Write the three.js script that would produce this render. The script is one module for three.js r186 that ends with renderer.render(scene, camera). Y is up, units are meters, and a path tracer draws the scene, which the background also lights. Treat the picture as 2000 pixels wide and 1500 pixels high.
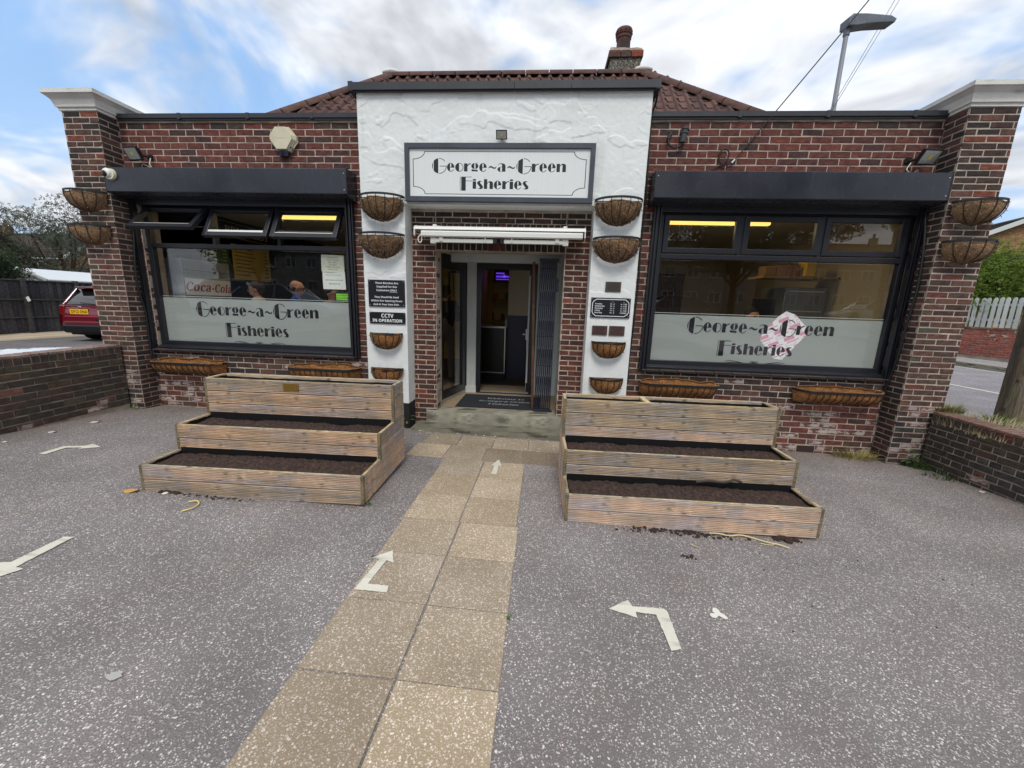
import * as THREE from 'three';
import { mergeGeometries, mergeVertices } from 'three/addons/utils/BufferGeometryUtils.js';
import { RoundedBoxGeometry } from 'three/addons/geometries/RoundedBoxGeometry.js';
import { MarchingCubes } from 'three/addons/objects/MarchingCubes.js';
import { RectAreaLightUniformsLib } from 'three/addons/lights/RectAreaLightUniformsLib.js';
RectAreaLightUniformsLib.init();

// ---------------------------------------------------------------- camera, sky, sun, exposure
const scene = new THREE.Scene();
const camera = new THREE.PerspectiveCamera(89.62, 4 / 3, 0.05, 600);
camera.position.set(0, 1.651, 5.073);
camera.rotation.set(-0.2003, 0.0716, 0.0313, 'YXZ');

const EXPOSURE = 1.16, SUN = 1.5, SKY_GAIN = 1.0;
const SUN_DIR = new THREE.Vector3(0.06, 0.95, 0.74).normalize();

function mulberry(a) { return () => { a |= 0; a = a + 0x6D2B79F5 | 0; let t = Math.imul(a ^ a >>> 15, 1 | a); t = t + Math.imul(t ^ t >>> 7, 61 | t) ^ t; return ((t ^ t >>> 14) >>> 0) / 4294967296; }; }
let rnd = mulberry(7);
const rr = (a, b) => a + (b - a) * rnd();
const clamp = (x, a = 0, b = 1) => x < a ? a : x > b ? b : x;
const mix = (a, b, t) => a + (b - a) * t;
const sstep = (a, b, x) => { const t = clamp((x - a) / (b - a)); return t * t * (3 - 2 * t); };
const hash2 = (x, y, s) => { let h = Math.imul(x, 374761393) + Math.imul(y, 668265263) + Math.imul(s, 1274126177) | 0; h = Math.imul(h ^ h >>> 13, 1274126177); return ((h ^ h >>> 16) >>> 0) / 4294967296; };
// value noise, optionally tiling with period p
function vnoise(x, y, s, p = 0) {
  let xi = Math.floor(x), yi = Math.floor(y); const fx = x - xi, fy = y - yi;
  let x1 = xi + 1, y1 = yi + 1;
  if (p) { xi = ((xi % p) + p) % p; yi = ((yi % p) + p) % p; x1 = ((x1 % p) + p) % p; y1 = ((y1 % p) + p) % p; }
  const u = fx * fx * fx * (fx * (fx * 6 - 15) + 10), v = fy * fy * fy * (fy * (fy * 6 - 15) + 10);
  const a = hash2(xi, yi, s), b = hash2(x1, yi, s), c = hash2(xi, y1, s), d = hash2(x1, y1, s);
  return a + (b - a) * u + (c - a) * v + (a - b - c + d) * u * v;
}
function fbm(x, y, o, s, p = 0) { let t = 0, a = 0.5, n = 0; for (let i = 0; i < o; i++) { t += a * vnoise(x, y, s + i * 17, p); n += a; x *= 2; y *= 2; if (p) p *= 2; a *= 0.5; } return t / n; }
const srgb = (r, g, b) => new THREE.Color().setRGB(r / 255, g / 255, b / 255, THREE.SRGBColorSpace);
const lin = (r, g, b) => new THREE.Color().setRGB(r, g, b);

// a computed sky: broken sunlit cloud over pale blue, the same all round
{
  const W = 3072, H = 1536, d = new Float32Array(W * H * 4);
  // gaps in the cloud deck: [x, y, z direction, width, strength]
  const gaps = [[-0.77, 0.29, -0.57, 0.26, 0.50], [-0.52, 0.30, -0.80, 0.24, 0.95], [-0.33, 0.36, -0.87, 0.16, 0.8], [-0.86, 0.17, -0.48, 0.14, 0.75], [0.70, 0.24, -0.66, 0.15, 0.85], [0.62, 0.17, -0.77, 0.1, 0.5],
    [0.03, 0.47, -0.88, 0.09, 0.5], [0.34, 0.44, -0.83, 0.08, 0.45], [0.45, 0.36, -0.81, 0.1, 0.4], [-0.1, 0.42, -0.9, 0.1, 0.4], [0.6, 0.5, 0.62, 0.3, 0.8], [-0.5, 0.4, 0.76, 0.3, 0.8], [0.9, 0.3, 0.2, 0.2, 0.7], [-0.95, 0.35, 0.1, 0.25, 0.7], [0.2, 0.3, 0.93, 0.2, 0.7]];
  for (const g of gaps) { const l = Math.hypot(g[0], g[1], g[2]); g[0] /= l; g[1] /= l; g[2] /= l; }
  for (let j = 0; j < H; j++) {
    const el = ((j + 0.5) / H - 0.5) * Math.PI, sy = Math.sin(el), cy = Math.cos(el);
    for (let i = 0; i < W; i++) {
      const o = (j * W + i) * 4, az = ((i + 0.5) / W - 0.5) * 2 * Math.PI, x = Math.cos(az) * cy, z = Math.sin(az) * cy, y = sy;
      let r, g, b;
      if (y < -0.02) { r = 0.30; g = 0.29; b = 0.27; }
      else {
        const yy = Math.max(y, 0);
        const k = 1 / (yy + 0.16), px = x * k, pz = z * k;
        const wx = fbm(px * 0.9 + 11, pz * 0.9 + 5, 3, 301) - 0.5, wz = fbm(px * 0.9 - 7, pz * 0.9 + 19, 3, 331) - 0.5;
        const qx = px + wx * 0.7, qz = pz + wz * 0.7;
        // streaked along one wind direction
        const sx = qx * 0.80 + qz * 0.6, sz = (-qx * 0.6 + qz * 0.80) * 1.45;
        let c = fbm(sx * 1.7, sz * 1.7, 6, 401);
        const fine = fbm(sx * 6.5 + 3, sz * 6.5, 5, 431);
        let cover = c * 0.62 + fine * 0.38;
        let hole = 0; for (const q of gaps) { const dd = 1 - (x * q[0] + y * q[1] + z * q[2]); hole += q[4] * Math.exp(-dd * 2 / (q[3] * q[3])); }
        let a = sstep(0.26, 0.60, cover + 0.105 - hole * 0.17);
        a = 0.10 + 0.90 * a; a = mix(a, 0.6, sstep(0.12, 0.0, yy) * 0.75);
        const shade = sstep(0.36, 0.68, fbm(sx * 1.5 + 31, sz * 1.5 + 9, 5, 461)), wisp = fbm(sx * 9 + 9, sz * 9, 5, 481);
        const lit = 0.86 - 0.26 * shade + (wisp - 0.5) * 0.34 + 0.26 * (fine - 0.5);
        const cr = lit * 0.965, cg = lit * 1.0, cb = lit * 1.065;
        const hz = Math.exp(-yy * 4.2);
        const br = mix(0.20, 0.56, hz), bg = mix(0.42, 0.76, hz), bb = mix(0.80, 0.96, hz);
        r = mix(br, cr, a); g = mix(bg, cg, a); b = mix(bb, cb, a);
        const sd = clamp(x * SUN_DIR.x + y * SUN_DIR.y + z * SUN_DIR.z), glow = Math.pow(sd, 6) * 0.25 * a; r += glow; g += glow; b += glow * 0.96;
      }
      d[o] = r * SKY_GAIN; d[o + 1] = g * SKY_GAIN; d[o + 2] = b * SKY_GAIN; d[o + 3] = 1;
    }
  }
  const sky = new THREE.DataTexture(d, W, H, THREE.RGBAFormat, THREE.FloatType);
  sky.mapping = THREE.EquirectangularReflectionMapping; sky.magFilter = THREE.LinearFilter; sky.minFilter = THREE.LinearFilter; sky.needsUpdate = true;
  scene.background = sky; scene.environment = sky; scene.environmentIntensity = 1;
}
const sun = new THREE.DirectionalLight(lin(1, 0.965, 0.90), SUN);
sun.position.copy(SUN_DIR).multiplyScalar(40); sun.castShadow = true; sun.shadow.radius = 34; sun.shadow.mapSize.set(2048, 2048);
Object.assign(sun.shadow.camera, { left: -14, right: 14, top: 14, bottom: -14, near: 1, far: 90 });
scene.add(sun, sun.target);

const renderer = new THREE.WebGLRenderer({ antialias: true });
renderer.toneMapping = THREE.LinearToneMapping; renderer.toneMappingExposure = EXPOSURE;
renderer.shadowMap.enabled = true; renderer.shadowMap.type = THREE.PCFSoftShadowMap;

// ---------------------------------------------------------------- naming and grouping
const used = new Map();
function numbered(n) { const k = used.get(n) || 0; used.set(n, k + 1); return k ? n + '_' + String(k).padStart(3, '0') : n; }
function mesh(name, geo, mat, parent) { const m = new THREE.Mesh(geo, mat); m.name = name; m.castShadow = m.receiveShadow = true; parent.add(m); return m; }
function thing(name, label, category, pos = [0, 0, 0], turn = 0, group) {
  const o = new THREE.Group(); o.name = numbered(name); o.position.set(...pos); o.rotation.y = turn; o.userData = { label, category }; if (group) o.userData.group = group; scene.add(o); return o;
}
function solo(name, geo, mat, label, category, group) { const m = mesh(numbered(name), geo, mat, scene); m.userData = { label, category }; if (group) m.userData.group = group; return m; }
function struct(name, geo, mat) { const m = mesh(name, geo, mat, scene); m.userData.kind = 'structure'; return m; }
function copyOf(root, pos, turn, label, group) { const r = root.clone(); r.name = numbered(root.name.replace(/_\d{3}$/, '')); r.userData = { ...root.userData, label }; if (group) r.userData.group = group; r.position.set(...pos); r.rotation.y = turn; scene.add(r); return r; }

// ---------------------------------------------------------------- geometry helpers
const ni = g => { const n = g.index ? g.toNonIndexed() : g; for (const k of Object.keys(n.attributes)) if (!['position', 'normal', 'uv', 'color'].includes(k)) n.deleteAttribute(k); return n; };
// uv in metres from the flat normal
function uvm(g, s = 1, ou = 0, ov = 0) {
  g = ni(g); if (!g.attributes.normal) g.computeVertexNormals(); const p = g.attributes.position, n = g.attributes.normal, uv = new Float32Array(p.count * 2);
  const a = new THREE.Vector3(), b = new THREE.Vector3(), c = new THREE.Vector3();
  for (let t = 0; t < p.count; t += 3) {
    a.fromBufferAttribute(p, t); b.fromBufferAttribute(p, t + 1).sub(a); c.fromBufferAttribute(p, t + 2).sub(a); b.cross(c);
    const ax = Math.abs(b.x), ay = Math.abs(b.y), az = Math.abs(b.z);
    for (let k = 0; k < 3; k++) {
      const i = t + k, x = p.getX(i), y = p.getY(i), z = p.getZ(i); let u, v;
      if (az >= ax && az >= ay) { u = x; v = y; } else if (ax >= ay) { u = z; v = y; } else { u = x; v = z; }
      uv[i * 2] = u * s + ou; uv[i * 2 + 1] = v * s + ov;
    }
  }
  g.setAttribute('uv', new THREE.BufferAttribute(uv, 2)); return g;
}
const merge = gs => mergeGeometries(gs.map(ni), false);
const box = (w, h, d, x = 0, y = 0, z = 0, ry = 0, rx = 0, rz = 0) => { const g = new THREE.BoxGeometry(w, h, d); if (rz) g.rotateZ(rz); if (rx) g.rotateX(rx); if (ry) g.rotateY(ry); g.translate(x, y, z); return ni(g); };
const rbox = (w, h, d, r, x = 0, y = 0, z = 0, ry = 0, rx = 0, rz = 0) => { const g = new RoundedBoxGeometry(w, h, d, 2, Math.min(r, w / 2.05, h / 2.05, d / 2.05)); if (rz) g.rotateZ(rz); if (rx) g.rotateX(rx); if (ry) g.rotateY(ry); g.translate(x, y, z); return ni(g); };
const span = (x0, x1, y0, y1, z0, z1, r = 0) => r ? rbox(x1 - x0, y1 - y0, z1 - z0, r, (x0 + x1) / 2, (y0 + y1) / 2, (z0 + z1) / 2) : box(x1 - x0, y1 - y0, z1 - z0, (x0 + x1) / 2, (y0 + y1) / 2, (z0 + z1) / 2);
const V = (x, y, z) => new THREE.Vector3(x, y, z);
function tube(pts, r, seg = 24, rad = 6, closed = false) { return ni(new THREE.TubeGeometry(new THREE.CatmullRomCurve3(pts.map(p => p.isVector3 ? p : V(...p)), closed, 'centripetal'), seg, r, rad, closed)); }
function rod(a, b, r, rad = 8, r2 = r) { a = V(...a); b = V(...b); const d = b.clone().sub(a), g = new THREE.CylinderGeometry(r2, r, d.length(), rad, 1); g.applyQuaternion(new THREE.Quaternion().setFromUnitVectors(V(0, 1, 0), d.clone().normalize())); g.translate((a.x + b.x) / 2, (a.y + b.y) / 2, (a.z + b.z) / 2); return ni(g); }
function prism(pts, depth, bevel = 0) { // pts in x,y ; extruded along +z
  const s = new THREE.Shape(pts.map(p => new THREE.Vector2(p[0], p[1])));
  return ni(new THREE.ExtrudeGeometry(s, { depth, bevelEnabled: bevel > 0, bevelSize: bevel, bevelThickness: bevel, bevelSegments: 2, steps: 1, curveSegments: 8 }));
}
const prismX = (pts, x0, x1) => { const g = prism(pts.map(([z, y]) => [-z, y]), x1 - x0); g.rotateY(Math.PI / 2); g.translate(x0, 0, 0); return ni(g); }; // pts are (z, y), extruded along x
function paint(g, c) { const n = g.attributes.position.count, a = new Float32Array(n * 3); for (let i = 0; i < n; i++) { a[i * 3] = c.r; a[i * 3 + 1] = c.g; a[i * 3 + 2] = c.b; } g.setAttribute('color', new THREE.BufferAttribute(a, 3)); return g; }
// a curved grid: f(u, v) -> [x, y, z]
function sheet(nu, nv, f, uvs = [1, 1]) {
  const pos = [], uv = [], idx = [];
  for (let j = 0; j <= nv; j++) for (let i = 0; i <= nu; i++) { pos.push(...f(i / nu, j / nv)); uv.push(i / nu * uvs[0], j / nv * uvs[1]); }
  for (let j = 0; j < nv; j++) for (let i = 0; i < nu; i++) { const a = j * (nu + 1) + i, b = a + 1, c = a + nu + 1, d = c + 1; idx.push(a, b, d, a, d, c); }
  const g = new THREE.BufferGeometry(); g.setAttribute('position', new THREE.Float32BufferAttribute(pos, 3)); g.setAttribute('uv', new THREE.Float32BufferAttribute(uv, 2)); g.setIndex(idx); g.computeVertexNormals(); return g;
}
// the sloping ground of the forecourt
const gy = (x, z) => 0.08 - 0.0198 * (clamp(x, -9, 7) + 5.625) + 0.046 * (clamp(z, -4, 34) - 0.25);

// ---------------------------------------------------------------- textures
const TAU = Math.PI * 2;
function tex(w, h, f, { color = true, repeat = [1, 1] } = {}) { // f(x, y) -> [r, g, b] 0..1 (sRGB for colour maps)
  const d = new Uint8Array(w * h * 4);
  for (let y = 0; y < h; y++) for (let x = 0; x < w; x++) { const c = f(x, y), o = (y * w + x) * 4; d[o] = clamp(c[0]) * 255; d[o + 1] = clamp(c[1]) * 255; d[o + 2] = clamp(c[2]) * 255; d[o + 3] = 255; }
  const t = new THREE.DataTexture(d, w, h); t.wrapS = t.wrapT = THREE.RepeatWrapping; t.magFilter = THREE.LinearFilter; t.minFilter = THREE.LinearMipmapLinearFilter; t.generateMipmaps = true;
  if (color) t.colorSpace = THREE.SRGBColorSpace; t.repeat.set(...repeat); t.needsUpdate = true; return t;
}
function canvasTex(w, h, draw, color = true) { const c = document.createElement('canvas'); c.width = w; c.height = h; draw(c.getContext('2d'), w, h); const t = new THREE.CanvasTexture(c); if (color) t.colorSpace = THREE.SRGBColorSpace; t.anisotropy = 4; return t; }
const gray = g => [g, g, g];

// aggregate: scattered light chips in a darker binder, periodic; returns [tone 0..1 per pixel, chip mask]
function aggregate(N, count, rmin, rmax, seed) {
  const r = mulberry(seed), tone = new Float32Array(N * N), hgt = new Float32Array(N * N);
  for (let k = 0; k < count; k++) {
    const cx = r() * N, cy = r() * N, ra = rmin + (rmax - rmin) * r() * r(), t = r(), el = 0.55 + r() * 0.45, an = r() * TAU, ca = Math.cos(an), sa = Math.sin(an), R = Math.ceil(ra + 1);
    for (let y = -R; y <= R; y++) for (let x = -R; x <= R; x++) {
      const u = (x * ca + y * sa) / ra, v = (-x * sa + y * ca) / (ra * el), q = u * u + v * v; if (q > 1) continue;
      const i = (((Math.round(cy) + y) % N + N) % N) * N + ((Math.round(cx) + x) % N + N) % N; tone[i] = 0.05 + t * 0.95; hgt[i] = 1 - q * 0.5;
    }
  }
  return { tone, hgt };
}
const T = {};
{ // worn tarmac with pale chippings; 2.4 m across 1536 px
  const N = 1536, A = aggregate(N, 120000, 1.2, 3.5, 91), col = new Float32Array(N * N);
  T.asphalt = tex(N, N, (x, y) => {
    const i = y * N + x, t = A.tone[i], n = hash2(x, y, 5), m = fbm(x / N * 6, y / N * 6, 4, 21, 6), k = 0.9 + 0.2 * m;
    let v = t ? (t > 0.66 ? 0.60 + (t - 0.66) * 0.80 : 0.43 + t * 0.20) : 0.40 + n * 0.08; v *= k;
    const w = t ? (t * 7.13 % 1) * 0.05 - 0.015 : 0.01; return [v + w * 0.8 + 0.012, v, v - w * 0.5 + 0.002];
  });
  T.asphaltB = tex(N, N, (x, y) => { const i = y * N + x; return gray(0.25 + 0.6 * A.hgt[i] * (A.tone[i] ? 1 : 0) + 0.1 * hash2(x, y, 9)); }, { color: false });
  for (const t of [T.asphalt, T.asphaltB]) t.repeat.set(1 / 2.4, 1 / 2.4);
}
{ // buff paving with exposed aggregate; 1.6 m across 1024 px
  const N = 1024, A = aggregate(N, 60000, 1.2, 3.6, 191);
  T.slab = tex(N, N, (x, y) => {
    const i = y * N + x, t = A.tone[i], n = hash2(x, y, 15), m = fbm(x / N * 5, y / N * 5, 5, 121, 5);
    let v = t ? (t > 0.62 ? 0.71 + (t - 0.62) * 0.50 : 0.57 + t * 0.17) : 0.54 + n * 0.08; v *= 0.88 + 0.24 * m;
    const w = 0.080 - (t > 0.62 ? 0.025 : 0); return [v + w * 0.75, v * 0.985, v - w * 1.25];
  });
  T.slabB = tex(N, N, (x, y) => { const i = y * N + x; return gray(0.35 + 0.5 * A.hgt[i] * (A.tone[i] ? 1 : 0) + 0.12 * hash2(x, y, 19)); }, { color: false });
  for (const t of [T.slab, T.slabB]) t.repeat.set(1 / 1.6, 1 / 1.6);
}
// brick skin, near-white so that the tint comes from the material; 0.5 m across
T.brick = tex(512, 512, (x, y) => {
  const m = fbm(x / 512 * 10, y / 512 * 20, 5, 31, 0 || 10), f = fbm(x / 512 * 40, y / 512 * 130, 3, 51, 10 * 4), p = hash2(x, y, 3);
  const pit = sstep(0.70, 0.82, fbm(x / 512 * 64, y / 512 * 64, 2, 71, 64)); const v = 0.60 + 0.42 * m + 0.22 * (f - 0.5) + 0.07 * (p - 0.5) - 0.22 * pit; return [v, v * 0.985, v * 0.975];
});
T.brickB = tex(512, 512, (x, y) => gray(0.5 + 0.7 * (fbm(x / 512 * 40, y / 512 * 130, 4, 51, 40) - 0.5) + 0.5 * (fbm(x / 512 * 64, y / 512 * 64, 2, 71, 64) - 0.5)), { color: false });
// white salts and lime blooming over brick
T.bloom = tex(512, 512, (x, y) => {
  const m = fbm(x / 512 * 10, y / 512 * 20, 5, 31, 10), e = sstep(0.44, 0.66, fbm(x / 512 * 6, y / 512 * 12, 5, 911, 6)), v = 0.42 + 0.4 * m;
  return [mix(v * 0.72, 0.80 + 0.1 * m, e * 0.8), mix(v * 0.50, 0.77 + 0.1 * m, e * 0.8), mix(v * 0.45, 0.75 + 0.1 * m, e * 0.8)];
});
for (const t of [T.brick, T.brickB, T.bloom]) t.repeat.set(2, 2);
T.mortar = tex(512, 512, (x, y) => { const m = fbm(x / 512 * 8, y / 512 * 8, 5, 211, 8), p = hash2(x, y, 13); const v = 0.60 + 0.30 * m + 0.10 * (p - 0.5); return [v * 1.03, v * 0.955, v * 0.88]; });
T.mortarB = tex(512, 512, (x, y) => gray(0.6 * fbm(x / 512 * 64, y / 512 * 64, 3, 231, 64) + 0.4 * hash2(x, y, 23)), { color: false });
for (const t of [T.mortar, T.mortarB]) t.repeat.set(1.25, 1.25);
// weathered softwood: long grain, knots, silvering; u along the board, 1.9 m by 0.12 m
T.wood = tex(2048, 256, (x, y) => {
  const u = x / 2048, v = y / 256; let dv = 0;
  let kn = 0;
  for (let k = 0; k < 9; k++) { const kx = hash2(k, 1, 77), ky = hash2(k, 2, 77), dx = (u - kx) * 34, dy = (v - ky) * 4.2, q = dx * dx + dy * dy; dv += Math.exp(-q * 1.4) * (v > ky ? 0.35 : -0.35); kn = Math.max(kn, Math.exp(-q * 9)); }
  const vv = v + dv * 0.35 + 0.12 * (fbm(u * 6, v * 1.5, 3, 601) - 0.5);
  const g = fbm(u * 14, vv * 26, 4, 611), fine = fbm(u * 60, v * 150, 3, 621), st = fbm(u * 5, v * 3, 4, 631), gre = sstep(0.52, 0.74, fbm(u * 7 + 4, v * 2.4, 4, 641));
  const crack = sstep(0.80, 0.86, fbm(u * 10, vv * 60, 3, 651));
  let b = 0.56 + 0.30 * (g - 0.5) + 0.20 * (fine - 0.5) + 0.22 * (st - 0.5); b *= 1 - 0.45 * kn - 0.3 * crack;
  const sil = sstep(0.4, 0.65, fbm(u * 4 + 8, v * 2, 4, 661));
  b = b * 1.12 + 0.06 * (fbm(u * 3, v * 40, 3, 671) - 0.5); let c = [b * mix(1.10, 1.02, sil), b * mix(0.985, 0.985, sil), b * mix(0.80, 0.92, sil)];
  c = [mix(c[0], c[0] * 0.86, gre * 0.7), mix(c[1], c[1] * 0.90, gre * 0.7), mix(c[2], c[2] * 0.84, gre * 0.7)]; return c;
});
T.woodB = tex(1024, 256, (x, y) => { const u = x / 1024, v = y / 256; return gray(0.5 * fbm(u * 14, v * 26, 4, 611) + 0.5 * fbm(u * 60, v * 150, 3, 621)); }, { color: false });
T.soil = tex(512, 512, (x, y) => { const m = fbm(x / 512 * 24, y / 512 * 24, 4, 701, 24), f = hash2(x, y, 33), s = f > 0.985 ? 0.22 : 0; const v = 0.08 + 0.22 * m + 0.12 * (f - 0.5) + s; return [v * 1.18, v * 0.86, v * 0.72]; });
T.coir = tex(512, 512, (x, y) => {
  const u = x / 512, v = y / 512; const a = fbm(u * 90 + 3 * fbm(u * 5, v * 5, 2, 811, 5), v * 22, 3, 801), b = fbm(u * 20, v * 95 + 3 * fbm(u * 6, v * 4, 2, 821), 3, 831), m = fbm(u * 5, v * 5, 4, 841, 5);
  const t = 0.28 + 0.55 * Math.max(a, b) * (0.6 + 0.8 * m) - 0.10; return [t * 1.06, t * 0.82, t * 0.58];
});
T.coirB = tex(512, 512, (x, y) => { const u = x / 512, v = y / 512; return gray(Math.max(fbm(u * 90 + 3 * fbm(u * 5, v * 5, 2, 811, 5), v * 22, 3, 801), fbm(u * 20, v * 95, 3, 831))); }, { color: false });
// painted render: trowel lumps
T.renderB = tex(1024, 1024, (x, y) => { const u = x / 1024, v = y / 1024; return gray(0.55 * fbm(u * 28, v * 28, 5, 851, 28) + 0.3 * fbm(u * 9, v * 9, 3, 871, 9) + 0.15 * hash2(x, y, 41)); }, { color: false });
T.renderC = tex(512, 512, (x, y) => { const u = x / 512, v = y / 512, m = fbm(u * 6, v * 4, 5, 881, 6), s = sstep(0.62, 0.8, fbm(u * 22, v * 3, 4, 891)); const g = 0.93 + 0.05 * (m - 0.5) - 0.035 * s; return [g * 0.985, g, g * 0.992]; });
T.concrete = tex(512, 512, (x, y) => { const u = x / 512, v = y / 512, m = fbm(u * 6, v * 6, 5, 1001, 6), p = hash2(x, y, 51), st = sstep(0.5, 0.72, fbm(u * 4, v * 9, 4, 1011, 4)); const g = 0.58 + 0.28 * (m - 0.5) + 0.12 * (p - 0.5); return [mix(g, g * 0.62, st), mix(g * 0.97, g * 0.60, st), mix(g * 0.86, g * 0.52, st)]; });
T.metal = tex(512, 256, (x, y) => { const u = x / 512, v = y / 256, m = fbm(u * 5, v * 5, 5, 1101, 5), s = sstep(0.72, 0.78, fbm(u * 90, v * 12, 2, 1111)), p = hash2(x >> 1, y >> 1, 61) > 0.997 ? 0.3 : 0; const g = 0.84 + 0.22 * (m - 0.5) + s * 0.10 + p; return gray(g); });
T.rough = tex(512, 512, (x, y) => { const u = x / 512, v = y / 512; return gray(0.62 + 0.55 * (fbm(u * 7, v * 7, 5, 1151, 7) - 0.5)); }, { color: false });
T.tile = tex(512, 512, (x, y) => { const u = x / 512, v = y / 512, m = fbm(u * 7, v * 7, 5, 1201, 7), li = sstep(0.6, 0.75, fbm(u * 18, v * 18, 4, 1211, 18)), p = hash2(x, y, 71); const g = 0.66 + 0.4 * (m - 0.5) + 0.14 * (p - 0.5); return [mix(g, 0.72, li * 0.35), mix(g * 0.97, 0.70, li * 0.35), mix(g * 0.95, 0.62, li * 0.35)]; });
T.stone = tex(512, 512, (x, y) => { const u = x / 512, v = y / 512, m = fbm(u * 6, v * 6, 5, 1301, 6), p = hash2(x, y, 81), d = sstep(0.55, 0.8, fbm(u * 3, v * 14, 4, 1311, 3)); const g = 0.86 + 0.12 * (m - 0.5) + 0.08 * (p - 0.5) - 0.12 * d; return [g, g * 0.995, g * 0.975]; });
T.dash = tex(512, 512, (x, y) => { const c = hash2(x >> 3, y >> 3, 91), d = hash2((x + 3) >> 3, (y + 4) >> 3, 93), p = hash2(x, y, 95); const v = 0.18 + 0.5 * c * d + 0.16 * p; return [v * 1.03, v, v * 0.93]; });

// ---------------------------------------------------------------- materials
const std = (o) => new THREE.MeshStandardMaterial({ roughness: 0.85, metalness: 0, ...o });
const phys = (o) => new THREE.MeshPhysicalMaterial({ roughness: 0.5, metalness: 0, ...o });
const M = {
  asphalt: std({ map: T.asphalt, bumpMap: T.asphaltB, bumpScale: 0.004, roughness: 0.9, vertexColors: true }),
  mortar: std({ map: T.mortar, bumpMap: T.mortarB, bumpScale: 0.004, color: lin(0.80, 0.79, 0.77) }),
  mortarOld: std({ map: T.mortar, bumpMap: T.mortarB, bumpScale: 0.005, color: lin(0.78, 0.77, 0.72) }),
  render: std({ map: T.renderC, bumpMap: T.renderB, bumpScale: 0.006, color: lin(0.96, 0.96, 0.955), roughness: 0.7 }),
  renderBlack: std({ bumpMap: T.renderB, bumpScale: 0.006, color: lin(0.012, 0.013, 0.015), roughness: 0.55 }),
  blackMetal: phys({ map: T.metal, color: srgb(52, 55, 64), roughness: 0.42, clearcoat: 0.15, clearcoatRoughness: 0.5, roughnessMap: T.rough }),
  blackFrame: phys({ map: T.metal, color: srgb(34, 36, 44), roughness: 0.38, clearcoat: 0.2, clearcoatRoughness: 0.35 }),
  blackIron: std({ color: srgb(30, 30, 32), roughness: 0.5 }),
  cable: std({ color: srgb(26, 26, 27), roughness: 0.55 }),
  coping: phys({ map: T.metal, color: srgb(58, 60, 66), roughness: 0.5 }),
  glass: phys({ color: lin(1, 1, 1), roughness: 0, transmission: 1, thickness: 0, ior: 1.52 }),
  whitePlastic: phys({ color: srgb(232, 232, 226), roughness: 0.4, clearcoat: 0.2 }),
  whitePaint: std({ color: srgb(226, 227, 225), roughness: 0.5, map: T.renderC }),
  cream: phys({ color: srgb(222, 218, 192), roughness: 0.42 }),
  coir: std({ map: T.coir, bumpMap: T.coirB, bumpScale: 0.012, roughness: 1, color: lin(0.92, 0.92, 0.94) }),
  coirPale: std({ map: T.coir, bumpMap: T.coirB, bumpScale: 0.012, roughness: 1, color: lin(1.15, 1.22, 1.32) }),
  coirNew: std({ map: T.coir, bumpMap: T.coirB, bumpScale: 0.012, roughness: 1, color: lin(1.30, 1.02, 0.70) }),
  soil: std({ map: T.soil, roughness: 1 }),
  concrete: std({ map: T.concrete, bumpMap: T.mortarB, bumpScale: 0.003, roughness: 0.9 }),
  stone: std({ map: T.stone, bumpMap: T.mortarB, bumpScale: 0.003, roughness: 0.8, color: lin(1.0, 1.0, 0.985) }),
  paintLine: std({ map: T.stone, bumpMap: T.asphaltB, bumpScale: 0.0008, color: srgb(250, 246, 232), roughness: 0.85 }),
  darkPlastic: phys({ color: srgb(22, 24, 27), roughness: 0.35 }),
  liner: phys({ color: srgb(20, 20, 22), roughness: 0.45 }),
};
const brickTint = (r, g, b) => std({ map: T.brick, bumpMap: T.brickB, bumpScale: 0.006, color: srgb(r, g, b), roughness: 0.92 });

// ---------------------------------------------------------------- ground, roads, paths
const groundNormal = V(0.0198, 1, -0.046).normalize();
function groundGrid(xs, zs, hf, tone, uvOff = 0) {
  const pos = [], uv = [], col = [], idx = [], nx = xs.length;
  for (const z of zs) for (const x of xs) { pos.push(x, hf(x, z), z); uv.push(x + uvOff, z); const t = tone(x, z); col.push(t[0], t[1], t[2]); }
  for (let j = 0; j < zs.length - 1; j++) for (let i = 0; i < nx - 1; i++) { const a = j * nx + i, b = a + 1, c = a + nx, d = c + 1; idx.push(a, c, b, b, c, d); }
  const g = new THREE.BufferGeometry(); g.setAttribute('position', new THREE.Float32BufferAttribute(pos, 3)); g.setAttribute('uv', new THREE.Float32BufferAttribute(uv, 2)); g.setAttribute('color', new THREE.Float32BufferAttribute(col, 3)); g.setIndex(idx); g.computeVertexNormals(); return g;
}
const range = (a, b, s) => { const n = Math.max(1, Math.round((b - a) / s)), o = []; for (let i = 0; i <= n; i++) o.push(a + (b - a) * i / n); return o; };
// far base sheet, to the horizon
struct('ground', groundGrid([-400, -120, -60, -30, -9, 7, 30, 60, 120, 400], [-400, -120, -60, -30, -4, 34, 60, 120, 400], (x, z) => gy(x, z) - 0.16 , () => [0.55, 0.58, 0.42]), std({ map: T.asphalt, vertexColors: true, roughness: 1 }));
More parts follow.
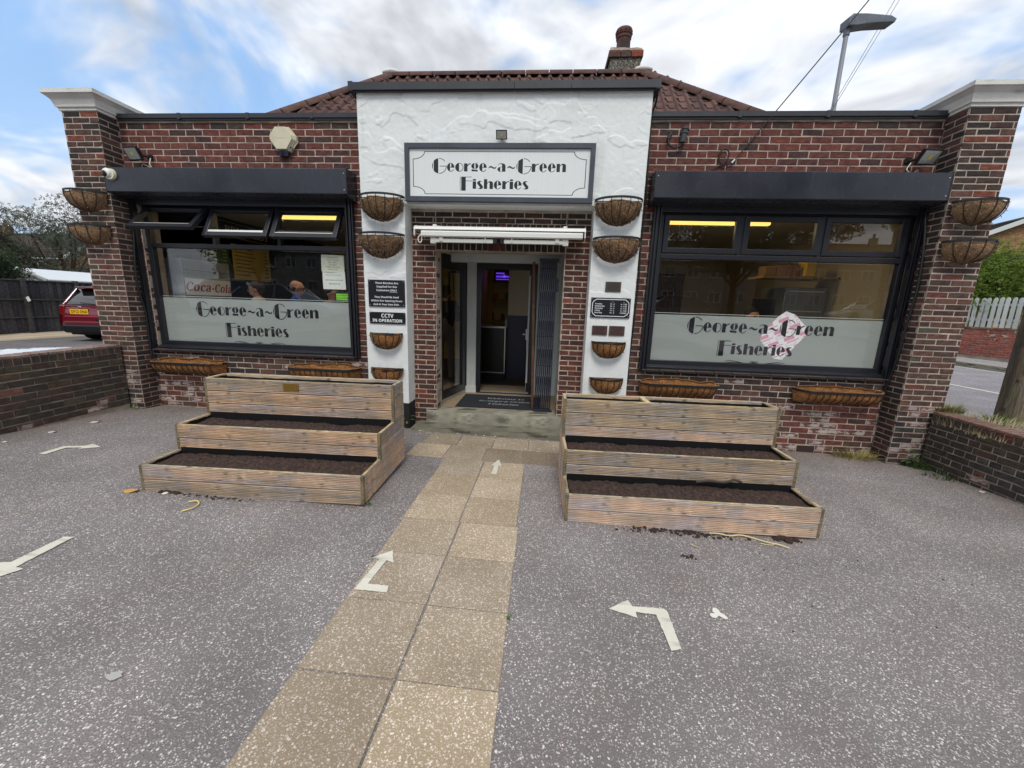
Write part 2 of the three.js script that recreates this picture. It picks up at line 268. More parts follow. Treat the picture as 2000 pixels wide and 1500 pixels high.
// worn, patchy forecourt
function wear(x, z) {
  const a = fbm(x * 0.9 + 20, z * 0.9 + 20, 4, 1501), b = fbm(x * 3.4 + 50, z * 3.4 + 9, 4, 1521), c = sstep(0.55, 0.75, fbm(x * 0.5 + 7, z * 1.3 + 3, 4, 1541));
  let v = 1.0 + 0.34 * (a - 0.5) + 0.22 * (b - 0.5) + 0.06 * c;
  // scuffed dirt against the walls and the planters
  const wall = Math.max(sstep(0.8, 0, z) * 0.22, sstep(-4.9, -5.75, x) * 0.16, sstep(4.0, 4.8, x) * 0.16);
  const w = wall + 0.08 * sstep(0.5, 0.7, b);
  return [v * 1.16 * (1 - w * 0.75), v * 1.16 * (0.975 - w * 0.95), v * 1.16 * (0.945 - w * 1.2)];
}
struct('forecourt', groundGrid(range(-5.9, 5.0, 0.1), [...range(-0.3, 5.2, 0.1), 6, 7, 9, 12, 16, 20, 26, 34], (x, z) => gy(x, z) + 0.004 * (fbm(x * 1.7, z * 1.7, 3, 1551) - 0.5), wear), M.asphalt);
// the shared drive on the left and the street on the right lie at their own levels
struct('drive', groundGrid(range(-40, -5.95, 1.2), range(-24, 34, 1.2), (x, z) => 0.1 + 0.046 * clamp(z, 0, 34), (x, z) => { const v = 0.62 + 0.3 * (fbm(x * 0.6, z * 0.6, 4, 1561) - 0.5); return [v, v, v * 1.02]; }), M.asphalt);
struct('street', groundGrid(range(5.02, 12.0, 0.5), range(-46, 34, 0.8), (x, z) => 0.40 + 0.03 * clamp(z, -2, 34), (x, z) => { const v = 1.18 + 0.25 * (fbm(x * 0.6, z * 0.6, 4, 1571) - 0.5); return [v * 0.99, v, v * 1.06]; }), M.asphalt);
struct('street_behind', groundGrid(range(-60, 60, 4), range(9, 15, 1), (x, z) => Math.max(gy(x, z), 0.1 + 0.046 * z, 0.40 + 0.03 * z) + 0.02, () => [0.8, 0.8, 0.82]), M.asphalt);
{ // kerb and pavement along the far side of the street
  const kerb = new THREE.Group(); kerb.name = 'pavement'; kerb.userData.kind = 'structure'; scene.add(kerb);
  const pv = groundGrid(range(12.15, 13.6, 0.36), range(-46, 20, 0.9), (x, z) => 0.52 + 0.03 * clamp(z, -2, 34), (x, z) => { const v = 1.35 + 0.4 * (fbm(x, z, 3, 1581) - 0.5); return [v, v * 0.99, v * 0.96]; });
  mesh('pavement_surface', pv, M.asphalt, kerb);
  const kg = new THREE.BoxGeometry(0.13, 0.3, 0.9), kmats = [0, 1, 2].map(i => std({ map: T.concrete, color: lin(0.85 + 0.1 * i, 0.85 + 0.1 * i, 0.82 + 0.1 * i) }));
  for (let i = 0; i < 26; i++) { const m = mesh('kerb_stone', kg, kmats[i % 3], kerb); m.position.set(12.07, 0.375 - 0.06, -18 + i * 0.912); }
  // faded centre dashes and edge line painted on the street
  ['short faded dash in the street, farthest behind the right pier', 'short faded dash in the street beside the telegraph pole', 'short faded dash in the street, nearest the viewer'].forEach((lb, i) => solo('road_dash', ni(sheet(1, 4, (u, v) => [8.35 + u * 0.1, 0.406 + 0.03 * clamp(-6.6 + i * 3 + (1 - v) * 1.6, -2, 34), -6.6 + i * 3 + (1 - v) * 1.6])), M.paintLine, lb, 'road marking'));
  solo('edge_line', ni(sheet(1, 20, (u, v) => [11.72 + u * 0.08, 0.406 + 0.03 * clamp(10 - v * 40, -2, 34), 10 - v * 40])), M.paintLine, 'pale worn line painted beside the far kerb of the street', 'road marking');
}
{ // sandy strip at the foot of the dark fence
  const st = struct('verge', sheet(40, 3, (u, v) => [-16.3 - v * 1.0 - u * 0.6, 0.12 + 0.10 * v + 0.05 * (fbm(u * 30, v * 3, 3, 1591) - 0.5), 4 - u * 18]), std({ map: T.mortar, color: lin(0.85, 0.80, 0.68), roughness: 1 }));
  const kerb = struct('drive_edging', sheet(40, 1, (u, v) => [-16.02 - u * 0.6 - v * 0.28, 0.105 + v * 0.02, 4 - u * 18]), std({ map: T.concrete, color: lin(1.2, 1.1, 0.95) })); void st; void kerb;
}
{ // path of square slabs, laid on the slope
  const P = new THREE.Group(); P.name = 'path'; P.userData.kind = 'structure'; P.position.set(0, gy(0, 0), 0); P.quaternion.setFromUnitVectors(V(0, 1, 0), groundNormal); scene.add(P);
  const S = 0.4255, gap = 0.009, geos = [];
  rnd = mulberry(41);
  for (let k = 0; k < 6; k++) { const g = uvm(rbox(S - gap, 0.05, S - gap, 0.004), 1, k * 0.37 + 0.1, k * 0.61); geos.push(g); }
  const tones = [[1, 1, 1], [0.93, 0.93, 0.92], [1.06, 1.05, 1.01], [0.88, 0.885, 0.89], [1.02, 1.0, 0.94], [0.97, 0.98, 1.0]].map(c => std({ map: T.slab, bumpMap: T.slabB, bumpScale: 0.003, roughness: 0.88, color: lin(c[0] * 1.0, c[1] * 1.0, c[2] * 1.0) }));
  const dirty = [0.74, 0.66, 0.80].map(k => std({ map: T.slab, bumpMap: T.slabB, bumpScale: 0.003, roughness: 0.9, color: lin(k, k * 0.98, k * 0.94) }));
  const put = (cx, cz, w = 1, h = 1, mt) => { const m = mesh('slab', geos[Math.floor(rnd() * 6)], mt || tones[Math.floor(rnd() * 6)], P); m.position.set(cx + rr(-0.0015, 0.0015), -0.025 + 0.008 + rr(-0.002, 0.002), cz); m.rotation.set(rr(-0.004, 0.004), Math.floor(rnd() * 2) * Math.PI + rr(-0.003, 0.003), rr(-0.004, 0.004)); m.scale.set(w, 1, h); };
  for (let r = 0; r < 12; r++) for (let c = 0; c < 2; c++) put(-0.966 + S * (c + 0.5) + (r > 2 ? 0.012 : 0), 1.262 + S * (r + 0.5));
  // the wider landing in front of the step
  const cols = [[-1.40, 0.44], [-0.975, 1], [-0.545, 1], [-0.118, 1], [0.31, 1]];
  for (let r = 0; r < 2; r++) { let x = -1.40 + (r ? 0 : 0.05); for (let c = 0; c < 5; c++) { const w = c === 0 ? 0.95 : c === 4 ? 0.9 : 1; put(x + S * w / 2, 0.40 + S * (r + 0.5), w, 1, rnd() < 0.75 ? dirty[Math.floor(rnd() * 3)] : undefined); x += S * w; } } void cols;
  const bed = uvm(box(2.12, 0.03, 0.87, -0.33, -0.018, 0.83)), bed2 = uvm(box(0.87, 0.03, 5.2, -0.535, -0.0185, 3.87));
  mesh('joint_sand', merge([bed, bed2]), std({ map: T.mortar, color: lin(0.22, 0.20, 0.17) }), P);
}
// painted marks: an outline given in forecourt metres, laid on the ground
function groundMark(name, pts, lift, label, category, mat = M.paintLine, group) {
  const s = new THREE.Shape(); const q = []; rnd = mulberry(Math.round(pts[0][0] * 1000) + 99999);
  for (let i = 0; i < pts.length; i++) { const a = pts[i], b = pts[(i + 1) % pts.length], L = Math.hypot(b[0] - a[0], b[1] - a[1]), n = Math.max(1, Math.round(L / 0.02)); for (let k = 0; k < n; k++) { const t = k / n; q.push(new THREE.Vector2(a[0] + (b[0] - a[0]) * t + (k ? rr(-0.0022, 0.0022) : 0), a[1] + (b[1] - a[1]) * t + (k ? rr(-0.0022, 0.0022) : 0))); } }
  s.setFromPoints(q); const g = new THREE.ShapeGeometry(s); const p = g.attributes.position, uv = new Float32Array(p.count * 2);
  for (let i = 0; i < p.count; i++) { const x = p.getX(i), z = p.getY(i); p.setXYZ(i, x, gy(x, z) + lift, z); uv[2 * i] = x * 1.4; uv[2 * i + 1] = z * 1.4; }
  g.setAttribute('uv', new THREE.BufferAttribute(uv, 2)); const ix = g.index.array; for (let i = 0; i < ix.length; i += 3) { const t = ix[i]; ix[i] = ix[i + 1]; ix[i + 1] = t; } g.computeVertexNormals();
  return solo(name, g, mat, label, category, group);
}
const arrowCat = 'painted arrow';
groundMark('painted_arrow', [[-0.392, 1.195], [-0.456, 1.402 - 0.02], [-0.418, 1.39], [-0.425, 1.612], [-0.372, 1.612], [-0.378, 1.385], [-0.345, 1.375]], 0.0125, 'small white straight arrow on the slabs nearest the doorstep', arrowCat);
groundMark('painted_arrow', [[-0.868, 2.962], [-0.962, 3.058], [-0.912, 3.062], [-0.935, 3.335], [-0.757, 3.335], [-0.766, 3.283], [-0.883, 3.283], [-0.868, 3.066], [-0.818, 3.085]], 0.0125, 'white bent arrow on the left edge of the slab path', arrowCat);
groundMark('painted_arrow', [[-4.675, 1.985], [-4.71, 1.765], [-4.545, 1.715], [-4.54, 1.648], [-4.37, 1.712], [-4.50, 1.808], [-4.51, 1.765], [-4.635, 1.802], [-4.605, 1.985]], 0.006, 'white bent arrow on the tarmac beside the left boundary wall', arrowCat);
groundMark('painted_arrow', [[-2.83, 3.125], [-2.89, 3.135], [-2.868, 3.39], [-2.915, 3.40], [-2.80, 3.56], [-2.735, 3.43], [-2.79, 3.425]], 0.006, 'straight white arrow at the left edge of the tarmac, tip cut off', arrowCat);
groundMark('painted_arrow', [[0.418, 3.277], [0.535, 3.195], [0.548, 3.242], [0.715, 3.236], [0.728, 3.262], [0.716, 3.492], [0.664, 3.512], [0.660, 3.287], [0.557, 3.282], [0.556, 3.325]], 0.006, 'white bent arrow on the tarmac right of the slab path', arrowCat);
{ // bits on the ground
  const blob = []; rnd = mulberry(12); for (let i = 0; i < 18; i++) { const a = i / 18 * TAU, r = 0.036 + 0.016 * Math.sin(a * 3) + rr(-0.008, 0.008); blob.push([0.993 + r * Math.cos(a), 3.236 + r * 0.9 * Math.sin(a)]); }
  groundMark('paint_splash', blob, 0.006, 'small white splash on the tarmac right of the bent arrow', 'paint splash', std({ color: srgb(226, 222, 210) }));
  const blob2 = []; for (let i = 0; i < 14; i++) { const a = i / 14 * TAU, r = 0.022 + rr(-0.006, 0.006); blob2.push([-1.615 + r * 1.2 * Math.cos(a), 3.93 + r * 0.9 * Math.sin(a)]); }
  groundMark('paint_splash', blob2, 0.006, 'faint pale spot on the tarmac left of the slab path', 'paint splash', std({ color: srgb(176, 174, 168) }));
  const strawM = std({ color: srgb(232, 206, 130), roughness: 0.8 }), strawP = std({ color: srgb(214, 196, 150), roughness: 0.85 });
  const lay = (pts, r) => tube(pts.map(([x, z, h = 0.008]) => V(x, gy(x, z) + h, z)), r, 30, 5);
  solo('straw_strip', lay([[-2.58, 2.60], [-2.52, 2.59, 0.014], [-2.475, 2.63, 0.01], [-2.468, 2.70, 0.012], [-2.50, 2.735]], 0.005), strawM, 'curled yellow strip on the tarmac below the left planter', 'straw');
  solo('straw_strip', lay([[1.30, 2.385], [1.36, 2.395, 0.016], [1.44, 2.40], [1.52, 2.385, 0.014], [1.60, 2.40], [1.68, 2.445], [1.74, 2.47, 0.012], [1.80, 2.50]], 0.006), strawP, 'long pale straw lying along the front of the right planter', 'straw');
  solo('straw_strip', lay([[1.62, 2.47], [1.69, 2.485, 0.012], [1.73, 2.45]], 0.003), strawP, 'short curled straw end in front of the right planter', 'straw');
  solo('straw_strip', lay([[1.10, 2.56], [1.14, 2.60]], 0.003), strawP, 'tiny straw on the tarmac in front of the right planter', 'straw');
  const leaf = (x, z, s, ry, mat, label) => { const g = sheet(6, 4, (u, v) => { const a = (u - 0.5) * 2, w = Math.sqrt(Math.max(0, 1 - a * a)) * 0.45; return [a * s, 0.004 + s * 0.25 * (0.5 + 0.5 * Math.sin(u * 5 + v * 3)), (v - 0.5) * 2 * w * s]; }); g.rotateY(ry); g.translate(x, gy(x, z), z); solo('litter_scrap', ni(g), mat, label, 'litter'); };
  leaf(-3.13, 2.52, 0.055, 0.3, std({ color: srgb(196, 150, 78), side: THREE.DoubleSide }), 'brown dead leaf on the tarmac left of the left planter');
  leaf(-2.86, 2.50, 0.03, 0.8, std({ color: srgb(225, 222, 214) }), 'white paper scrap at the front foot of the left planter');
  leaf(-5.33, 0.98, 0.05, 1.2, std({ color: srgb(216, 205, 180) }), 'pale paper scrap against the left boundary wall near the shop');
  leaf(-5.30, 1.42, 0.04, 0.5, std({ color: srgb(190, 190, 186) }), 'grey paper scrap at the foot of the left boundary wall');
  leaf(-5.33, 1.78, 0.022, 0.5, std({ color: srgb(235, 235, 230) }), 'tiny white scrap at the foot of the left boundary wall');
  leaf(4.60, 1.02, 0.035, 0.2, std({ color: srgb(222, 214, 190) }), 'cream scrap on the tarmac by the right boundary wall');
  // spilled compost: small crumbs
  rnd = mulberry(77); const crumb = [], ico = new THREE.IcosahedronGeometry(1, 0);
  const scatter = (cx, cz, sx, sz, n, s0, s1) => { for (let i = 0; i < n; i++) { const x = cx + (rnd() + rnd() - 1) * sx, z = cz + Math.abs(rnd() + rnd() - 1) * sz, s = s0 + (s1 - s0) * rnd() ** 3, g = ico.clone(); g.scale(s, s * 0.6, s); g.rotateY(rnd() * 6); g.translate(x, gy(x, z) + s * 0.3, z); crumb.push(ni(g)); } };
  scatter(1.10, 2.37, 0.5, 0.09, 240, 0.003, 0.016); scatter(1.85, 2.36, 0.12, 0.05, 90, 0.004, 0.03); scatter(-2.6, 2.48, 0.6, 0.06, 130, 0.003, 0.012); scatter(-2.85, 2.47, 0.1, 0.03, 60, 0.004, 0.022); scatter(1.02, 2.7, 0.06, 0.05, 24, 0.004, 0.014); scatter(1.9, 2.5, 0.9, 0.9, 60, 0.002, 0.007); scatter(-0.3, 2.3, 0.3, 1.4, 40, 0.002, 0.006); scatter(-0.7, 0.42, 0.6, 0.06, 50, 0.002, 0.006);
  const sp = solo('spilled_compost', merge(crumb), std({ color: srgb(58, 44, 36), roughness: 1 }), 'dark crumbs of compost spilled on the tarmac round the planters', 'compost'); sp.userData.kind = 'stuff';
  const chips = []; for (let i = 0; i < 70; i++) { const x = rr(-1.6, 0.5), z = 0.35 + rnd() ** 2 * 0.5, s = rr(0.003, 0.013), g = box(s * 2, 0.003, s, x, gy(x, z) + 0.012, z, rnd() * 6); chips.push(g); }
  const cs = solo('litter_crumbs', merge(chips), std({ color: srgb(214, 206, 190) }), 'pale crumbs scattered in front of the doorstep', 'litter'); cs.userData.kind = 'stuff';
}

// ---------------------------------------------------------------- brickwork
// brick variants: bevelled, slightly irregular, front face at z = 0
const brickGeos = new Map();
function brickGeo(L, H, k) {
  const key = L.toFixed(3) + '_' + H.toFixed(3) + '_' + k; if (brickGeos.has(key)) return brickGeos.get(key);
  const r = mulberry(Math.round(L * 1000) * 31 + Math.round(H * 1000) * 7 + k * 101), j = a => (r() - 0.5) * a, b = 0.0035, l = L / 2, h = H / 2;
  const c = [[-l, -h], [l, -h], [l, h], [-l, h]].map(([x, y]) => [x + j(0.006), y + j(0.005)]), f = c.map(([x, y]) => [x - Math.sign(x) * b, y - Math.sign(y) * b, j(0.003)]), e = c.map(([x, y]) => [x, y, -b * 1.1]), w = c.map(([x, y]) => [x, y, -0.03]);
  const pos = [], q = (A, B, C, D) => pos.push(...A, ...B, ...C, ...A, ...C, ...D); q(f[0], f[1], f[2], f[3]);
  for (let i = 0; i < 4; i++) { const n = (i + 1) % 4; q(e[i], e[n], f[n], f[i]); q(w[i], w[n], e[n], e[i]); }
  const g = new THREE.BufferGeometry(); g.setAttribute('position', new THREE.Float32BufferAttribute(pos, 3)); g.computeVertexNormals(); const o = uvm(g, 1, k * 0.173 + L, k * 0.291); brickGeos.set(key, o); return o;
}
const PAL = {
  facing: [[130, 76, 68], [136, 80, 70], [124, 74, 66], [116, 72, 66], [142, 82, 70], [106, 68, 64], [92, 64, 64], [132, 76, 66], [126, 78, 70], [120, 70, 62]].map(c => brickTint(...c)),
  stained: [[96, 74, 66], [84, 68, 62], [74, 64, 60], [104, 72, 62], [70, 62, 60]].map(c => brickTint(...c)),
  pier: [[114, 84, 74], [106, 78, 70], [98, 74, 68], [120, 86, 76], [92, 70, 66], [110, 86, 78], [124, 88, 76], [102, 78, 72]].map(c => brickTint(...c)),
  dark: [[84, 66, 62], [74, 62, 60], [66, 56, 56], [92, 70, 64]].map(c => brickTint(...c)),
  orange: [[166, 92, 70], [150, 84, 66]].map(c => brickTint(...c)),
  door: [[118, 72, 62], [108, 68, 60], [98, 64, 58], [126, 74, 62], [90, 62, 58], [112, 74, 66]].map(c => brickTint(...c)),
  low: [[96, 86, 76], [88, 80, 72], [104, 88, 76], [82, 76, 70], [98, 80, 72], [90, 78, 74]].map(c => brickTint(...c)),
  lowOlive: [[104, 96, 80], [96, 90, 76], [88, 84, 74], [112, 96, 78]].map(c => brickTint(...c)),
  grey: [[90, 88, 84], [80, 80, 78], [100, 98, 92], [74, 74, 72]].map(c => brickTint(...c)),
  pink: [brickTint(156, 108, 100)],
  bloom: [0, 1, 2].map(i => std({ map: T.bloom, bumpMap: T.brickB, bumpScale: 0.006, color: lin(0.62 + 0.14 * i, 0.62 + 0.14 * i, 0.62 + 0.14 * i), roughness: 0.95 })),
};
const pick = a => a[Math.floor(rnd() * a.length)];
// One brick face plane: origin + turn about y. rows run up from y0; holes are [x0, x1, y0, y1] in the plane's own x, y.
function lay(list, { o = [0, 0, 0], turn = 0, x0, x1, y0, y1, top, ch = 0.0757, pitch = 0.225, phase = 0, holes = [], bond = 'stretcher', tone, joint = 0.0118, floor }) {
  const Mx = new THREE.Matrix4().makeRotationY(turn).setPosition(...o), n = Math.floor((top - y0) / ch + 1e-6), dn = new THREE.Object3D();
  let row = 0; for (let y = top - ch; y > y0 - ch * 0.6; y -= ch, row++) {
    let ph = phase + (row % 2 ? pitch / 2 : 0), pl = pitch; if (bond === 'english' && row % 2) { pl = pitch / 2; ph = phase + pitch / 4; }
    const cuts = holes.filter(h => y + ch * 0.5 > h[2] && y + ch * 0.5 < h[3]);
    let segs = [[x0, x1]]; for (const h of cuts) { const nx = []; for (const s of segs) { if (h[1] <= s[0] || h[0] >= s[1]) nx.push(s); else { if (h[0] > s[0]) nx.push([s[0], h[0]]); if (h[1] < s[1]) nx.push([h[1], s[1]]); } } segs = nx; }
    for (const s of segs) {
      for (let k = Math.floor((s[0] - ph) / pl) - 1; ph + k * pl < s[1]; k++) {
        let a = Math.max(s[0], ph + k * pl), b = Math.min(s[1], ph + (k + 1) * pl); if (b - a < 0.028) continue;
        if (floor) { const cx = (a + b) / 2; if (y + ch < floor(cx) + 0.01) continue; }
        const q = bond === 'flemish' ? null : 0; void q; const L = Math.round((b - a - joint) * 200) / 200;
        dn.position.set((a + b) / 2, y + ch / 2, rr(-0.0025, 0.0015)); dn.rotation.set(rr(-0.012, 0.012), rr(-0.008, 0.008), rr(-0.006, 0.006) + (rnd() < 0.5 ? Math.PI : 0)); dn.scale.set(1, 1, 1); dn.updateMatrix();
        const m = Mx.clone().multiply(dn.matrix); list.push({ m, L, H: Math.round((ch - joint) * 1000) / 1000, mat: tone((a + b) / 2, y + ch / 2, row), k: Math.floor(rnd() * 5) });
      }
    }
  } void n;
}
// the bricks that show largest become meshes of their own, the rest one joined part
function placeBricks(list, parent, single, stuffName = 'brickwork', allParent = parent) {
  const cam = camera.position, p = new THREE.Vector3(), zx = new THREE.Vector3();
  for (const b of list) { p.setFromMatrixPosition(b.m); zx.setFromMatrixColumn(b.m, 2); const d = cam.clone().sub(p), f = d.dot(zx) / d.length(); b.size = b.L * b.H * Math.max(0.02, f) / d.lengthSq() * (b.hid ? 0.05 : 1); }
  list.sort((a, b) => b.size - a.size); const rest = [];
  list.forEach((b, i) => { const g = brickGeo(b.L, b.H, b.k); if (i < single) { const m = mesh('brick', g, b.mat, b.parent || parent); b.m.decompose(m.position, m.quaternion, m.scale); } else { const c = g.clone(); c.applyMatrix4(b.m); rest.push([c, b.mat]); } });
  if (!rest.length) return;
  const by = new Map(); for (const [g, m] of rest) { if (!by.has(m)) by.set(m, []); by.get(m).push(g); }
  const mats = [...by.keys()], gs = mats.map(m => merge(by.get(m))), g = mergeGeometries(gs, true), w = mesh(stuffName, g, mats, allParent); w.userData.kind = 'stuff'; return w;
}
// mortar core with openings: shape in x, y extruded backwards from z = front
function core(pts, holes, front, depth) {
  const s = new THREE.Shape(pts.map(p => new THREE.Vector2(...p))); for (const h of holes) s.holes.push(new THREE.Path([[h[0], h[2]], [h[1], h[2]], [h[1], h[3]], [h[0], h[3]]].map(p => new THREE.Vector2(...p))));
  const g = new THREE.ExtrudeGeometry(s, { depth, bevelEnabled: false }); g.translate(0, 0, front - depth); return uvm(ni(g));
}

// ---------------------------------------------------------------- the shop
const shop = thing('shop_building', 'single storey red brick takeaway shop with white rendered porch surround', 'building');
const CH = 0.0757, WX0 = -5.62, WX1 = 4.41, WTOP = 3.776;   // upper and lower facade courses
const winL = [-5.40, -2.53, 0.90, 2.88], winR = [1.35, 4.27, 0.90, 2.88], doorHole = [-1.39, 0.245, 0.0, 2.31];
{
  rnd = mulberry(1001);
  const wall = mesh('wall', core([[WX0, -0.4], [WX1, -0.4], [WX1, 3.81], [WX0, 3.81]], [winL, winR, [doorHole[0], doorHole[1], -0.2, doorHole[3]]], -0.0045, 0.26), M.mortar, shop);
  mesh('wall', merge([uvm(span(-5.96, -5.62, -0.4, 3.8, -9, -0.02)), uvm(span(4.42, 4.80, -0.4, 3.8, -9, -0.02)), uvm(span(-5.62, 4.42, -0.3, 3.7, -9, -8.8))]), brickTint(110, 76, 66), shop);
  const L = [];
  const facing = (x, y) => {
    if (y > 3.72) return rnd() < 0.55 ? pick(PAL.stained) : pick(PAL.facing);
    if (y < 0.62) { const p = 0.10 + 0.42 * sstep(0.66, 0.2, y) * (0.4 + 1.2 * fbm(x * 1.6 + 40, y * 3, 3, 1701)); return rnd() < p ? pick(PAL.bloom) : rnd() < 0.3 ? pick(PAL.pier) : pick(PAL.facing); }
    if (y < 0.9) return rnd() < 0.62 ? pick(PAL.dark) : rnd() < 0.2 ? pick(PAL.bloom) : pick(PAL.pier);
    if (y < 3.0) return rnd() < 0.6 ? pick(PAL.pier) : pick(PAL.facing);
    return pick(PAL.facing);
  };
  const portalHole = [-2.235, 1.09, -1, 4.2], floorF = x => gy(x, 0.02) - 0.01;
  const bx = [-5.42, -2.45, 2.88, 3.14], bx2 = [1.24, 4.29, 2.88, 3.14];  // behind the shutter boxes nothing shows
  lay(L, { x0: WX0, x1: WX1, y0: -0.25, top: WTOP, ch: CH, phase: -5.609, holes: [winL, winR, portalHole, bx, bx2, [3.395, 3.615, -0.13, -0.02]], tone: facing, floor: floorF });
  // brick reveals of the openings
  const rev = (x, y) => rnd() < 0.7 ? pick(PAL.pier) : pick(PAL.facing);
  lay(L, { o: [winL[0], 0, 0], turn: Math.PI / 2, x0: 0.004, x1: 0.106, y0: 0.9, top: 2.88, ch: CH, pitch: 0.11, phase: 0, tone: rev });
  lay(L, { o: [winR[1], 0, 0], turn: -Math.PI / 2, x0: -0.106, x1: -0.004, y0: 0.9, top: 2.88, ch: CH, pitch: 0.11, phase: -0.11, tone: rev });
  // brick inside the porch surround: piers, soldier arch, key bricks
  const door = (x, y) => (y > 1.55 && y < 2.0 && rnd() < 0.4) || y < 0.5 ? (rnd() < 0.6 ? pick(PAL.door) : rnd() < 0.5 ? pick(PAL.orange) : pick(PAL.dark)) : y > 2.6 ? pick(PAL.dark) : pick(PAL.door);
  const DCH = 0.0671;
  lay(L, { x0: -1.70, x1: -1.39, y0: -0.05, top: 2.775, ch: DCH, phase: -1.535, pitch: 0.225, tone: door, floor: x => gy(x, 0.05) });
  lay(L, { x0: 0.245, x1: 0.55, y0: -0.05, top: 2.775, ch: DCH, phase: 0.03, pitch: 0.225, tone: door, floor: x => gy(x, 0.05) });
  lay(L, { x0: -1.39, x1: 0.245, y0: 2.64, top: 2.775, ch: DCH, phase: -1.40, tone: door });
  lay(L, { o: [-1.39, 0, 0], turn: Math.PI / 2, x0: 0.004, x1: 0.19, y0: 0.2, top: 2.31, ch: DCH, pitch: 0.2, phase: 0, tone: door });
  lay(L, { o: [0.245, 0, 0], turn: -Math.PI / 2, x0: -0.19, x1: -0.004, y0: 0.2, top: 2.31, ch: DCH, pitch: 0.2, phase: -0.2, tone: door });
  for (let i = 0, x = -1.355; x < 0.235; x += 0.0745, i++) for (let r = 0; r < 2; r++) {
    const key = x > -0.70 && x < -0.48; const m = new THREE.Matrix4().makeRotationZ(Math.PI / 2).setPosition(x, 2.394 + r * 0.165 , key ? 0.028 : rr(-0.002, 0.002)); L.push({ m, L: 0.155, H: 0.064, mat: key ? pick(PAL.door) : pick(PAL.dark), k: Math.floor(rnd() * 5) });
  }
  // corner piers
  const PCH = 0.0662, pierTone = side => (x, y) => {
    if (y < 0.62) return rnd() < 0.22 ? pick(PAL.bloom) : rnd() < 0.5 ? pick(PAL.grey) : pick(PAL.dark);
    if (y > 2.9) return rnd() < 0.10 ? pick(PAL.orange) : rnd() < 0.6 ? pick(PAL.dark) : pick(PAL.pier);
    return rnd() < 0.1 ? pick(PAL.lowOlive) : rnd() < 0.08 ? pick(PAL.facing) : pick(PAL.pier);
  };
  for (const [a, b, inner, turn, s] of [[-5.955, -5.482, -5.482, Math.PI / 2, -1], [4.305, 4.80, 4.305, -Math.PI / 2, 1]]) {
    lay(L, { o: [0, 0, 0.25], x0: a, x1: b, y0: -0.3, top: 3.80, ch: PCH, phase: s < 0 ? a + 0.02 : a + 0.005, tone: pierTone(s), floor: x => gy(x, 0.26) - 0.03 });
    lay(L, s < 0 ? { o: [inner, 0, 0], turn, x0: -0.246, x1: 0.0, y0: -0.3, top: 3.80, ch: PCH, phase: -0.246, pitch: 0.225, tone: (x, y) => rnd() < 0.6 ? pick(PAL.dark) : pick(PAL.pier), floor: () => gy(inner, 0.1) - 0.03 }  // inner faces of both piers: their shade is put into a darker brick mix
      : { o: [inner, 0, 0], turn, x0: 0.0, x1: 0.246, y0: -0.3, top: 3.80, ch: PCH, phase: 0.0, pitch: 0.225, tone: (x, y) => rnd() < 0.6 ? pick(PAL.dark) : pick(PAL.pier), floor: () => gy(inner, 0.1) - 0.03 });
    const pier = mesh('pier', uvm(s < 0 ? span(a + 0.005, b - 0.005, -0.4, 3.80, -0.3, 0.2455) : span(a + 0.005, b - 0.005, -0.4, 3.80, -0.3, 0.2455)), M.mortar, shop);
    for (const q of L) { const e = q.m.elements; if (!q.parent && ((s < 0 && e[12] < -5.481 && e[14] > 0.01) || (s > 0 && e[12] > 4.304 && e[14] > 0.01))) q.parent = pier; }
    // plinth footing of mortar at the ground
  }
  // side faces turned the wrong way round would hide: inner faces look at the middle of the shop
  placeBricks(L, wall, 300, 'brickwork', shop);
  // airbrick
  const ab = merge([span(3.397, 3.613, -0.125, -0.025, -0.02, 0.001), ...range(0, 8, 1).flatMap(i => [0, 1].map(r => span(3.410 + i * 0.0235, 3.424 + i * 0.0235, -0.068 + r * -0.042, -0.04 + r * -0.042, -0.01, 0.0035)))]);
  mesh('air_brick', ab, std({ color: srgb(58, 42, 40) }), wall);
  // moulded stone caps of the piers
  for (const [a, b] of [[-5.955, -5.482], [4.305, 4.80]]) {
    const prof = [[0.0, 3.802], [0.012, 3.802], [0.012, 3.832], [0.03, 3.835], [0.034, 3.86], [0.052, 3.91], [0.088, 3.945], [0.104, 3.955], [0.104, 3.998], [0.0, 4.01]];
    const ring = (off, y) => [[a - off, y, 0.25 + off], [b + off, y, 0.25 + off], [b + off, y, -1.5], [a - off, y, -1.5]], pos = [];
    const q = (A, B, C, D) => pos.push(...A, ...B, ...C, ...A, ...C, ...D);
    for (let i = 0; i < prof.length - 1; i++) { const A = ring(...prof[i]), B = ring(...prof[i + 1]); for (let k = 0; k < 4; k++) { const n = (k + 1) % 4; q(A[k], A[n], B[n], B[k]); } }
    const tp = ring(0, 4.01); q(tp[0], tp[1], tp[2], tp[3]); const bt = ring(0, 3.802); q(bt[3], bt[2], bt[1], bt[0]);
    const g = new THREE.BufferGeometry(); g.setAttribute('position', new THREE.Float32BufferAttribute(pos, 3)); g.computeVertexNormals(); mesh('stone_cap', uvm(g), M.stone, shop);
  }
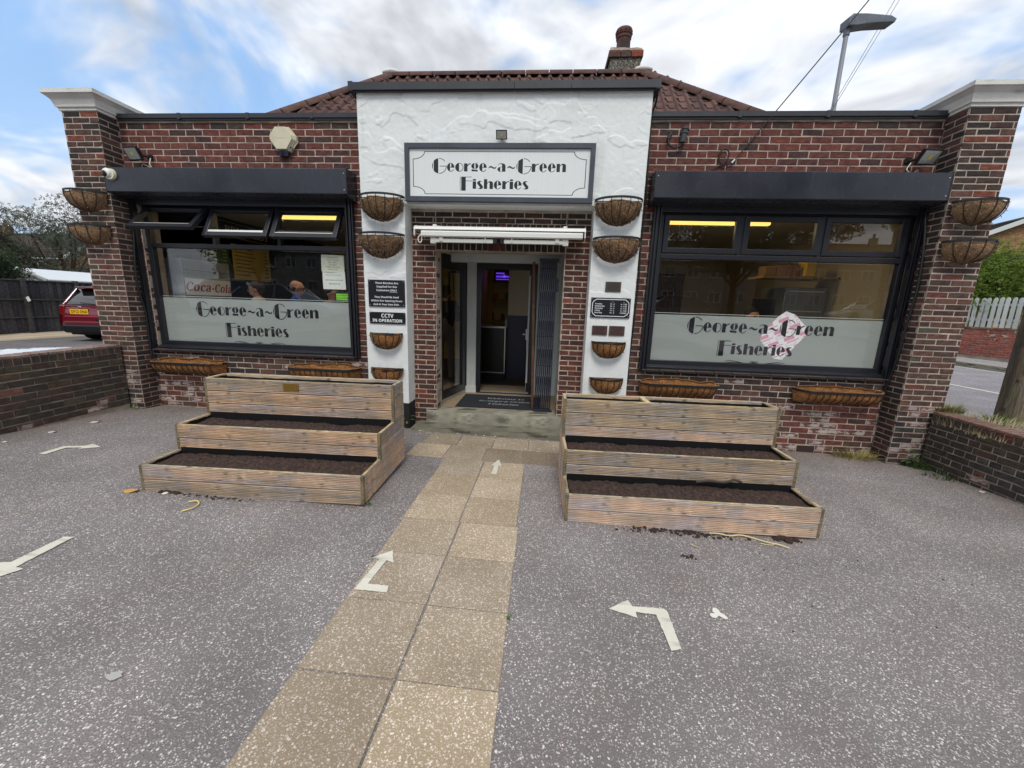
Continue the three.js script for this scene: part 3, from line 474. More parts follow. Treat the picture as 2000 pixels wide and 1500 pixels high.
  // parapet coping in jointed black sheet
  for (const [a, b, cuts] of [[-5.47, -2.24, [-4.62, -3.72, -2.9]], [1.10, 4.30, [2.11, 3.05, 3.95]]]) {
    const xs = [a, ...cuts, b]; for (let i = 0; i < xs.length - 1; i++) mesh('coping', merge([uvm(prismX([[-0.34, 3.875], [0.045, 3.862], [0.045, 3.812], [0.030, 3.812], [0.030, 3.790], [0.012, 3.790], [0.012, 3.83], [-0.34, 3.84]], xs[i] + 0.003, xs[i + 1] - 0.003)), ...(i ? [uvm(span(xs[i] - 0.02, xs[i] + 0.02, 3.80, 3.8665, 0.02, 0.0485))] : [])]), M.coping, shop);
  }
  // sooty mortar fillet under the coping
  for (const [a, b] of [[-5.47, -2.24], [1.10, 4.30]]) mesh('mortar_fillet', uvm(sheet(90, 3, (u, v) => [a + (b - a) * u, 3.812 - v * (0.03 + 0.022 * fbm(u * 26 + a, 1, 4, 1801)), 0.004 + 0.005 * (1 - v) + 0.004 * fbm(u * 60, v * 4, 3, 1811)])), M.mortarOld, shop);
  // tiled sills under both windows
  const tg = [0, 1, 2].map(k => uvm(rbox(0.221, 0.024, 0.17, 0.005), 1, k * 0.3, k * 0.2)), tm = [[92, 82, 82], [84, 76, 78], [100, 90, 88]].map(c => std({ map: T.tile, color: srgb(...c), roughness: 0.6 }));
  for (const w of [winL, winR]) {
    const sill = mesh('sill', uvm(span(w[0] + 0.002, w[1] - 0.002, 0.865, 0.9, -0.1, 0.012)), M.mortarOld, shop);
    for (let x = w[0] - 0.05, i = 0; x < w[1]; x += 0.2265, i++) { const t = mesh('tile', tg[i % 3], tm[Math.floor(rnd() * 3)], sill); t.position.set(x + 0.113, 0.912 + rr(-0.001, 0.001), -0.022); t.rotation.x = 0.30; if (x + 0.226 > w[1] + 0.06) t.scale.x = Math.max(0.3, (w[1] + 0.05 - x) / 0.226), t.position.x = (x + w[1] + 0.05) / 2; }
  }
}
{ // white rendered surround with trowelled ridges, real relief
  const X0 = -2.235, X1 = 1.09, Y1 = 3.985, oa = -1.70, ob = 0.55, ot = 2.80, Z = 0.24, st = 0.0085;
  const nx = Math.round((X1 - X0) / st), ny = Math.round((Y1 + 0.05) / st), id = new Map(), pos = [], idx = [];
  const relief = (x, y) => {
    const w = fbm(x * 1.6 + 3, y * 1.6, 4, 1901) - 0.5, w2 = fbm(x * 1.5 - 9, y * 1.5 + 4, 4, 1911) - 0.5;
    const rid = (a, b, s, k) => { const n = fbm(x * a + w * 1.5, y * b + w2 * 1.5, 3, s); return Math.pow(clamp(1 - Math.abs(n - 0.5) * k), 3) * sstep(0.42, 0.62, fbm(x * 2.2 + s, y * 2.2, 3, s + 7)); };
    const up = sstep(0.9, 2.4, y);
    const ter = (a, b, s) => { const n = fbm(x * a + w * 1.5, y * b + w2 * 1.5, 3, s); return sstep(0.492, 0.508, n) * sstep(0.40, 0.58, fbm(x * 2.2 + s, y * 2.2, 3, s + 7)); };
    return (0.0045 * rid(1.5, 2.9, 1921, 52) + 0.004 * rid(3.2, 6, 1941, 44) + 0.005 * ter(1.3, 3.4, 1925) + 0.0045 * ter(2.6, 5.2, 1945)) * (0.12 + 0.88 * up) + 0.006 * (fbm(x * 5, y * 5, 4, 1961) - 0.5) + 0.0022 * (fbm(x * 24, y * 24, 2, 1971) - 0.5) * (0.5 + up);
  };
  const vtx = (i, j) => { const k = i * 8192 + j; if (id.has(k)) return id.get(k); const x = X0 + (X1 - X0) * i / nx, y = -0.05 + (Y1 + 0.05) * j / ny; const e = Math.min(1, Math.min(x - X0, X1 - x) / 0.02); pos.push(x, y, Z + relief(x, y) * e); id.set(k, pos.length / 3 - 1); return pos.length / 3 - 1; };
  for (let j = 0; j < ny; j++) for (let i = 0; i < nx; i++) { const x = X0 + (X1 - X0) * (i + 0.5) / nx, y = -0.05 + (Y1 + 0.05) * (j + 0.5) / ny; if (x > oa && x < ob && y < ot) continue; const a = vtx(i, j), b = vtx(i + 1, j), c = vtx(i + 1, j + 1), d = vtx(i, j + 1); idx.push(a, b, c, a, c, d); }
  const g = new THREE.BufferGeometry(); g.setAttribute('position', new THREE.Float32BufferAttribute(pos, 3)); g.setIndex(idx); g.computeVertexNormals(); const uv = new Float32Array(pos.length / 3 * 2); for (let i = 0; i < pos.length / 3; i++) { uv[2 * i] = pos[3 * i] * 0.5; uv[2 * i + 1] = pos[3 * i + 1] * 0.5; } g.setAttribute('uv', new THREE.BufferAttribute(uv, 2));
  const p = mesh('porch_surround', g, M.render, shop); M.render.bumpScale = 0.003;
  // returns, jambs and soffit, with a ragged arris against the brick
  const rag = (x, ya, yb, za, zb) => ni(sheet(3, 160, (u, v) => { const y = ya + (yb - ya) * v, n = fbm(y * 16, 3, 3, 1991) - 0.5; return [x + 0.004 * (fbm(y * 9, u * 3, 3, 1993) - 0.5), y, za + (zb + 0.018 * n - za) * u]; }));
  const sides = [rag(oa, -0.05, ot, Z + 0.002, 0.0), rag(ob, -0.05, ot, Z + 0.002, 0.0), uvm(span(X0 + 0.001, X0 + 0.02, -0.05, Y1, -0.05, Z - 0.004)), uvm(span(X1 - 0.02, X1 - 0.001, -0.05, Y1, -0.05, Z - 0.004)), uvm(span(X0 + 0.01, X1 - 0.01, ot + 0.002, Y1, -0.05, Z - 0.012)), ni(sheet(120, 2, (u, v) => { const n = fbm(u * 40, 7, 3, 1995) - 0.5; return [oa + (ob - oa) * u, ot, Z + 0.002 - (Z + 0.012 * n) * v]; }))];
  mesh('porch_return', merge(sides.map(s => uvm(s, 0.5))), M.render, shop);
  // black painted base of the surround
  for (const [a, b] of [[X0, oa], [ob, X1]]) mesh('painted_base', uvm(span(a - 0.004, b + 0.004, -0.3, a < 0 ? 0.345 : 0.33, -0.02, Z + 0.012, 0.004)), M.renderBlack, shop);
  // sheet coping over the surround
  for (const [a, b] of [[-2.30, -0.42], [-0.415, 0.20], [0.205, 1.15]]) mesh('coping', uvm(prismX([[-0.3, 4.075], [0.305, 4.055], [0.305, 3.978], [0.285, 3.978], [0.285, 3.965], [0.262, 3.965], [0.262, 4.0], [-0.3, 4.02]], a, b)), M.coping, shop);
  mesh('coping', merge([uvm(span(-2.302, -2.25, 3.97, 4.066, -0.3, 0.303)), uvm(span(1.103, 1.152, 3.97, 4.066, -0.3, 0.303))]), M.coping, shop);
}
{ // steps, threshold and the recessed doors
  rnd = mulberry(1201);
  const stone = (x0, x1, y0, y1, z0, z1, s) => { const g = new THREE.BoxGeometry(x1 - x0, y1 - y0, z1 - z0, 40, 6, 8); g.translate((x0 + x1) / 2, (y0 + y1) / 2, (z0 + z1) / 2); const p = g.attributes.position; for (let i = 0; i < p.count; i++) { const x = p.getX(i), y = p.getY(i), z = p.getZ(i), top = y > y1 - 0.02 ? 1 : 0, fr = z > z1 - 0.02 ? 1 : 0; p.setXYZ(i, x, y - top * (0.006 * fbm(x * 3, z * 5, 3, s) + fr * 0.010 * fbm(x * 7, 2, 3, s + 3)), z - fr * (0.008 * fbm(x * 6, y * 9, 3, s + 5) + top * 0.008)); } g.computeVertexNormals(); return uvm(ni(g)); };
  mesh('step', stone(-1.52, 0.60, -0.2, 0.205, -0.2, 0.075, 2011), M.concrete, shop);
  mesh('step', stone(-1.64, 0.66, -0.3, 0.052, 0.02, 0.335, 2021), std({ map: T.concrete, bumpMap: T.mortarB, bumpScale: 0.003, color: lin(0.62, 0.62, 0.58) }), shop);
  mesh('porch_floor', uvm(span(-1.7, 0.5, 0.1, 0.203, -1.9, -0.19)), std({ map: T.slab, color: lin(0.82, 0.76, 0.66) }), shop);
  const W = M.whitePaint, bf = M.blackFrame;
  // porch lining
  mesh('porch_lining', merge([span(-1.9, 0.45, 2.335, 2.42, -1.32, -0.1), span(0.262, 0.40, 0.2, 2.34, -1.30, -0.26), span(-1.25, -1.06, 0.2, 2.34, -1.30, -1.20), span(-0.10, 0.27, 0.2, 2.34, -1.30, -1.215), span(-1.06, -0.10, 2.30, 2.34, -1.3, -1.2)].map(g => uvm(g, 0.7))), W, shop);
  mesh('skirting', merge([span(-1.255, -1.055, 0.2, 0.31, -1.205, -1.185, 0.004), span(-1.262, -1.20, 0.2, 0.31, -1.30, -1.186, 0.004)]), W, shop);
  mesh('porch_beam', uvm(span(-1.30, 0.24, 2.225, 2.336, -0.55, -0.46), 0.7), std({ map: T.renderC, color: srgb(196, 197, 196), roughness: 0.6 }), shop);
  // right hand door frame, door folded inwards
  const dz = -1.22; mesh('door_frame', merge([span(-1.06, -0.985, 0.2, 2.30, dz - 0.07, dz + 0.03), span(-0.18, -0.10, 0.2, 2.30, dz - 0.07, dz + 0.03), span(-1.06, -0.10, 2.20, 2.30, dz - 0.071, dz + 0.031), span(-1.06, -0.10, 0.2, 0.222, dz - 0.06, dz + 0.032)]), bf, shop);
  mesh('threshold_strip', span(-0.985, -0.18, 0.222, 0.236, dz - 0.03, dz + 0.02), phys({ color: srgb(190, 190, 188), metalness: 0.6, roughness: 0.35 }), shop);
  const leaf = mesh('door', merge([box(0.045, 2.02, 0.09, 0, 1.235, -0.045), box(0.045, 2.02, 0.09, 0, 1.235, -0.80), box(0.045, 0.12, 0.9, 0, 2.18, -0.42), box(0.045, 0.16, 0.9, 0, 0.31, -0.42)].map(g => g.translate(-0.205, 0, dz - 0.07))), bf, shop);
  mesh('door_edge', span(-0.232, -0.206, 0.24, 2.2, dz - 0.072, dz - 0.045), phys({ color: srgb(206, 207, 206), roughness: 0.45 }), leaf);
  mesh('door_glass', span(-0.209, -0.203, 0.38, 2.13, dz - 0.82, dz - 0.14), M.glass, leaf);
  mesh('handle', merge([span(-0.262, -0.235, 1.10, 1.28, dz - 0.115, dz - 0.10, 0.004), span(-0.31, -0.262, 1.18, 1.20, dz - 0.115, dz - 0.10, 0.004), span(-0.24, -0.228, 0.95, 1.22, dz - 0.13, dz - 0.085)]), phys({ color: srgb(170, 172, 175), metalness: 0.8, roughness: 0.3 }), leaf);
  // left hand glazed door set at an angle
  const A = [-1.46, -0.34], B = [-1.255, -1.20], an = Math.atan2(-(B[1] - A[1]), B[0] - A[0]), Ln = Math.hypot(B[0] - A[0], B[1] - A[1]);
  const place = g => { g.rotateY(an); g.translate(A[0], 0, A[1]); return g; };
  const ld = mesh('door', place(merge([span(0, 0.09, 0.25, 2.26, -0.03, 0.03), span(Ln - 0.12, Ln, 0.25, 2.26, -0.03, 0.03), span(0.09, Ln - 0.12, 2.14, 2.26, -0.029, 0.029), span(0.09, Ln - 0.12, 0.25, 0.36, -0.029, 0.029), span(-0.06, 0, 0.2, 2.335, -0.04, 0.04), span(Ln, Ln + 0.03, 0.2, 2.335, -0.04, 0.04), span(-0.06, Ln + 0.03, 2.26, 2.335, -0.041, 0.041)])), bf, shop);
  mesh('door_glass', place(span(0.09, Ln - 0.12, 0.36, 2.14, -0.003, 0.003)), M.glass, ld);
  mesh('threshold_strip', place(merge([span(-0.05, Ln, 0.203, 0.25, -0.035, 0.035)])), phys({ color: srgb(176, 176, 172), metalness: 0.5, roughness: 0.4 }), shop);
}
// ---- lettering: a fat-and-thin display face drawn as flat print
// each glyph draws into ctx with x-height 1 (baseline y = 0, up is -y) and returns its advance
const ell = (c, x, y, rx, ry) => { c.beginPath(); c.ellipse(x, y, rx, ry, 0, 0, TAU); };
const clipFill = (c, x, y, w, h, f) => { c.save(); c.beginPath(); c.rect(x, y, w, h); c.clip(); f(); c.restore(); };
const G = {
  G(c) { // big round cap, fat left band with a hairline outside it
    const cx = 0.88, cy = -0.66, r = 0.86, ry = 0.94;
    clipFill(c, 0.21, -2, 0.54, 3, () => { ell(c, cx, cy, r, ry); c.fill(); });
    clipFill(c, -0.05, -2, 0.17, 3, () => { ell(c, cx, cy, r, ry); c.fill(); });
    c.lineWidth = 0.075; c.beginPath(); c.ellipse(cx, cy, r - 0.03, ry - 0.03, 0, -1.62, -0.66); c.stroke(); c.beginPath(); c.ellipse(cx, cy, r - 0.03, ry - 0.03, 0, 0.04, 1.62); c.stroke();
    c.fillRect(0.93, -0.67, 0.80, 0.075); return 1.78;
  },
  F(c) { c.fillRect(0, -1.48, 0.05, 1.72); c.fillRect(0.15, -1.48, 0.53, 1.72); c.fillRect(0.15, -1.48, 1.24, 0.06); c.fillRect(0.6, -1.0, 0.83, 0.06); return 1.5; },
  e(c) {
    clipFill(c, -0.1, -1.1, 0.46, 1.2, () => { ell(c, 0.43, -0.5, 0.43, 0.52); c.fill(); });
    clipFill(c, 0.50, -1.1, 0.5, 0.62, () => { ell(c, 0.43, -0.5, 0.43, 0.52); c.fill(); });
    c.lineWidth = 0.07; c.beginPath(); c.ellipse(0.43, -0.5, 0.41, 0.5, 0, 0.55, 1.75); c.stroke(); c.beginPath(); c.ellipse(0.43, -0.5, 0.41, 0.5, 0, -2, -1.2); c.stroke(); c.fillRect(0.3, -0.51, 0.56, 0.06); return 0.98;
  },
  o(c) { clipFill(c, -0.1, -1.1, 0.54, 1.2, () => { ell(c, 0.46, -0.5, 0.46, 0.52); c.fill(); }); c.lineWidth = 0.065; ell(c, 0.46, -0.5, 0.44, 0.5); c.stroke(); return 1.02; },
  r(c) { c.fillRect(0, -0.98, 0.40, 0.98); c.beginPath(); c.moveTo(0.38, -0.70); c.quadraticCurveTo(0.44, -0.98, 0.80, -0.99); c.lineTo(0.76, -0.86); c.quadraticCurveTo(0.54, -0.90, 0.40, -0.56); c.fill(); return 0.86; },
  g(c) { c.save(); ell(c, 0.40, -0.66, 0.40, 0.35); c.fill(); c.globalCompositeOperation = 'destination-out'; c.beginPath(); c.rect(0.34, -0.98, 0.14, 0.64); c.fill(); c.restore(); c.lineWidth = 0.04; ell(c, 0.40, -0.66, 0.39, 0.34); c.stroke(); c.beginPath(); c.moveTo(0.58, -0.93); c.quadraticCurveTo(0.66, -1.08, 0.76, -1.06); c.stroke(); c.beginPath(); c.moveTo(0.02, -0.22); c.quadraticCurveTo(0.1, -0.32, 0.3, -0.22); c.lineTo(0.72, -0.22); c.quadraticCurveTo(0.78, -0.06, 0.66, 0.04); c.lineTo(0.58, -0.02); c.lineTo(0.08, -0.02); c.quadraticCurveTo(-0.02, -0.1, 0.02, -0.22); c.fill(); return 0.92; },
  '~'(c) { c.beginPath(); c.moveTo(0.05, -0.36); c.bezierCurveTo(0.2, -0.78, 0.42, -0.72, 0.56, -0.60); c.bezierCurveTo(0.76, -0.46, 0.88, -0.46, 1.02, -0.66); c.bezierCurveTo(1.0, -0.30, 0.76, -0.30, 0.56, -0.40); c.bezierCurveTo(0.34, -0.54, 0.2, -0.52, 0.05, -0.36); c.fill(); return 1.14; },
  a(c) { c.fillRect(0.52, -0.74, 0.40, 0.74); c.beginPath(); c.moveTo(0.3, -1.0); c.quadraticCurveTo(0.92, -1.06, 0.92, -0.66); c.lineTo(0.54, -0.66); c.quadraticCurveTo(0.54, -0.92, 0.3, -0.95); c.fill(); c.lineWidth = 0.05; c.beginPath(); c.moveTo(0.06, -0.80); c.quadraticCurveTo(0.14, -0.96, 0.34, -0.975); c.stroke(); clipFill(c, -0.1, -0.7, 0.42, 0.8, () => { ell(c, 0.4, -0.28, 0.40, 0.31); c.fill(); }); c.lineWidth = 0.04; c.beginPath(); c.ellipse(0.4, -0.28, 0.38, 0.29, 0, 0.3, TAU - 0.3); c.stroke(); return 1.02; },
  n(c) { c.fillRect(0, -0.98, 0.38, 0.98); c.beginPath(); c.moveTo(0.38, -0.72); c.quadraticCurveTo(0.5, -1.03, 0.78, -1.0); c.quadraticCurveTo(1.06, -0.98, 1.06, -0.66); c.lineTo(1.06, 0); c.lineTo(0.66, 0); c.lineTo(0.66, -0.78); c.quadraticCurveTo(0.6, -0.95, 0.38, -0.66); c.fill(); return 1.16; },
  i(c) { c.fillRect(0, -0.92, 0.40, 0.92); ell(c, 0.2, -1.10, 0.21, 0.11); c.fill(); return 0.52; },
  s(c) { c.beginPath(); c.moveTo(0.62, -0.86); c.quadraticCurveTo(0.42, -1.06, 0.22, -0.98); c.quadraticCurveTo(-0.10, -0.80, 0.06, -0.58); c.lineTo(0.34, -0.20); c.quadraticCurveTo(0.36, 0.0, 0.02, -0.14); c.quadraticCurveTo(0.24, 0.06, 0.48, 0.02); c.quadraticCurveTo(0.80, -0.10, 0.62, -0.40); c.lineTo(0.34, -0.76); c.quadraticCurveTo(0.34, -0.98, 0.62, -0.86); c.fill(); return 0.80; },
  h(c) { c.fillRect(0, -1.20, 0.38, 1.20); c.translate(0, 0); c.beginPath(); c.moveTo(0.38, -0.70); c.quadraticCurveTo(0.5, -1.0, 0.78, -0.96); c.quadraticCurveTo(1.06, -0.94, 1.06, -0.64); c.lineTo(1.06, 0); c.lineTo(0.66, 0); c.lineTo(0.66, -0.76); c.quadraticCurveTo(0.6, -0.92, 0.38, -0.62); c.fill(); return 1.16; },
};
function lettering(c, text, x, y, s, tight = 1) { let adv = 0; for (const ch of text) { c.save(); c.translate(x + adv * s, y); c.scale(s, s); const w = G[ch](c); c.restore(); adv += w * tight; } return adv * s; }
function letterWidth(text, s, tight = 1) { const c = document.createElement('canvas').getContext('2d'); c.globalAlpha = 0; return lettering(c, text, 0, 0, s, tight); }
// two lines centred: draws within a box; xs is x-height in pixels
function shopName(c, cx, y1, y2, xs, dx2 = 0) { const w1 = letterWidth('George~a~Green', xs), w2 = letterWidth('Fisheries', xs); lettering(c, 'George~a~Green', cx - w1 / 2, y1, xs); lettering(c, 'Fisheries', cx - w2 / 2 + dx2, y2, xs); return [w1, w2]; }

// ---- shop windows
const T2 = {};
T2.nameMask = canvasTex(2048, 640, (c, w, h) => { // white letters on black, for the opacity of the print on the glass
  c.fillStyle = '#000'; c.fillRect(0, 0, w, h); c.fillStyle = '#fff'; c.strokeStyle = '#fff';
  const t = document.createElement('canvas'); t.width = w; t.height = h; const k = t.getContext('2d'); k.fillStyle = '#fff'; k.strokeStyle = '#fff';
  shopName(k, w / 2, 210, 490, 118, -20); 
  k.lineWidth = 6; k.beginPath(); k.moveTo(640, 590); k.bezierCurveTo(760, 540, 860, 640, 1010, 590); k.bezierCurveTo(1150, 640, 1260, 545, 1400, 592); k.stroke(); k.beginPath(); k.moveTo(660, 604); k.bezierCurveTo(780, 575, 880, 620, 1010, 596); k.bezierCurveTo(1140, 620, 1260, 575, 1380, 606); k.stroke(); k.lineWidth = 5; for (const q of [-34, -12, 12, 34]) { k.beginPath(); k.arc(1015 + q, 592, 15, 0, TAU); k.stroke(); }
  c.drawImage(t, 0, 0);
}, false);
const filmM = phys({ color: srgb(176, 184, 178), roughness: 0.65, transmission: 0.22, thickness: 0 });
const letterM = phys({ color: lin(0.008, 0.009, 0.012), roughness: 0.4, alphaMap: T2.nameMask, transparent: true, side: THREE.DoubleSide });
function shopWindow(w, opts) {
  const [x0, x1, y0, y1] = w, zf = -0.045, zb = -0.115, zg = -0.088, fw = 0.075, ty0 = 2.275, ty1 = 2.335;
  const bars = [span(x0 + 0.004, x0 + fw, y0 + 0.03, y1, zb, zf, 0.006), span(x1 - fw, x1 - 0.004, y0 + 0.03, y1, zb, zf, 0.006), span(x0 + fw - 0.005, x1 - fw + 0.005, y0 + 0.03, y0 + 0.115, zb + 0.001, zf - 0.001, 0.006), span(x0 + fw - 0.005, x1 - fw + 0.005, y1 - 0.09, y1 + 0.06, zb + 0.001, zf - 0.001), span(x0 + fw - 0.005, x1 - fw + 0.005, ty0, ty1, zb + 0.002, zf + 0.004, 0.006), prismX([[zf - 0.002, y0 + 0.06], [0.03, y0 + 0.032], [0.03, y0 + 0.018], [zf - 0.03, y0 + 0.03]], x0 + 0.006, x1 - 0.006)];
  const n = 3, sx0 = x0 + fw, sx1 = x1 - fw, sw = (sx1 - sx0) / n;
  for (let i = 1; i < n; i++) bars.push(span(sx0 + i * sw - 0.022, sx0 + i * sw + 0.022, ty1 - 0.004, y1 - 0.08, zb + 0.003, zf - 0.002));
  const win = mesh('window', merge(bars), M.blackFrame, shop);
  mesh('pane', span(x0 + fw - 0.01, x1 - fw + 0.01, y0 + 0.10, ty0 + 0.01, zg - 0.003, zg + 0.003), M.glass, win);
  // drainage caps in the bottom rail
  for (let i = 0; i < 4; i++) { const c = rbox(0.035, 0.012, 0.012, 0.004, x0 + 0.35 + i * (x1 - x0 - 0.7) / 3, y0 + 0.062, zf + 0.001); mesh('drain_cap', c, M.blackMetal, win); }
  // frosted film with printed name
  mesh('frosted_film', ni(sheet(1, 1, (u, v) => [x0 + fw + (x1 - x0 - 2 * fw) * u, y0 + 0.115 + (opts.film - y0 - 0.115) * v, zg - 0.008])), filmM, win);
  mesh('film_edge', span(x0 + fw, x1 - fw, opts.film + 0.018, opts.film + 0.024, zg - 0.009, zg - 0.007), std({ color: srgb(196, 200, 190) }), win);
  const [lx, ly, lw] = opts.name, lh = lw * 640 / 2048; mesh('lettering', ni(sheet(1, 1, (u, v) => [lx + lw * (u - 0.5), ly + lh * (v - 0.5), zg - 0.0052])), letterM, win);
  // three top-hung vents
  for (let i = 0; i < n; i++) {
    const a = sx0 + i * sw + (i ? 0.018 : 0.003), b = sx0 + (i + 1) * sw - (i < n - 1 ? 0.018 : 0.003), hY = 2.785, H = 0.44, s = 0.062, th = opts.open[i];
    const geo = [span(a, a + s, -H, 0, -0.03, 0.028, 0.007), span(b - s, b, -H, 0, -0.03, 0.028, 0.007), span(a + s - 0.006, b - s + 0.006, -s, 0, -0.029, 0.027, 0.007), span(a + s - 0.006, b - s + 0.006, -H, -H + s, -0.029, 0.027, 0.007)], gl = [span(a + s - 0.006, b - s + 0.006, -H + s - 0.006, -s + 0.006, -0.004, 0.002)], arm = [];
    if (th > 0.05) for (const x of [a + 0.02, b - 0.03]) arm.push(rod([x, -H * 0.52 + 2.785, -0.085], [x, 2.785 - Math.cos(th) * H * 0.93, -0.06 + Math.sin(th) * H * 0.93], 0.006, 6));
    const tr = g => { g.rotateX(-th); g.translate(0, hY, -0.062); return g; };
    // leaning out at the bottom
    mesh('vent_sash', merge(geo.map(tr)), M.blackFrame, win); mesh('vent_pane', merge(gl.map(tr)), M.glass, win);
    if (i === opts.white) mesh('vent_bead', tr(span(a + s, b - s, -H + s, -H + s + 0.03, 0.004, 0.02)), M.whitePlastic, win); else if (th > 0.05) mesh('vent_bead', tr(span(a + s, b - s, -H + s - 0.002, -H + s + 0.008, 0.004, 0.022)), M.whitePlastic, win);
    if (arm.length) mesh('stay_arm', merge(arm), phys({ color: srgb(150, 150, 150), metalness: 0.7, roughness: 0.4 }), win);
  }
  return win;
}
shopWindow(winL, { film: 1.615, name: [-3.95, 1.285, 2.0], open: [0.80, 0.50, 0.50], white: 1 });
shopWindow(winR, { film: 1.60, name: [2.755, 1.29, 2.0], open: [0, 0, 0], white: -1 });

// ---- papers stuck inside the glass
const flat = (w, h, tx, o = {}) => { const m = std({ map: tx, roughness: 0.8, side: THREE.DoubleSide, ...o }); return [ni(sheet(8, 8, (u, v) => [(u - 0.5) * w, (v - 0.5) * h, 0.004 * Math.sin(u * 5 + v * 3) + 0.003 * (u - 0.5) * (v - 0.5)])), m]; };
function text(c, lines, cx, y, lh, font, col, align = 'center') { c.font = font; c.fillStyle = col; c.textAlign = align; c.textBaseline = 'middle'; lines.forEach((l, i) => c.fillText(l, cx, y + i * lh)); }
const notice1 = canvasTex(512, 380, (c, w, h) => { c.fillStyle = '#dfe3cf'; c.fillRect(0, 0, w, h); text(c, ['PLEASE NOTE', 'OUR CUSTOMERS', 'ARE ASKED', 'TO QUEUE', 'INSIDE THE SHOP', 'THANK YOU'], w / 2, 60, 52, 'bold 34px serif', '#6d6a4c'); c.fillStyle = '#555'; for (const [x, y] of [[14, 12], [w - 14, 12], [14, h - 12], [w - 14, h - 12]]) c.fillRect(x - 4, y - 4, 8, 8); });
const notice2 = canvasTex(512, 380, (c, w, h) => { c.fillStyle = '#e2e7de'; c.fillRect(0, 0, w, h); text(c, ['PLEASE QUEUE IN AN ORDERLY'], w / 2, 70, 50, '26px sans-serif', '#666'); text(c, ['SPECIALS @ £14.95', 'THANK YOU'], w / 2, 180, 80, 'bold 42px serif', '#555'); });
const rating = canvasTex(384, 240, (c, w, h) => { c.fillStyle = '#0f1f14'; c.fillRect(0, 0, w, h); c.fillStyle = '#7fd236'; c.fillRect(14, 50, w - 28, h - 74); c.strokeStyle = '#1c3d16'; c.lineWidth = 6; for (let i = 0; i < 5; i++) { c.beginPath(); c.arc(58 + i * 54, 165, 18, 0, TAU); c.stroke(); } c.fillStyle = '#12260f'; c.beginPath(); c.arc(330, 165, 28, 0, TAU); c.fill(); text(c, ['5'], 330, 166, 0, 'bold 40px sans-serif', '#fff'); text(c, ['FOOD HYGIENE RATING'], w / 2, 92, 0, 'bold 27px sans-serif', '#12260f'); });
for (const [x, y, w, h, t, n, l, c, rz] of [[-2.822, 2.125, 0.315, 0.222, notice1, 'paper_notice', 'yellowed paper notice taped high inside the left window', 'notice', -0.03], [-2.815, 1.905, 0.315, 0.228, notice2, 'paper_notice', 'whiter paper notice taped below the yellowed one in the left window', 'notice', 0.0], [-2.705, 1.70, 0.20, 0.125, rating, 'rating_sticker', 'green food hygiene rating sticker low in the corner of the left window', 'sticker', 0]]) {
  const [g, m] = flat(w, h, t); const o = solo(n, g, m, l, c); o.position.set(x, y, -0.104); o.rotation.z = rz;
}
{ // the pink and white wrapper behind the right hand film
  const tx = canvasTex(512, 512, (c, w, h) => { c.fillStyle = '#f0eeee'; c.fillRect(0, 0, w, h); c.save(); c.translate(w / 2, h / 2); c.rotate(0.0); c.fillStyle = '#dba3b3'; for (let r = -3; r < 4; r++) for (let k = -3; k < 4; k++) { const x = k * 150 + (r % 2) * 70, y = r * 96; c.fillRect(x, y, 96, 34); c.fillRect(x + 20, y + 44, 110, 10); c.strokeStyle = '#b9a4ac'; c.lineWidth = 3; c.strokeRect(x + 4, y + 60, 90, 24); } c.restore(); });
  const sh = new THREE.Shape([[-0.02, 0.34], [0.10, 0.30], [0.30, 0.10], [0.02, -0.27], [-0.08, -0.26], [-0.29, -0.02], [-0.25, 0.10], [-0.10, 0.28]].map(p => new THREE.Vector2(...p))), g = new THREE.ShapeGeometry(sh), p = g.attributes.position, uv = new Float32Array(p.count * 2);  // flat cut-out carrying the pink and white pattern
  for (let i = 0; i < p.count; i++) { const x = p.getX(i), y = p.getY(i), a = 0.42; uv[2 * i] = (x * Math.cos(a) + y * Math.sin(a)) * 1.5 + 0.5; uv[2 * i + 1] = (-x * Math.sin(a) + y * Math.cos(a)) * 1.5 + 0.5; }
  g.setAttribute('uv', new THREE.BufferAttribute(uv, 2)); tx.wrapS = tx.wrapT = THREE.RepeatWrapping;
  const o = solo('pink_white_patch', g, std({ map: tx, roughness: 0.7, side: THREE.DoubleSide }), 'pink and white patterned patch showing through the right window film', 'patch'); o.position.set(3.06, 1.345, -0.0945);
  // pale box standing on the inner sill
  const b = solo('paper_box', uvm(rbox(0.36, 0.13, 0.1, 0.006)), std({ map: T.stone, color: srgb(226, 220, 196) }), 'low cream box on the sill behind the right window film', 'box'); b.position.set(1.96, 1.085, -0.15);
}
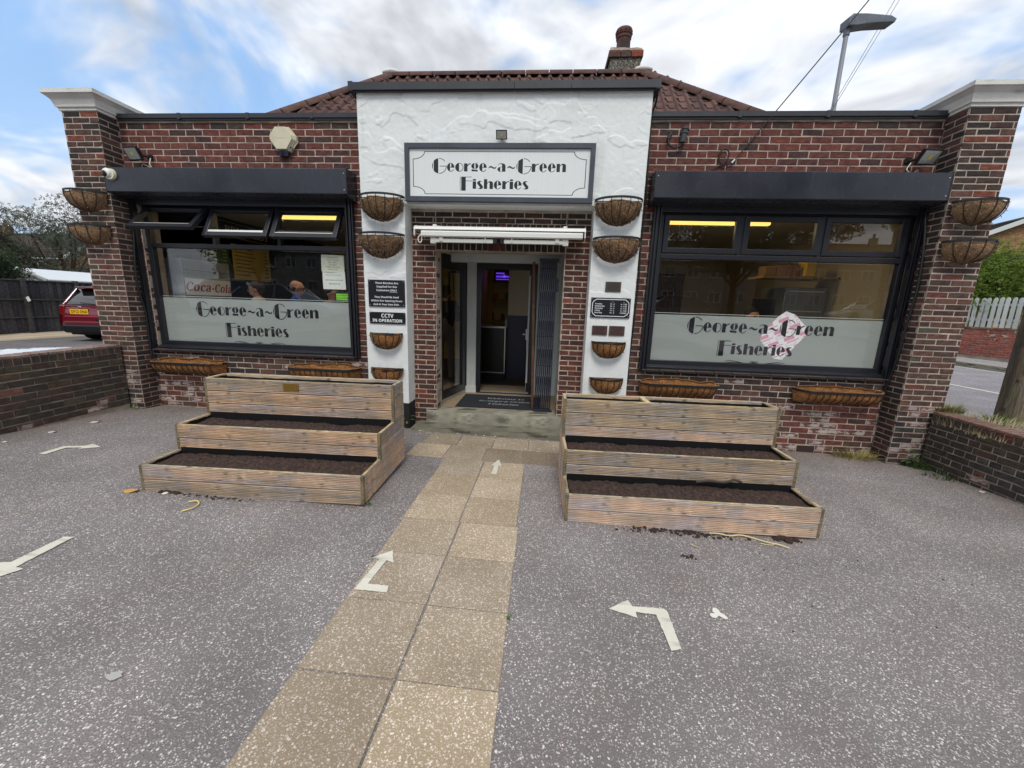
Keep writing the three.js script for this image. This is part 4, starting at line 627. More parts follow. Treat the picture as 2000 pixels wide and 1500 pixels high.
// ---- roller shutters: box over each window and its two guide rails
function shutter(x0, x1, rails, label) {
  const t = thing('roller_shutter', label, 'roller shutter', [(x0 + x1) / 2, 2.87, 0]), c = (x0 + x1) / 2, y = 2.87, prof = [[0.0, 3.185], [0.262, 3.176], [0.270, 3.168], [0.270, 2.900], [0.264, 2.892], [0.20, 2.868], [0.03, 2.862], [0.0, 2.862]];
  const b = prismX(prof, x0 + 0.004, x1 - 0.004); b.translate(-c, -y, 0); mesh('shutter_box', uvm(b, 0.6), M.blackMetal, t);
  for (const x of [x0, x1 - 0.004]) { const e = prismX(prof.map(([z, yy]) => [z > 0.1 ? z + 0.003 : z, yy + (yy > 3 ? 0.003 : -0.003)]), x, x + 0.004); e.translate(-c, -y, 0); mesh('end_plate', e, M.blackMetal, t); }
  for (const r of rails) { const g = merge([span(r - 0.045, r + 0.045, 0.885, 2.868, 0.002, 0.022), span(r - 0.045, r - 0.032, 0.885, 2.868, 0.022, 0.058), span(r + 0.032, r + 0.045, 0.885, 2.868, 0.022, 0.058), span(r - 0.012, r + 0.012, 0.885, 2.868, 0.022, 0.052)]); g.translate(-c, -y, 0); mesh('guide_rail', g, M.blackFrame, t); }
  const slat = prismX([[-0.02, 2.88], [0.028, 2.88], [0.028, 2.80], [-0.02, 2.80]], Math.min(...rails) + 0.05, Math.max(...rails) - 0.05); slat.translate(-c, -y, 0); mesh('bottom_slat', slat, M.blackFrame, t);
  const sc = []; for (const [x, yy] of [[x0 + 0.03, 3.12], [x1 - 0.03, 3.12], [x1 - 0.03, 2.94]]) sc.push(new THREE.SphereGeometry(0.007, 8, 6).translate(x - c, yy - y, 0.271)); mesh('rivet', merge(sc), std({ color: srgb(190, 190, 190) }), t);
}
shutter(-5.50, -2.39, [-5.46, -2.485], 'black roller shutter box and rails over the left window, camera at its end');
shutter(1.192, 4.275, [1.315, 4.275], 'black roller shutter box and rails over the right window');

// ---------------------------------------------------------------- signs and plaques
function board(name, label, category, x0, x1, y0, y1, z, th, tx, mat, edge) {
  const t = thing(name, label, category, [(x0 + x1) / 2, y0, z]); const w = x1 - x0, h = y1 - y0;
  mesh('board', rbox(w, h, th, 0.003, 0, h / 2, th / 2), edge || M.blackMetal, t);
  mesh('face', ni(sheet(1, 1, (u, v) => [(u - 0.5) * (w - 0.004), 0.002 + v * (h - 0.004), th + 0.0015])), mat || phys({ map: tx, roughness: 0.35 }), t);
  return t;
}
const screws = (t, w, h, z, inset = 0.018, r = 0.006) => mesh('screw', merge([[-1, 0], [1, 0], [-1, 1], [1, 1]].map(([a, b]) => new THREE.SphereGeometry(r, 8, 6).scale(1, 1, 0.4).translate(a * (w / 2 - inset), b ? h - inset : inset, z))), phys({ color: srgb(170, 170, 172), metalness: 0.6, roughness: 0.4 }), t);
{ // the name board over the door
  const x0 = -1.668, x1 = 0.508, y0 = 2.822, y1 = 3.440, fw = 0.05, W = x1 - x0, H = y1 - y0;
  const tx = canvasTex(2048, 584, (c, w, h) => {
    c.fillStyle = '#e4e8e6'; c.fillRect(0, 0, w, h);
    for (let i = 0; i < 900; i++) { c.fillStyle = `rgba(${120 + 60 * hash2(i, 1, 3)},130,125,${0.015 + 0.02 * hash2(i, 2, 3)})`; const x = hash2(i, 3, 3) * w; c.fillRect(x, 0, 1 + hash2(i, 4, 3) * 3, h * hash2(i, 5, 3)); }
    for (let i = 0; i < 60; i++) { c.fillStyle = `rgba(120,118,100,${0.05 * hash2(i, 7, 5)})`; c.beginPath(); c.ellipse(hash2(i, 8, 5) * w, hash2(i, 9, 5) * h, 4 + 30 * hash2(i, 10, 5), 3 + 12 * hash2(i, 11, 5), 0, 0, TAU); c.fill(); }
    c.strokeStyle = '#23262c'; c.lineWidth = 8; const m = 46, my = 38, r = 134, ry = 88; c.beginPath(); c.moveTo(m + r, my); c.lineTo(w - m - r, my); c.ellipse(w - m, my, r, ry, 0, Math.PI, Math.PI / 2, true); c.lineTo(w - m, h - my - ry); c.ellipse(w - m, h - my, r, ry, 0, -Math.PI / 2, Math.PI, true); c.lineTo(m + r, h - my); c.ellipse(m, h - my, r, ry, 0, 0, -Math.PI / 2, true); c.lineTo(m, my + ry); c.ellipse(m, my, r, ry, 0, Math.PI / 2, 0, true); c.closePath(); c.stroke();
    const t = document.createElement('canvas'); t.width = w; t.height = h; const k = t.getContext('2d'); k.fillStyle = '#101216'; k.strokeStyle = '#101216'; shopName(k, w / 2 + 4, 272, 480, 98, -42); c.drawImage(t, 0, 0);
  });
  const t = thing('shop_sign', 'white name board with black border over the doorway', 'shop sign', [(x0 + x1) / 2, y0, 0.246]);
  mesh('board', uvm(span(-W / 2 + 0.02, W / 2 - 0.02, 0.02, H - 0.02, 0, 0.028)), M.whitePlastic, t);
  mesh('face', ni(sheet(1, 1, (u, v) => [(u - 0.5) * (W - 2 * fw + 0.004), fw + v * (H - 2 * fw), 0.0295])), phys({ map: tx, roughness: 0.38, clearcoat: 0.15 }), t);
  const fm = phys({ map: T.metal, color: srgb(78, 84, 94), roughness: 0.4 }), mit = (a, b, c, d) => prism([a, b, c, d], 0.05, 0.003);
  const o = W / 2, i = W / 2 - fw; mesh('frame_bar', mit([-o, H], [o, H], [i, H - fw], [-i, H - fw]), fm, t); mesh('frame_bar', mit([-o, 0], [-i, fw], [i, fw], [o, 0]), fm, t); mesh('frame_bar', mit([-o, 0], [-o, H], [-i, H - fw], [-i, fw]), fm, t); mesh('frame_bar', mit([o, 0], [i, fw], [i, H - fw], [o, H]), fm, t);
}
{ // notices on the white pillars
  const benches = canvasTex(768, 544, (c, w, h) => { c.fillStyle = '#15171c'; c.fillRect(0, 0, w, h); const f = 'bold 54px sans-serif', s = '#e9ebec'; text(c, ['These Benches Are', 'Supplied For Our'], w / 2 + 10, 62, 74, f, s); c.font = f; text(c, ['Customers ONLY'], w / 2 + 4, 210, 0, f, s); c.fillRect(448, 244, 170, 5); text(c, ['They Should Be Used', 'Within Our Opening Hours', 'And At Your Own Risk .'], w / 2, 350, 76, 'bold 52px sans-serif', s); });
  let t = board('benches_sign', 'large black sign about benches on the left white pillar', 'sign', -2.184, -1.716, 1.588, 1.914, 0.25, 0.008, benches); screws(t, 0.468, 0.326, 0.0095);
  const cctv = canvasTex(640, 196, (c, w, h) => { c.fillStyle = '#101316'; c.fillRect(0, 0, w, h); text(c, ['CCTV'], w / 2, 58, 0, 'bold 92px sans-serif', '#f2f4f4'); text(c, ['IN OPERATION'], w / 2, 144, 0, 'bold 76px sans-serif', '#f2f4f4'); });
  t = board('cctv_sign', 'black sign reading CCTV in operation under the benches sign', 'sign', -2.182, -1.717, 1.377, 1.519, 0.25, 0.008, cctv); screws(t, 0.465, 0.142, 0.0095, 0.014, 0.004);
  const hours = canvasTex(960, 480, (c, w, h) => {
    c.fillStyle = '#14161b'; c.fillRect(0, 0, w, h); c.strokeStyle = '#eceeee'; c.lineWidth = 16; const m = 34, r = 70; c.beginPath(); c.moveTo(m + r + 30, m); c.lineTo(w - m - r - 30, m); c.quadraticCurveTo(w - m - r, m + 4, w - m - r + 4, m + 26); c.quadraticCurveTo(w - m - 30, m + 30, w - m, m + r + 30); c.lineTo(w - m, h - m - r - 30); c.quadraticCurveTo(w - m - 30, h - m - 30, w - m - r + 4, h - m - 26); c.lineTo(w - m - r - 30, h - m); c.lineTo(m + r + 30, h - m); c.quadraticCurveTo(m + r, h - m - 4, m + r - 4, h - m - 26); c.quadraticCurveTo(m + 30, h - m - 30, m, h - m - r - 30); c.lineTo(m, m + r + 30); c.quadraticCurveTo(m + 30, m + 30, m + r - 4, m + 26); c.closePath(); c.stroke();
    text(c, ['Lunch'], 520, 92, 0, '26px sans-serif', '#c8caca'); text(c, ['Tea'], 800, 92, 0, '26px sans-serif', '#c8caca');
    const f = 'bold 44px sans-serif', s = '#f0f1f1'; text(c, ['Tuesday', 'Wednesday', 'Thursday', 'Friday', 'Saturday'], 92, 146, 54, f, s, 'left'); text(c, ['11 - 2', '11 - 2', '11 - 2', '11 - 2', '11 - 2'], 520, 146, 54, f, s); text(c, ['4 - 7.30', '4 - 7.30', '4 - 7.30', '4 - 7.30', 'CLOSED'], 800, 146, 54, f, s);
  });
  t = board('opening_hours_sign', 'black opening hours sign with white border on the right pillar', 'sign', 0.578, 1.046, 1.542, 1.776, 0.25, 0.008, hours); screws(t, 0.468, 0.234, 0.0095, 0.016, 0.005);
  const plaque = (k) => canvasTex(256, 176, (c, w, h) => { c.fillStyle = k === 0 ? '#57504b' : k === 1 ? '#5e4746' : '#654c4a'; c.fillRect(0, 0, w, h); c.strokeStyle = '#7b706a'; c.lineWidth = 3; c.strokeRect(4, 4, w - 8, h - 8); c.fillStyle = '#3d3331'; for (let i = 0; i < 6; i++) { const l = 90 + 110 * hash2(i, k, 6); c.fillRect((w - l) / 2, 26 + i * 24, l, 8); } });
  const pm = k => phys({ map: plaque(k), metalness: 0.55, roughness: 0.38 });
  for (const [x0, x1, y0, y1, k, l] of [[0.734, 0.918, 1.846, 1.964, 0, 'small grey brown metal plaque above the opening hours sign'], [0.612, 0.796, 1.33, 1.443, 1, 'small bronze plaque below the hours sign, nearer the doorway'], [0.818, 1.004, 1.33, 1.446, 2, 'small bronze plaque below the hours sign, nearer the right window']]) board('plaque', l, 'plaque', x0, x1, y0, y1, 0.249, 0.005, null, pm(k), phys({ color: srgb(90, 74, 70), metalness: 0.6, roughness: 0.4 }));
}

// ---------------------------------------------------------------- wall baskets
const fibreM = std({ color: srgb(128, 100, 70), roughness: 1 }), fibreG = std({ color: srgb(120, 104, 86), roughness: 1 });
function halfBasket(r, d, h, { gap = 0.0, ribs = 7, seed = 1, fresh = false, droop = 0.5, fuzz = 200, dark = false, pocket = 0, pale = false }) {
  const t = new THREE.Group(); rnd = mulberry(seed * 131 + 7);
  const prof = s => Math.pow(Math.max(0, 1 - Math.pow(Math.max(0, s), 2.5)), 0.52), P = (th, s, k = 1) => [r * k * Math.cos(th) * prof(s), -h * s, 0.012 + d * k * Math.sin(th) * prof(s)];
  // liner: a stuffed coir bowl, uneven along the top
  const top = th => gap + 0.018 * (fbm(th * 2.2 + seed, seed, 3, 2101) - 0.5) * 2, bul = (th, s) => 1.0 - 0.03 + 0.05 * (fbm(th * 3 + seed * 7, s * 4, 3, 2111) - 0.5) + 0.018 * Math.abs(Math.sin(th * ribs)) * Math.sin(s * 3.1) + (droop ? droop * 0.07 * Math.exp(-Math.pow((s - 0.12 - gap / h) / 0.2, 2)) * fbm(th * 2.7 + seed, 1, 2, 2121) : 0);
  const outer = sheet(48, 20, (u, v) => { const th = Math.PI * (1 - u), s0 = Math.max(0, top(th) / h), s = s0 + (0.985 - s0) * v; return P(th, s, bul(th, s)); }, [1.6, 0.7]);
  const inner = sheet(48, 8, (u, v) => { const th = Math.PI * u, s0 = Math.max(0, top(Math.PI - th) / h), q = P(Math.PI - th + 0, s0 + 0.45 * v, 0.90 * bul(th, 0.1)); return [-q[0] * -1, q[1] - 0.004, q[2]]; }, [1.6, 0.4]);
  const back = sheet(24, 4, (u, v) => { const a = (u - 0.5) * 2, y = -(gap * 0.4) + 0.02 * (fbm(a * 4 + seed, 2, 3, 2131) - 0.5) - v * h * 0.5; return [a * r * 0.93, y, 0.008 + 0.004 * Math.sin(u * 9)]; }, [1.2, 0.4]);
  const rimRoll = tube(range(0, Math.PI, Math.PI / 26).map(th => { const s0 = Math.max(0, top(th) / h), q = P(th, s0, 0.97 * bul(th, s0)); return V(q[0], q[1], q[2]); }), 0.011, 60, 5);
  const lm = fresh ? M.coirNew : pale ? M.coirPale : M.coir;
  mesh('coir_liner', merge([ni(outer), ni(inner), ni(back), rimRoll]), lm, t);
  const fz = []; for (let i = 0; i < fuzz; i++) { const th = rnd() * Math.PI, s = rnd() ** 1.5 * 0.85 + Math.max(0, top(th) / h), q = P(th, Math.min(s, 0.98), bul(th, s) + 0.005), l = rr(0.012, 0.045), a = [q[0] + rr(-l, l) * 0.9, q[1] + rr(-l, l * 0.6), q[2] + rr(0, l) * 0.7], m = [(q[0] + a[0]) / 2 + rr(-0.01, 0.01), (q[1] + a[1]) / 2 + rr(-0.01, 0.01), (q[2] + a[2]) / 2 + 0.004]; const w = 0.0012; fz.push(q[0] - w, q[1], q[2], q[0] + w, q[1], q[2], ...m, ...m, q[0] + w, q[1], q[2], ...a); }
  if (fuzz) { const g = new THREE.BufferGeometry(); g.setAttribute('position', new THREE.Float32BufferAttribute(fz, 3)); g.computeVertexNormals(); const m = mesh('loose_fibres', uvm(g), fresh ? fibreM : fibreG, t); m.material.side = THREE.DoubleSide; m.userData.kind = 'stuff'; }
  // iron: flat rim band, back bar, ribs meeting at the foot
  mesh('rim', merge([ni(sheet(40, 1, (u, v) => { const q = P(Math.PI * u, 0, 1.015); return [q[0], q[1] - 0.012 + 0.024 * v, q[2]]; })), ni(sheet(40, 1, (u, v) => { const q = P(Math.PI * (1 - u), 0, 0.995); return [q[0], q[1] - 0.012 + 0.024 * v, q[2]]; })), ni(sheet(40, 1, (u, v) => { const q = P(Math.PI * (1 - u), 0, 0.995 + 0.02 * v); return [q[0], q[1] + 0.012, q[2]]; })), rod([-r * 1.01, 0, 0.006], [r * 1.01, 0, 0.006], 0.005, 6)]), M.blackIron, t);
  for (let i = 1; i <= ribs; i++) { const th = Math.PI * i / (ribs + 1); mesh('rib', tube(range(0, 1, 1 / 10).map(s => { const q = P(th, s, 1.02); return V(q[0], q[1], q[2] + 0.002); }), 0.0042, 14, 5), M.blackIron, t); }
  if (pocket) { const p = mesh('torn_edge', merge([tube([[-0.03, -0.01, d * 0.98], [0.0, -0.035, d * 0.97], [0.035, -0.012, d * 0.98]], 0.006, 10, 5)]), lm, t); void p; }
  if (dark) mesh('black_liner', sheet(24, 3, (u, v) => { const th = Math.PI * (1 - u), q = P(th, -0.05 + 0.16 * v + 0.08 * (fbm(u * 9 + seed, v, 2, 2141) - 0.5), 1.03); return q; }), M.liner, t);
  return t;
}
const baskets = [
  ['big', [-1.958, 2.862, 0.25], 'upper of the two large wall baskets on the left white pillar'],
  ['big2', [-1.975, 2.437, 0.25], 'large shaggy wall basket on the left white pillar above the black signs'],
  ['big', [0.807, 2.852, 0.25], 'upper of the two large wall baskets on the right white pillar'],
  ['big3', [0.818, 2.437, 0.25], 'large wall basket on the right white pillar above the plaques'],
  ['small', [-1.961, 1.254, 0.25], 'small wall basket on the left white pillar under the CCTV sign'],
  ['smallDark', [-1.966, 0.806, 0.25], 'small wall basket with black lining, low on the left white pillar'],
  ['smallNew', [0.82, 1.247, 0.25], 'small tan wall basket under the two bronze plaques'],
  ['smallNew', [0.826, 0.80, 0.25], 'small tan wall basket low on the right pillar behind the planter'],
  ['pale', [-5.745, 2.868, 0.26], 'upper wall basket on the left brick corner pier'],
  ['pale', [-5.765, 2.472, 0.26], 'lower wall basket on the left brick corner pier'],
  ['pale', [4.565, 2.872, 0.26], 'upper wall basket on the right brick corner pier'],
  ['pale', [4.565, 2.472, 0.26], 'lower wall basket on the right brick corner pier'],
];
const basketKinds = {
  big: { r: 0.265, d: 0.20, h: 0.27, gap: 0.05, ribs: 7, seed: 3, droop: 0.6, fuzz: 420 }, big2: { r: 0.272, d: 0.20, h: 0.27, gap: 0.04, ribs: 7, seed: 9, droop: 2.6, fuzz: 900 }, big3: { r: 0.268, d: 0.20, h: 0.265, gap: 0.028, ribs: 7, seed: 14, droop: 1.2, fuzz: 520 },
  small: { r: 0.205, d: 0.155, h: 0.205, gap: 0.0, ribs: 6, seed: 21, fresh: true, droop: 0.8, fuzz: 160 }, smallDark: { r: 0.205, d: 0.155, h: 0.20, gap: 0.0, ribs: 6, seed: 25, fresh: true, droop: 1, fuzz: 120, dark: true }, smallNew: { r: 0.205, d: 0.155, h: 0.20, gap: 0.0, ribs: 7, seed: 31, fresh: true, droop: 0, fuzz: 90, pocket: 1 },
  pale: { r: 0.245, d: 0.20, h: 0.225, gap: 0.02, ribs: 5, seed: 37, droop: 0.4, fuzz: 160, pale: true },
};
const protos = {};
for (const [k, p, label] of baskets) {
  if (!protos[k]) { protos[k] = halfBasket(basketKinds[k].r, basketKinds[k].d, basketKinds[k].h, basketKinds[k]); protos[k].name = numbered('wall_basket'); protos[k].userData = { label, category: 'wall basket', group: 'half round wall baskets on the shop front' }; protos[k].position.set(...p); scene.add(protos[k]); }
  else { rnd = mulberry(Math.round(p[1] * 999)); copyOf(protos[k], p, rr(-0.04, 0.04), label); }
}
// long hay-rack troughs under the windows
function trough(L, d, h, seed) {
  const t = new THREE.Group(); rnd = mulberry(seed); const n = 10;
  const F = (a, s, k = 1) => { // a 0..1 along the front from one wall end to the other
    const e = 0.13, x = (a - 0.5) * L, ed = Math.min(a, 1 - a) * L, zz = ed < e ? Math.sqrt(Math.max(0, 1 - Math.pow(1 - ed / e, 2))) : 1; const pr = Math.pow(Math.max(0, 1 - Math.pow(Math.max(0, s), 2.1)), 0.5); return [x * (1 - 0.06 * s), -h * s, 0.014 + d * zz * k * (0.10 + 0.90 * pr)];
  };
  const lip = a => 0.012 + 0.016 * (fbm(a * 7 + seed, 3, 3, 2201) - 0.5) * 2;
  const outer = sheet(70, 14, (u, v) => { const s = -lip(u) / h + (1 + lip(u) / h) * v * 0.98; const q = F(u, Math.max(0, s), 0.965 + 0.03 * (fbm(u * 16, v * 4 + seed, 3, 2211) - 0.5)); if (s < 0) q[1] = -s * h; return q; }, [2.6, 0.6]);
  const inner = sheet(70, 8, (u, v) => { const q = F(1 - u, 0.7 * v, 0.86); q[1] += v < 0.01 ? lip(1 - u) : 0; return q; }, [2.6, 0.5]);
  const back = sheet(60, 6, (u, v) => { const a = u, y = (0.05 + 0.035 * (fbm(u * 5 + seed * 3, 1, 3, 2221) - 0.5) * 2) * Math.pow(Math.sin(Math.PI * clamp(u * 0.94 + 0.03)), 0.4) * (1 - v) - v * h * 0.8; return [(a - 0.5) * L * 0.97, y, 0.02 + 0.02 * v + 0.016 * fbm(u * 9, seed, 2, 2231) * (1 - v)]; }, [2.4, 0.4]);
  const lipT = tube(range(0.01, 0.99, 0.02).map(a => { const q = F(a, 0, 0.92); return V(q[0], lip(a), q[2]); }), 0.012, 90, 5), lipB = tube(range(0.02, 0.98, 0.03).map(a => V((a - 0.5) * L * 0.97, (0.05 + 0.035 * (fbm(a * 5 + seed * 3, 1, 3, 2221) - 0.5) * 2) * Math.pow(Math.sin(Math.PI * clamp(a * 0.94 + 0.03)), 0.4), 0.026 + 0.016 * fbm(a * 9, seed, 2, 2231))), 0.009, 80, 5);
  mesh('coir_liner', merge([ni(outer), ni(inner), ni(back), lipT, lipB]), M.coirNew, t);
  mesh('rim', merge([ni(sheet(80, 1, (u, v) => { const q = F(u, 0, 1.02); return [q[0], q[1] - 0.013 + 0.026 * v, q[2]]; })), ni(sheet(80, 1, (u, v) => { const q = F(1 - u, 0, 1.0); return [q[0], q[1] - 0.013 + 0.026 * v, q[2]]; })), ni(sheet(80, 1, (u, v) => { const q = F(1 - u, 0, 1.0 + 0.02 * v); return [q[0], q[1] + 0.013, q[2]]; }))]), M.blackIron, t);
  for (let i = 1; i < 13; i++) { const a = i / 13; mesh('rib', tube(range(0, 1, 0.1).map(s => { const q = F(a, s, 1.03); return V(q[0], q[1], q[2]); }), 0.0042, 12, 5), M.blackIron, t); }
  mesh('base_bar', tube([[-L * 0.44, -h * 0.99, 0.02], [0, -h, 0.03], [L * 0.44, -h * 0.99, 0.02]], 0.006, 12, 5), M.blackIron, t); void n; return t;
}
{
  const grp = 'long wall troughs under the shop windows', spots = [[-4.895, 0.735, 0.004, 1.03, 51, 'long coir trough under the left window, nearest the corner pier'], [-2.925, 0.738, 0.004, 0.99, 67, 'long coir trough under the left window, beside the white pillar'], [1.775, 0.738, 0.004, 0.98, 83, 'long coir trough under the right window, behind the planter'], [3.70, 0.732, 0.004, 1.0, 99, 'long coir trough under the right window, nearest the right pier']];
  for (const [x, y, z, L, seed, label] of spots) { const t = trough(L, 0.225, 0.165, seed); t.name = numbered('wall_trough'); t.userData = { label, category: 'wall trough', group: grp }; t.position.set(x, y, z); scene.add(t); }
}

// ---------------------------------------------------------------- tiered planters
const woodTones = [[1.0, 0.98, 0.96], [1.10, 1.04, 0.96], [0.88, 0.90, 0.88], [1.18, 1.17, 1.18], [1.06, 0.98, 0.86], [0.80, 0.82, 0.79], [0.92, 0.95, 0.88]].map((c, i) => std({ map: (() => { const t = T.wood.clone(); t.offset.set(0.13 * i, 0); t.needsUpdate = true; return t; })(), bumpMap: T.woodB, bumpScale: 0.003, color: lin(c[0] * 1.14, c[1] * 1.06, c[2] * 1.20), roughness: 0.9 }));
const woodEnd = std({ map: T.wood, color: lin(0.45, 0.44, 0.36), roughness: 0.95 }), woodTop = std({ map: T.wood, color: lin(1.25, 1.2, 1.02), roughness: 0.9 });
// a grooved deck board: length along x, height up, grooves on the outer (+z) face, base at y = 0
const boardCache = new Map();
function deckBoard(L, H, k) {
  const key = L.toFixed(3) + H + k; if (boardCache.has(key)) return boardCache.get(key); const th = 0.026, n = 7, pts = [[0.003, 0], [th - 0.004, 0], [th, 0.004]]; const pit = (H - 0.012) / n;
  for (let i = 0; i < n; i++) { const y = 0.006 + i * pit; pts.push([th, y + pit * 0.50], [th - 0.0075, y + pit * 0.60], [th - 0.0075, y + pit * 0.90], [th, y + pit]); }
  pts.push([th, H - 0.005], [th - 0.004, H], [0.003, H], [0, H - 0.003], [0, 0.003]);
  const g = prismX(pts, -L / 2, L / 2), p = g.attributes.position, uv = new Float32Array(p.count * 2), nn = g.attributes.normal;
  for (let i = 0; i < p.count; i++) { const ax = Math.abs(nn.getX(i)) > 0.9; uv[2 * i] = ax ? 0.3 + p.getZ(i) * 0.3 : (p.getX(i) + L / 2) / 1.9 + k * 0.21; uv[2 * i + 1] = Math.abs(nn.getY(i)) > 0.9 ? p.getZ(i) / 0.12 + 0.1 : p.getY(i) / 0.125 + k * 0.37; }
  g.setAttribute('uv', new THREE.BufferAttribute(uv, 2)); boardCache.set(key, g); return g;
}
function planter(name, label, pos, turn, W, tiers, depth, seed, plate) { // tiers: [front z, base y, number of boards]
  const t = thing(name, label, 'planter', pos, turn), BH = 0.1185; rnd = mulberry(seed);
  tiers.forEach(([zf, yb, n], ti) => {
    const back = ti < 2 ? Math.min(-depth, zf - 0.3) : -depth, D = zf - back, yt = yb + n * BH;
    for (let i = 0; i < n; i++) {
      const wob = rr(-0.002, 0.002), m = mesh('front_board', deckBoard(W - 0.036, BH - 0.007, Math.floor(rnd() * 4)), pick(woodTones), t); m.position.set(rr(-0.002, 0.002), yb + i * BH, zf - 0.026 + wob);
      for (const s of [-1, 1]) { const b = mesh('side_board', deckBoard(D - 0.02, BH - 0.007, Math.floor(rnd() * 4)), pick(woodTones), t); b.rotation.y = s * Math.PI / 2; b.position.set(s * (W / 2 - 0.026 + rr(-0.001, 0.001)), yb + i * BH, (zf + back) / 2 - 0.012); }
      const bk = mesh('back_board', deckBoard(W - 0.05, BH - 0.004, 1), woodTones[2], t); bk.rotation.y = Math.PI; bk.position.set(0, yb + i * BH, back + 0.03);
    }
    for (const s of [-1, 1]) { const c = mesh('corner_post', uvm(rbox(0.024, n * BH - 0.002, 0.034, 0.004, s * (W / 2 - 0.011), yb + n * BH / 2, zf - 0.015), 1 / 0.3), woodEnd, t); void c; }
    mesh('top_edge', uvm(merge([box(W - 0.04, 0.002, 0.022, 0, yt - 0.003, zf - 0.013), ...[-1, 1].map(s => box(0.022, 0.002, D - 0.06, s * (W / 2 - 0.013), yt - 0.003, (zf + back) / 2)), box(W - 0.06, 0.002, 0.022, 0, yt - 0.003, back + 0.017)]), 0.5), woodTop, t);
    // black membrane turned up inside, compost sunk below the rim
    const nextZ = ti < 2 ? tiers[ti + 1][0] : back + 0.03, soilY = yt - (ti === 2 ? 0.085 : 0.03 + 0.012 * ti);
    const ln = (f, a, b) => ni(sheet(60, 3, (u, v) => { const x = a + (b - a) * u; return f(x, v, (fbm(u * 12 + seed + ti, v, 3, 2301) - 0.5) * 0.02); }));
    const parts = [ln((x, v, w) => [x, yt - 0.010 + w * 0.8 - v * 0.1, zf - 0.030 - 0.004 * v + w * 0.15], -W / 2 + 0.03, W / 2 - 0.03), ln((x, v, w) => [x, (ti < 2 ? yt + 0.02 : yt - 0.028 + 0.6 * w) - v * 0.12, nextZ - (ti < 2 ? -0.003 : -0.006) + 0.0], -W / 2 + 0.03, W / 2 - 0.03)];
    for (const s of [-1, 1]) parts.push(ni(sheet(30, 3, (u, v) => { const z = zf - 0.03 - (zf - nextZ - 0.03) * u, w = (fbm(u * 6 + seed + s, v, 3, 2311) - 0.5) * 0.03; return [s * (W / 2 - 0.031 - Math.max(0, w) * 0.3), yt - 0.012 + w - v * 0.1, z]; })));
    const lm = mesh('membrane', merge(parts.map(p => uvm(p))), M.liner, t); M.liner.side = THREE.DoubleSide; void lm;
    const soil = sheet(130, 34, (u, v) => { const x = (u - 0.5) * (W - 0.066), z = zf - 0.034 - (zf - nextZ - 0.04) * v; const e = Math.min(u, 1 - u) * 14, f = Math.min(v, 1 - v) * 6; return [x, soilY - 0.02 + 0.03 * fbm(x * 5 + seed, z * 7, 3, 2321) + 0.020 * fbm(x * 26, z * 26 + seed, 3, 2331) + 0.01 * hash2(Math.round(u * 130), Math.round(v * 34), seed) - 0.015 * clamp(1 - Math.min(e, f)), z]; }, [W * 2.2, 0.7]);
    if (ti < 2 || !plate) mesh('compost', soil, M.soil, t); else mesh('membrane', uvm(ni(sheet(70, 10, (u, v) => { const x = (u - 0.5) * (W - 0.066), z = zf - 0.034 - (zf - nextZ - 0.04) * v; return [x, yt - 0.05 + 0.06 * (fbm(u * 8 + 3, v * 2, 4, 2341) - 0.45), z]; }))), M.liner, t);
    if (ti === 2 && !plate) mesh('divider', uvm(box(0.05, 0.02, zf - back - 0.06, -0.19, yt - 0.014, (zf + back) / 2)), woodTop, t);
  });
  if (plate) mesh('name_plate', rbox(0.145, 0.07, 0.004, 0.001, -0.06, tiers[2][1] + 2 * 0.1185 + 0.062, tiers[2][0] + 0.003), phys({ color: srgb(176, 138, 62), metalness: 0.7, roughness: 0.45, map: T.metal }), t);
  return t;
}
{
  const gl = 0.108;
  planter('tiered_planter', 'three tier timber planter left of the slab path, brass plate on top', [-2.195, gl, 2.455], 0.022, 1.79, [[0, 0.0, 2], [-0.345, 0.222, 2], [-0.69, 0.445, 3]], 0.965, 301, true);
  planter('tiered_planter', 'three tier timber planter right of the slab path, no plate', [1.168, 0.042, 2.362], 0.015, 1.86, [[0, 0.0, 2], [-0.335, 0.222, 2], [-0.665, 0.455, 3]], 0.93, 401, false);
  solo('root_stick', tube([[1.28, 0.318, 2.10], [1.38, 0.326, 2.085], [1.50, 0.33, 2.10], [1.58, 0.348, 2.09], [1.63, 0.34, 2.10]], 0.011, 24, 6), std({ color: srgb(70, 62, 54), roughness: 1 }), 'grey knobbly root lying on the lowest bed of the right planter', 'stick');
}

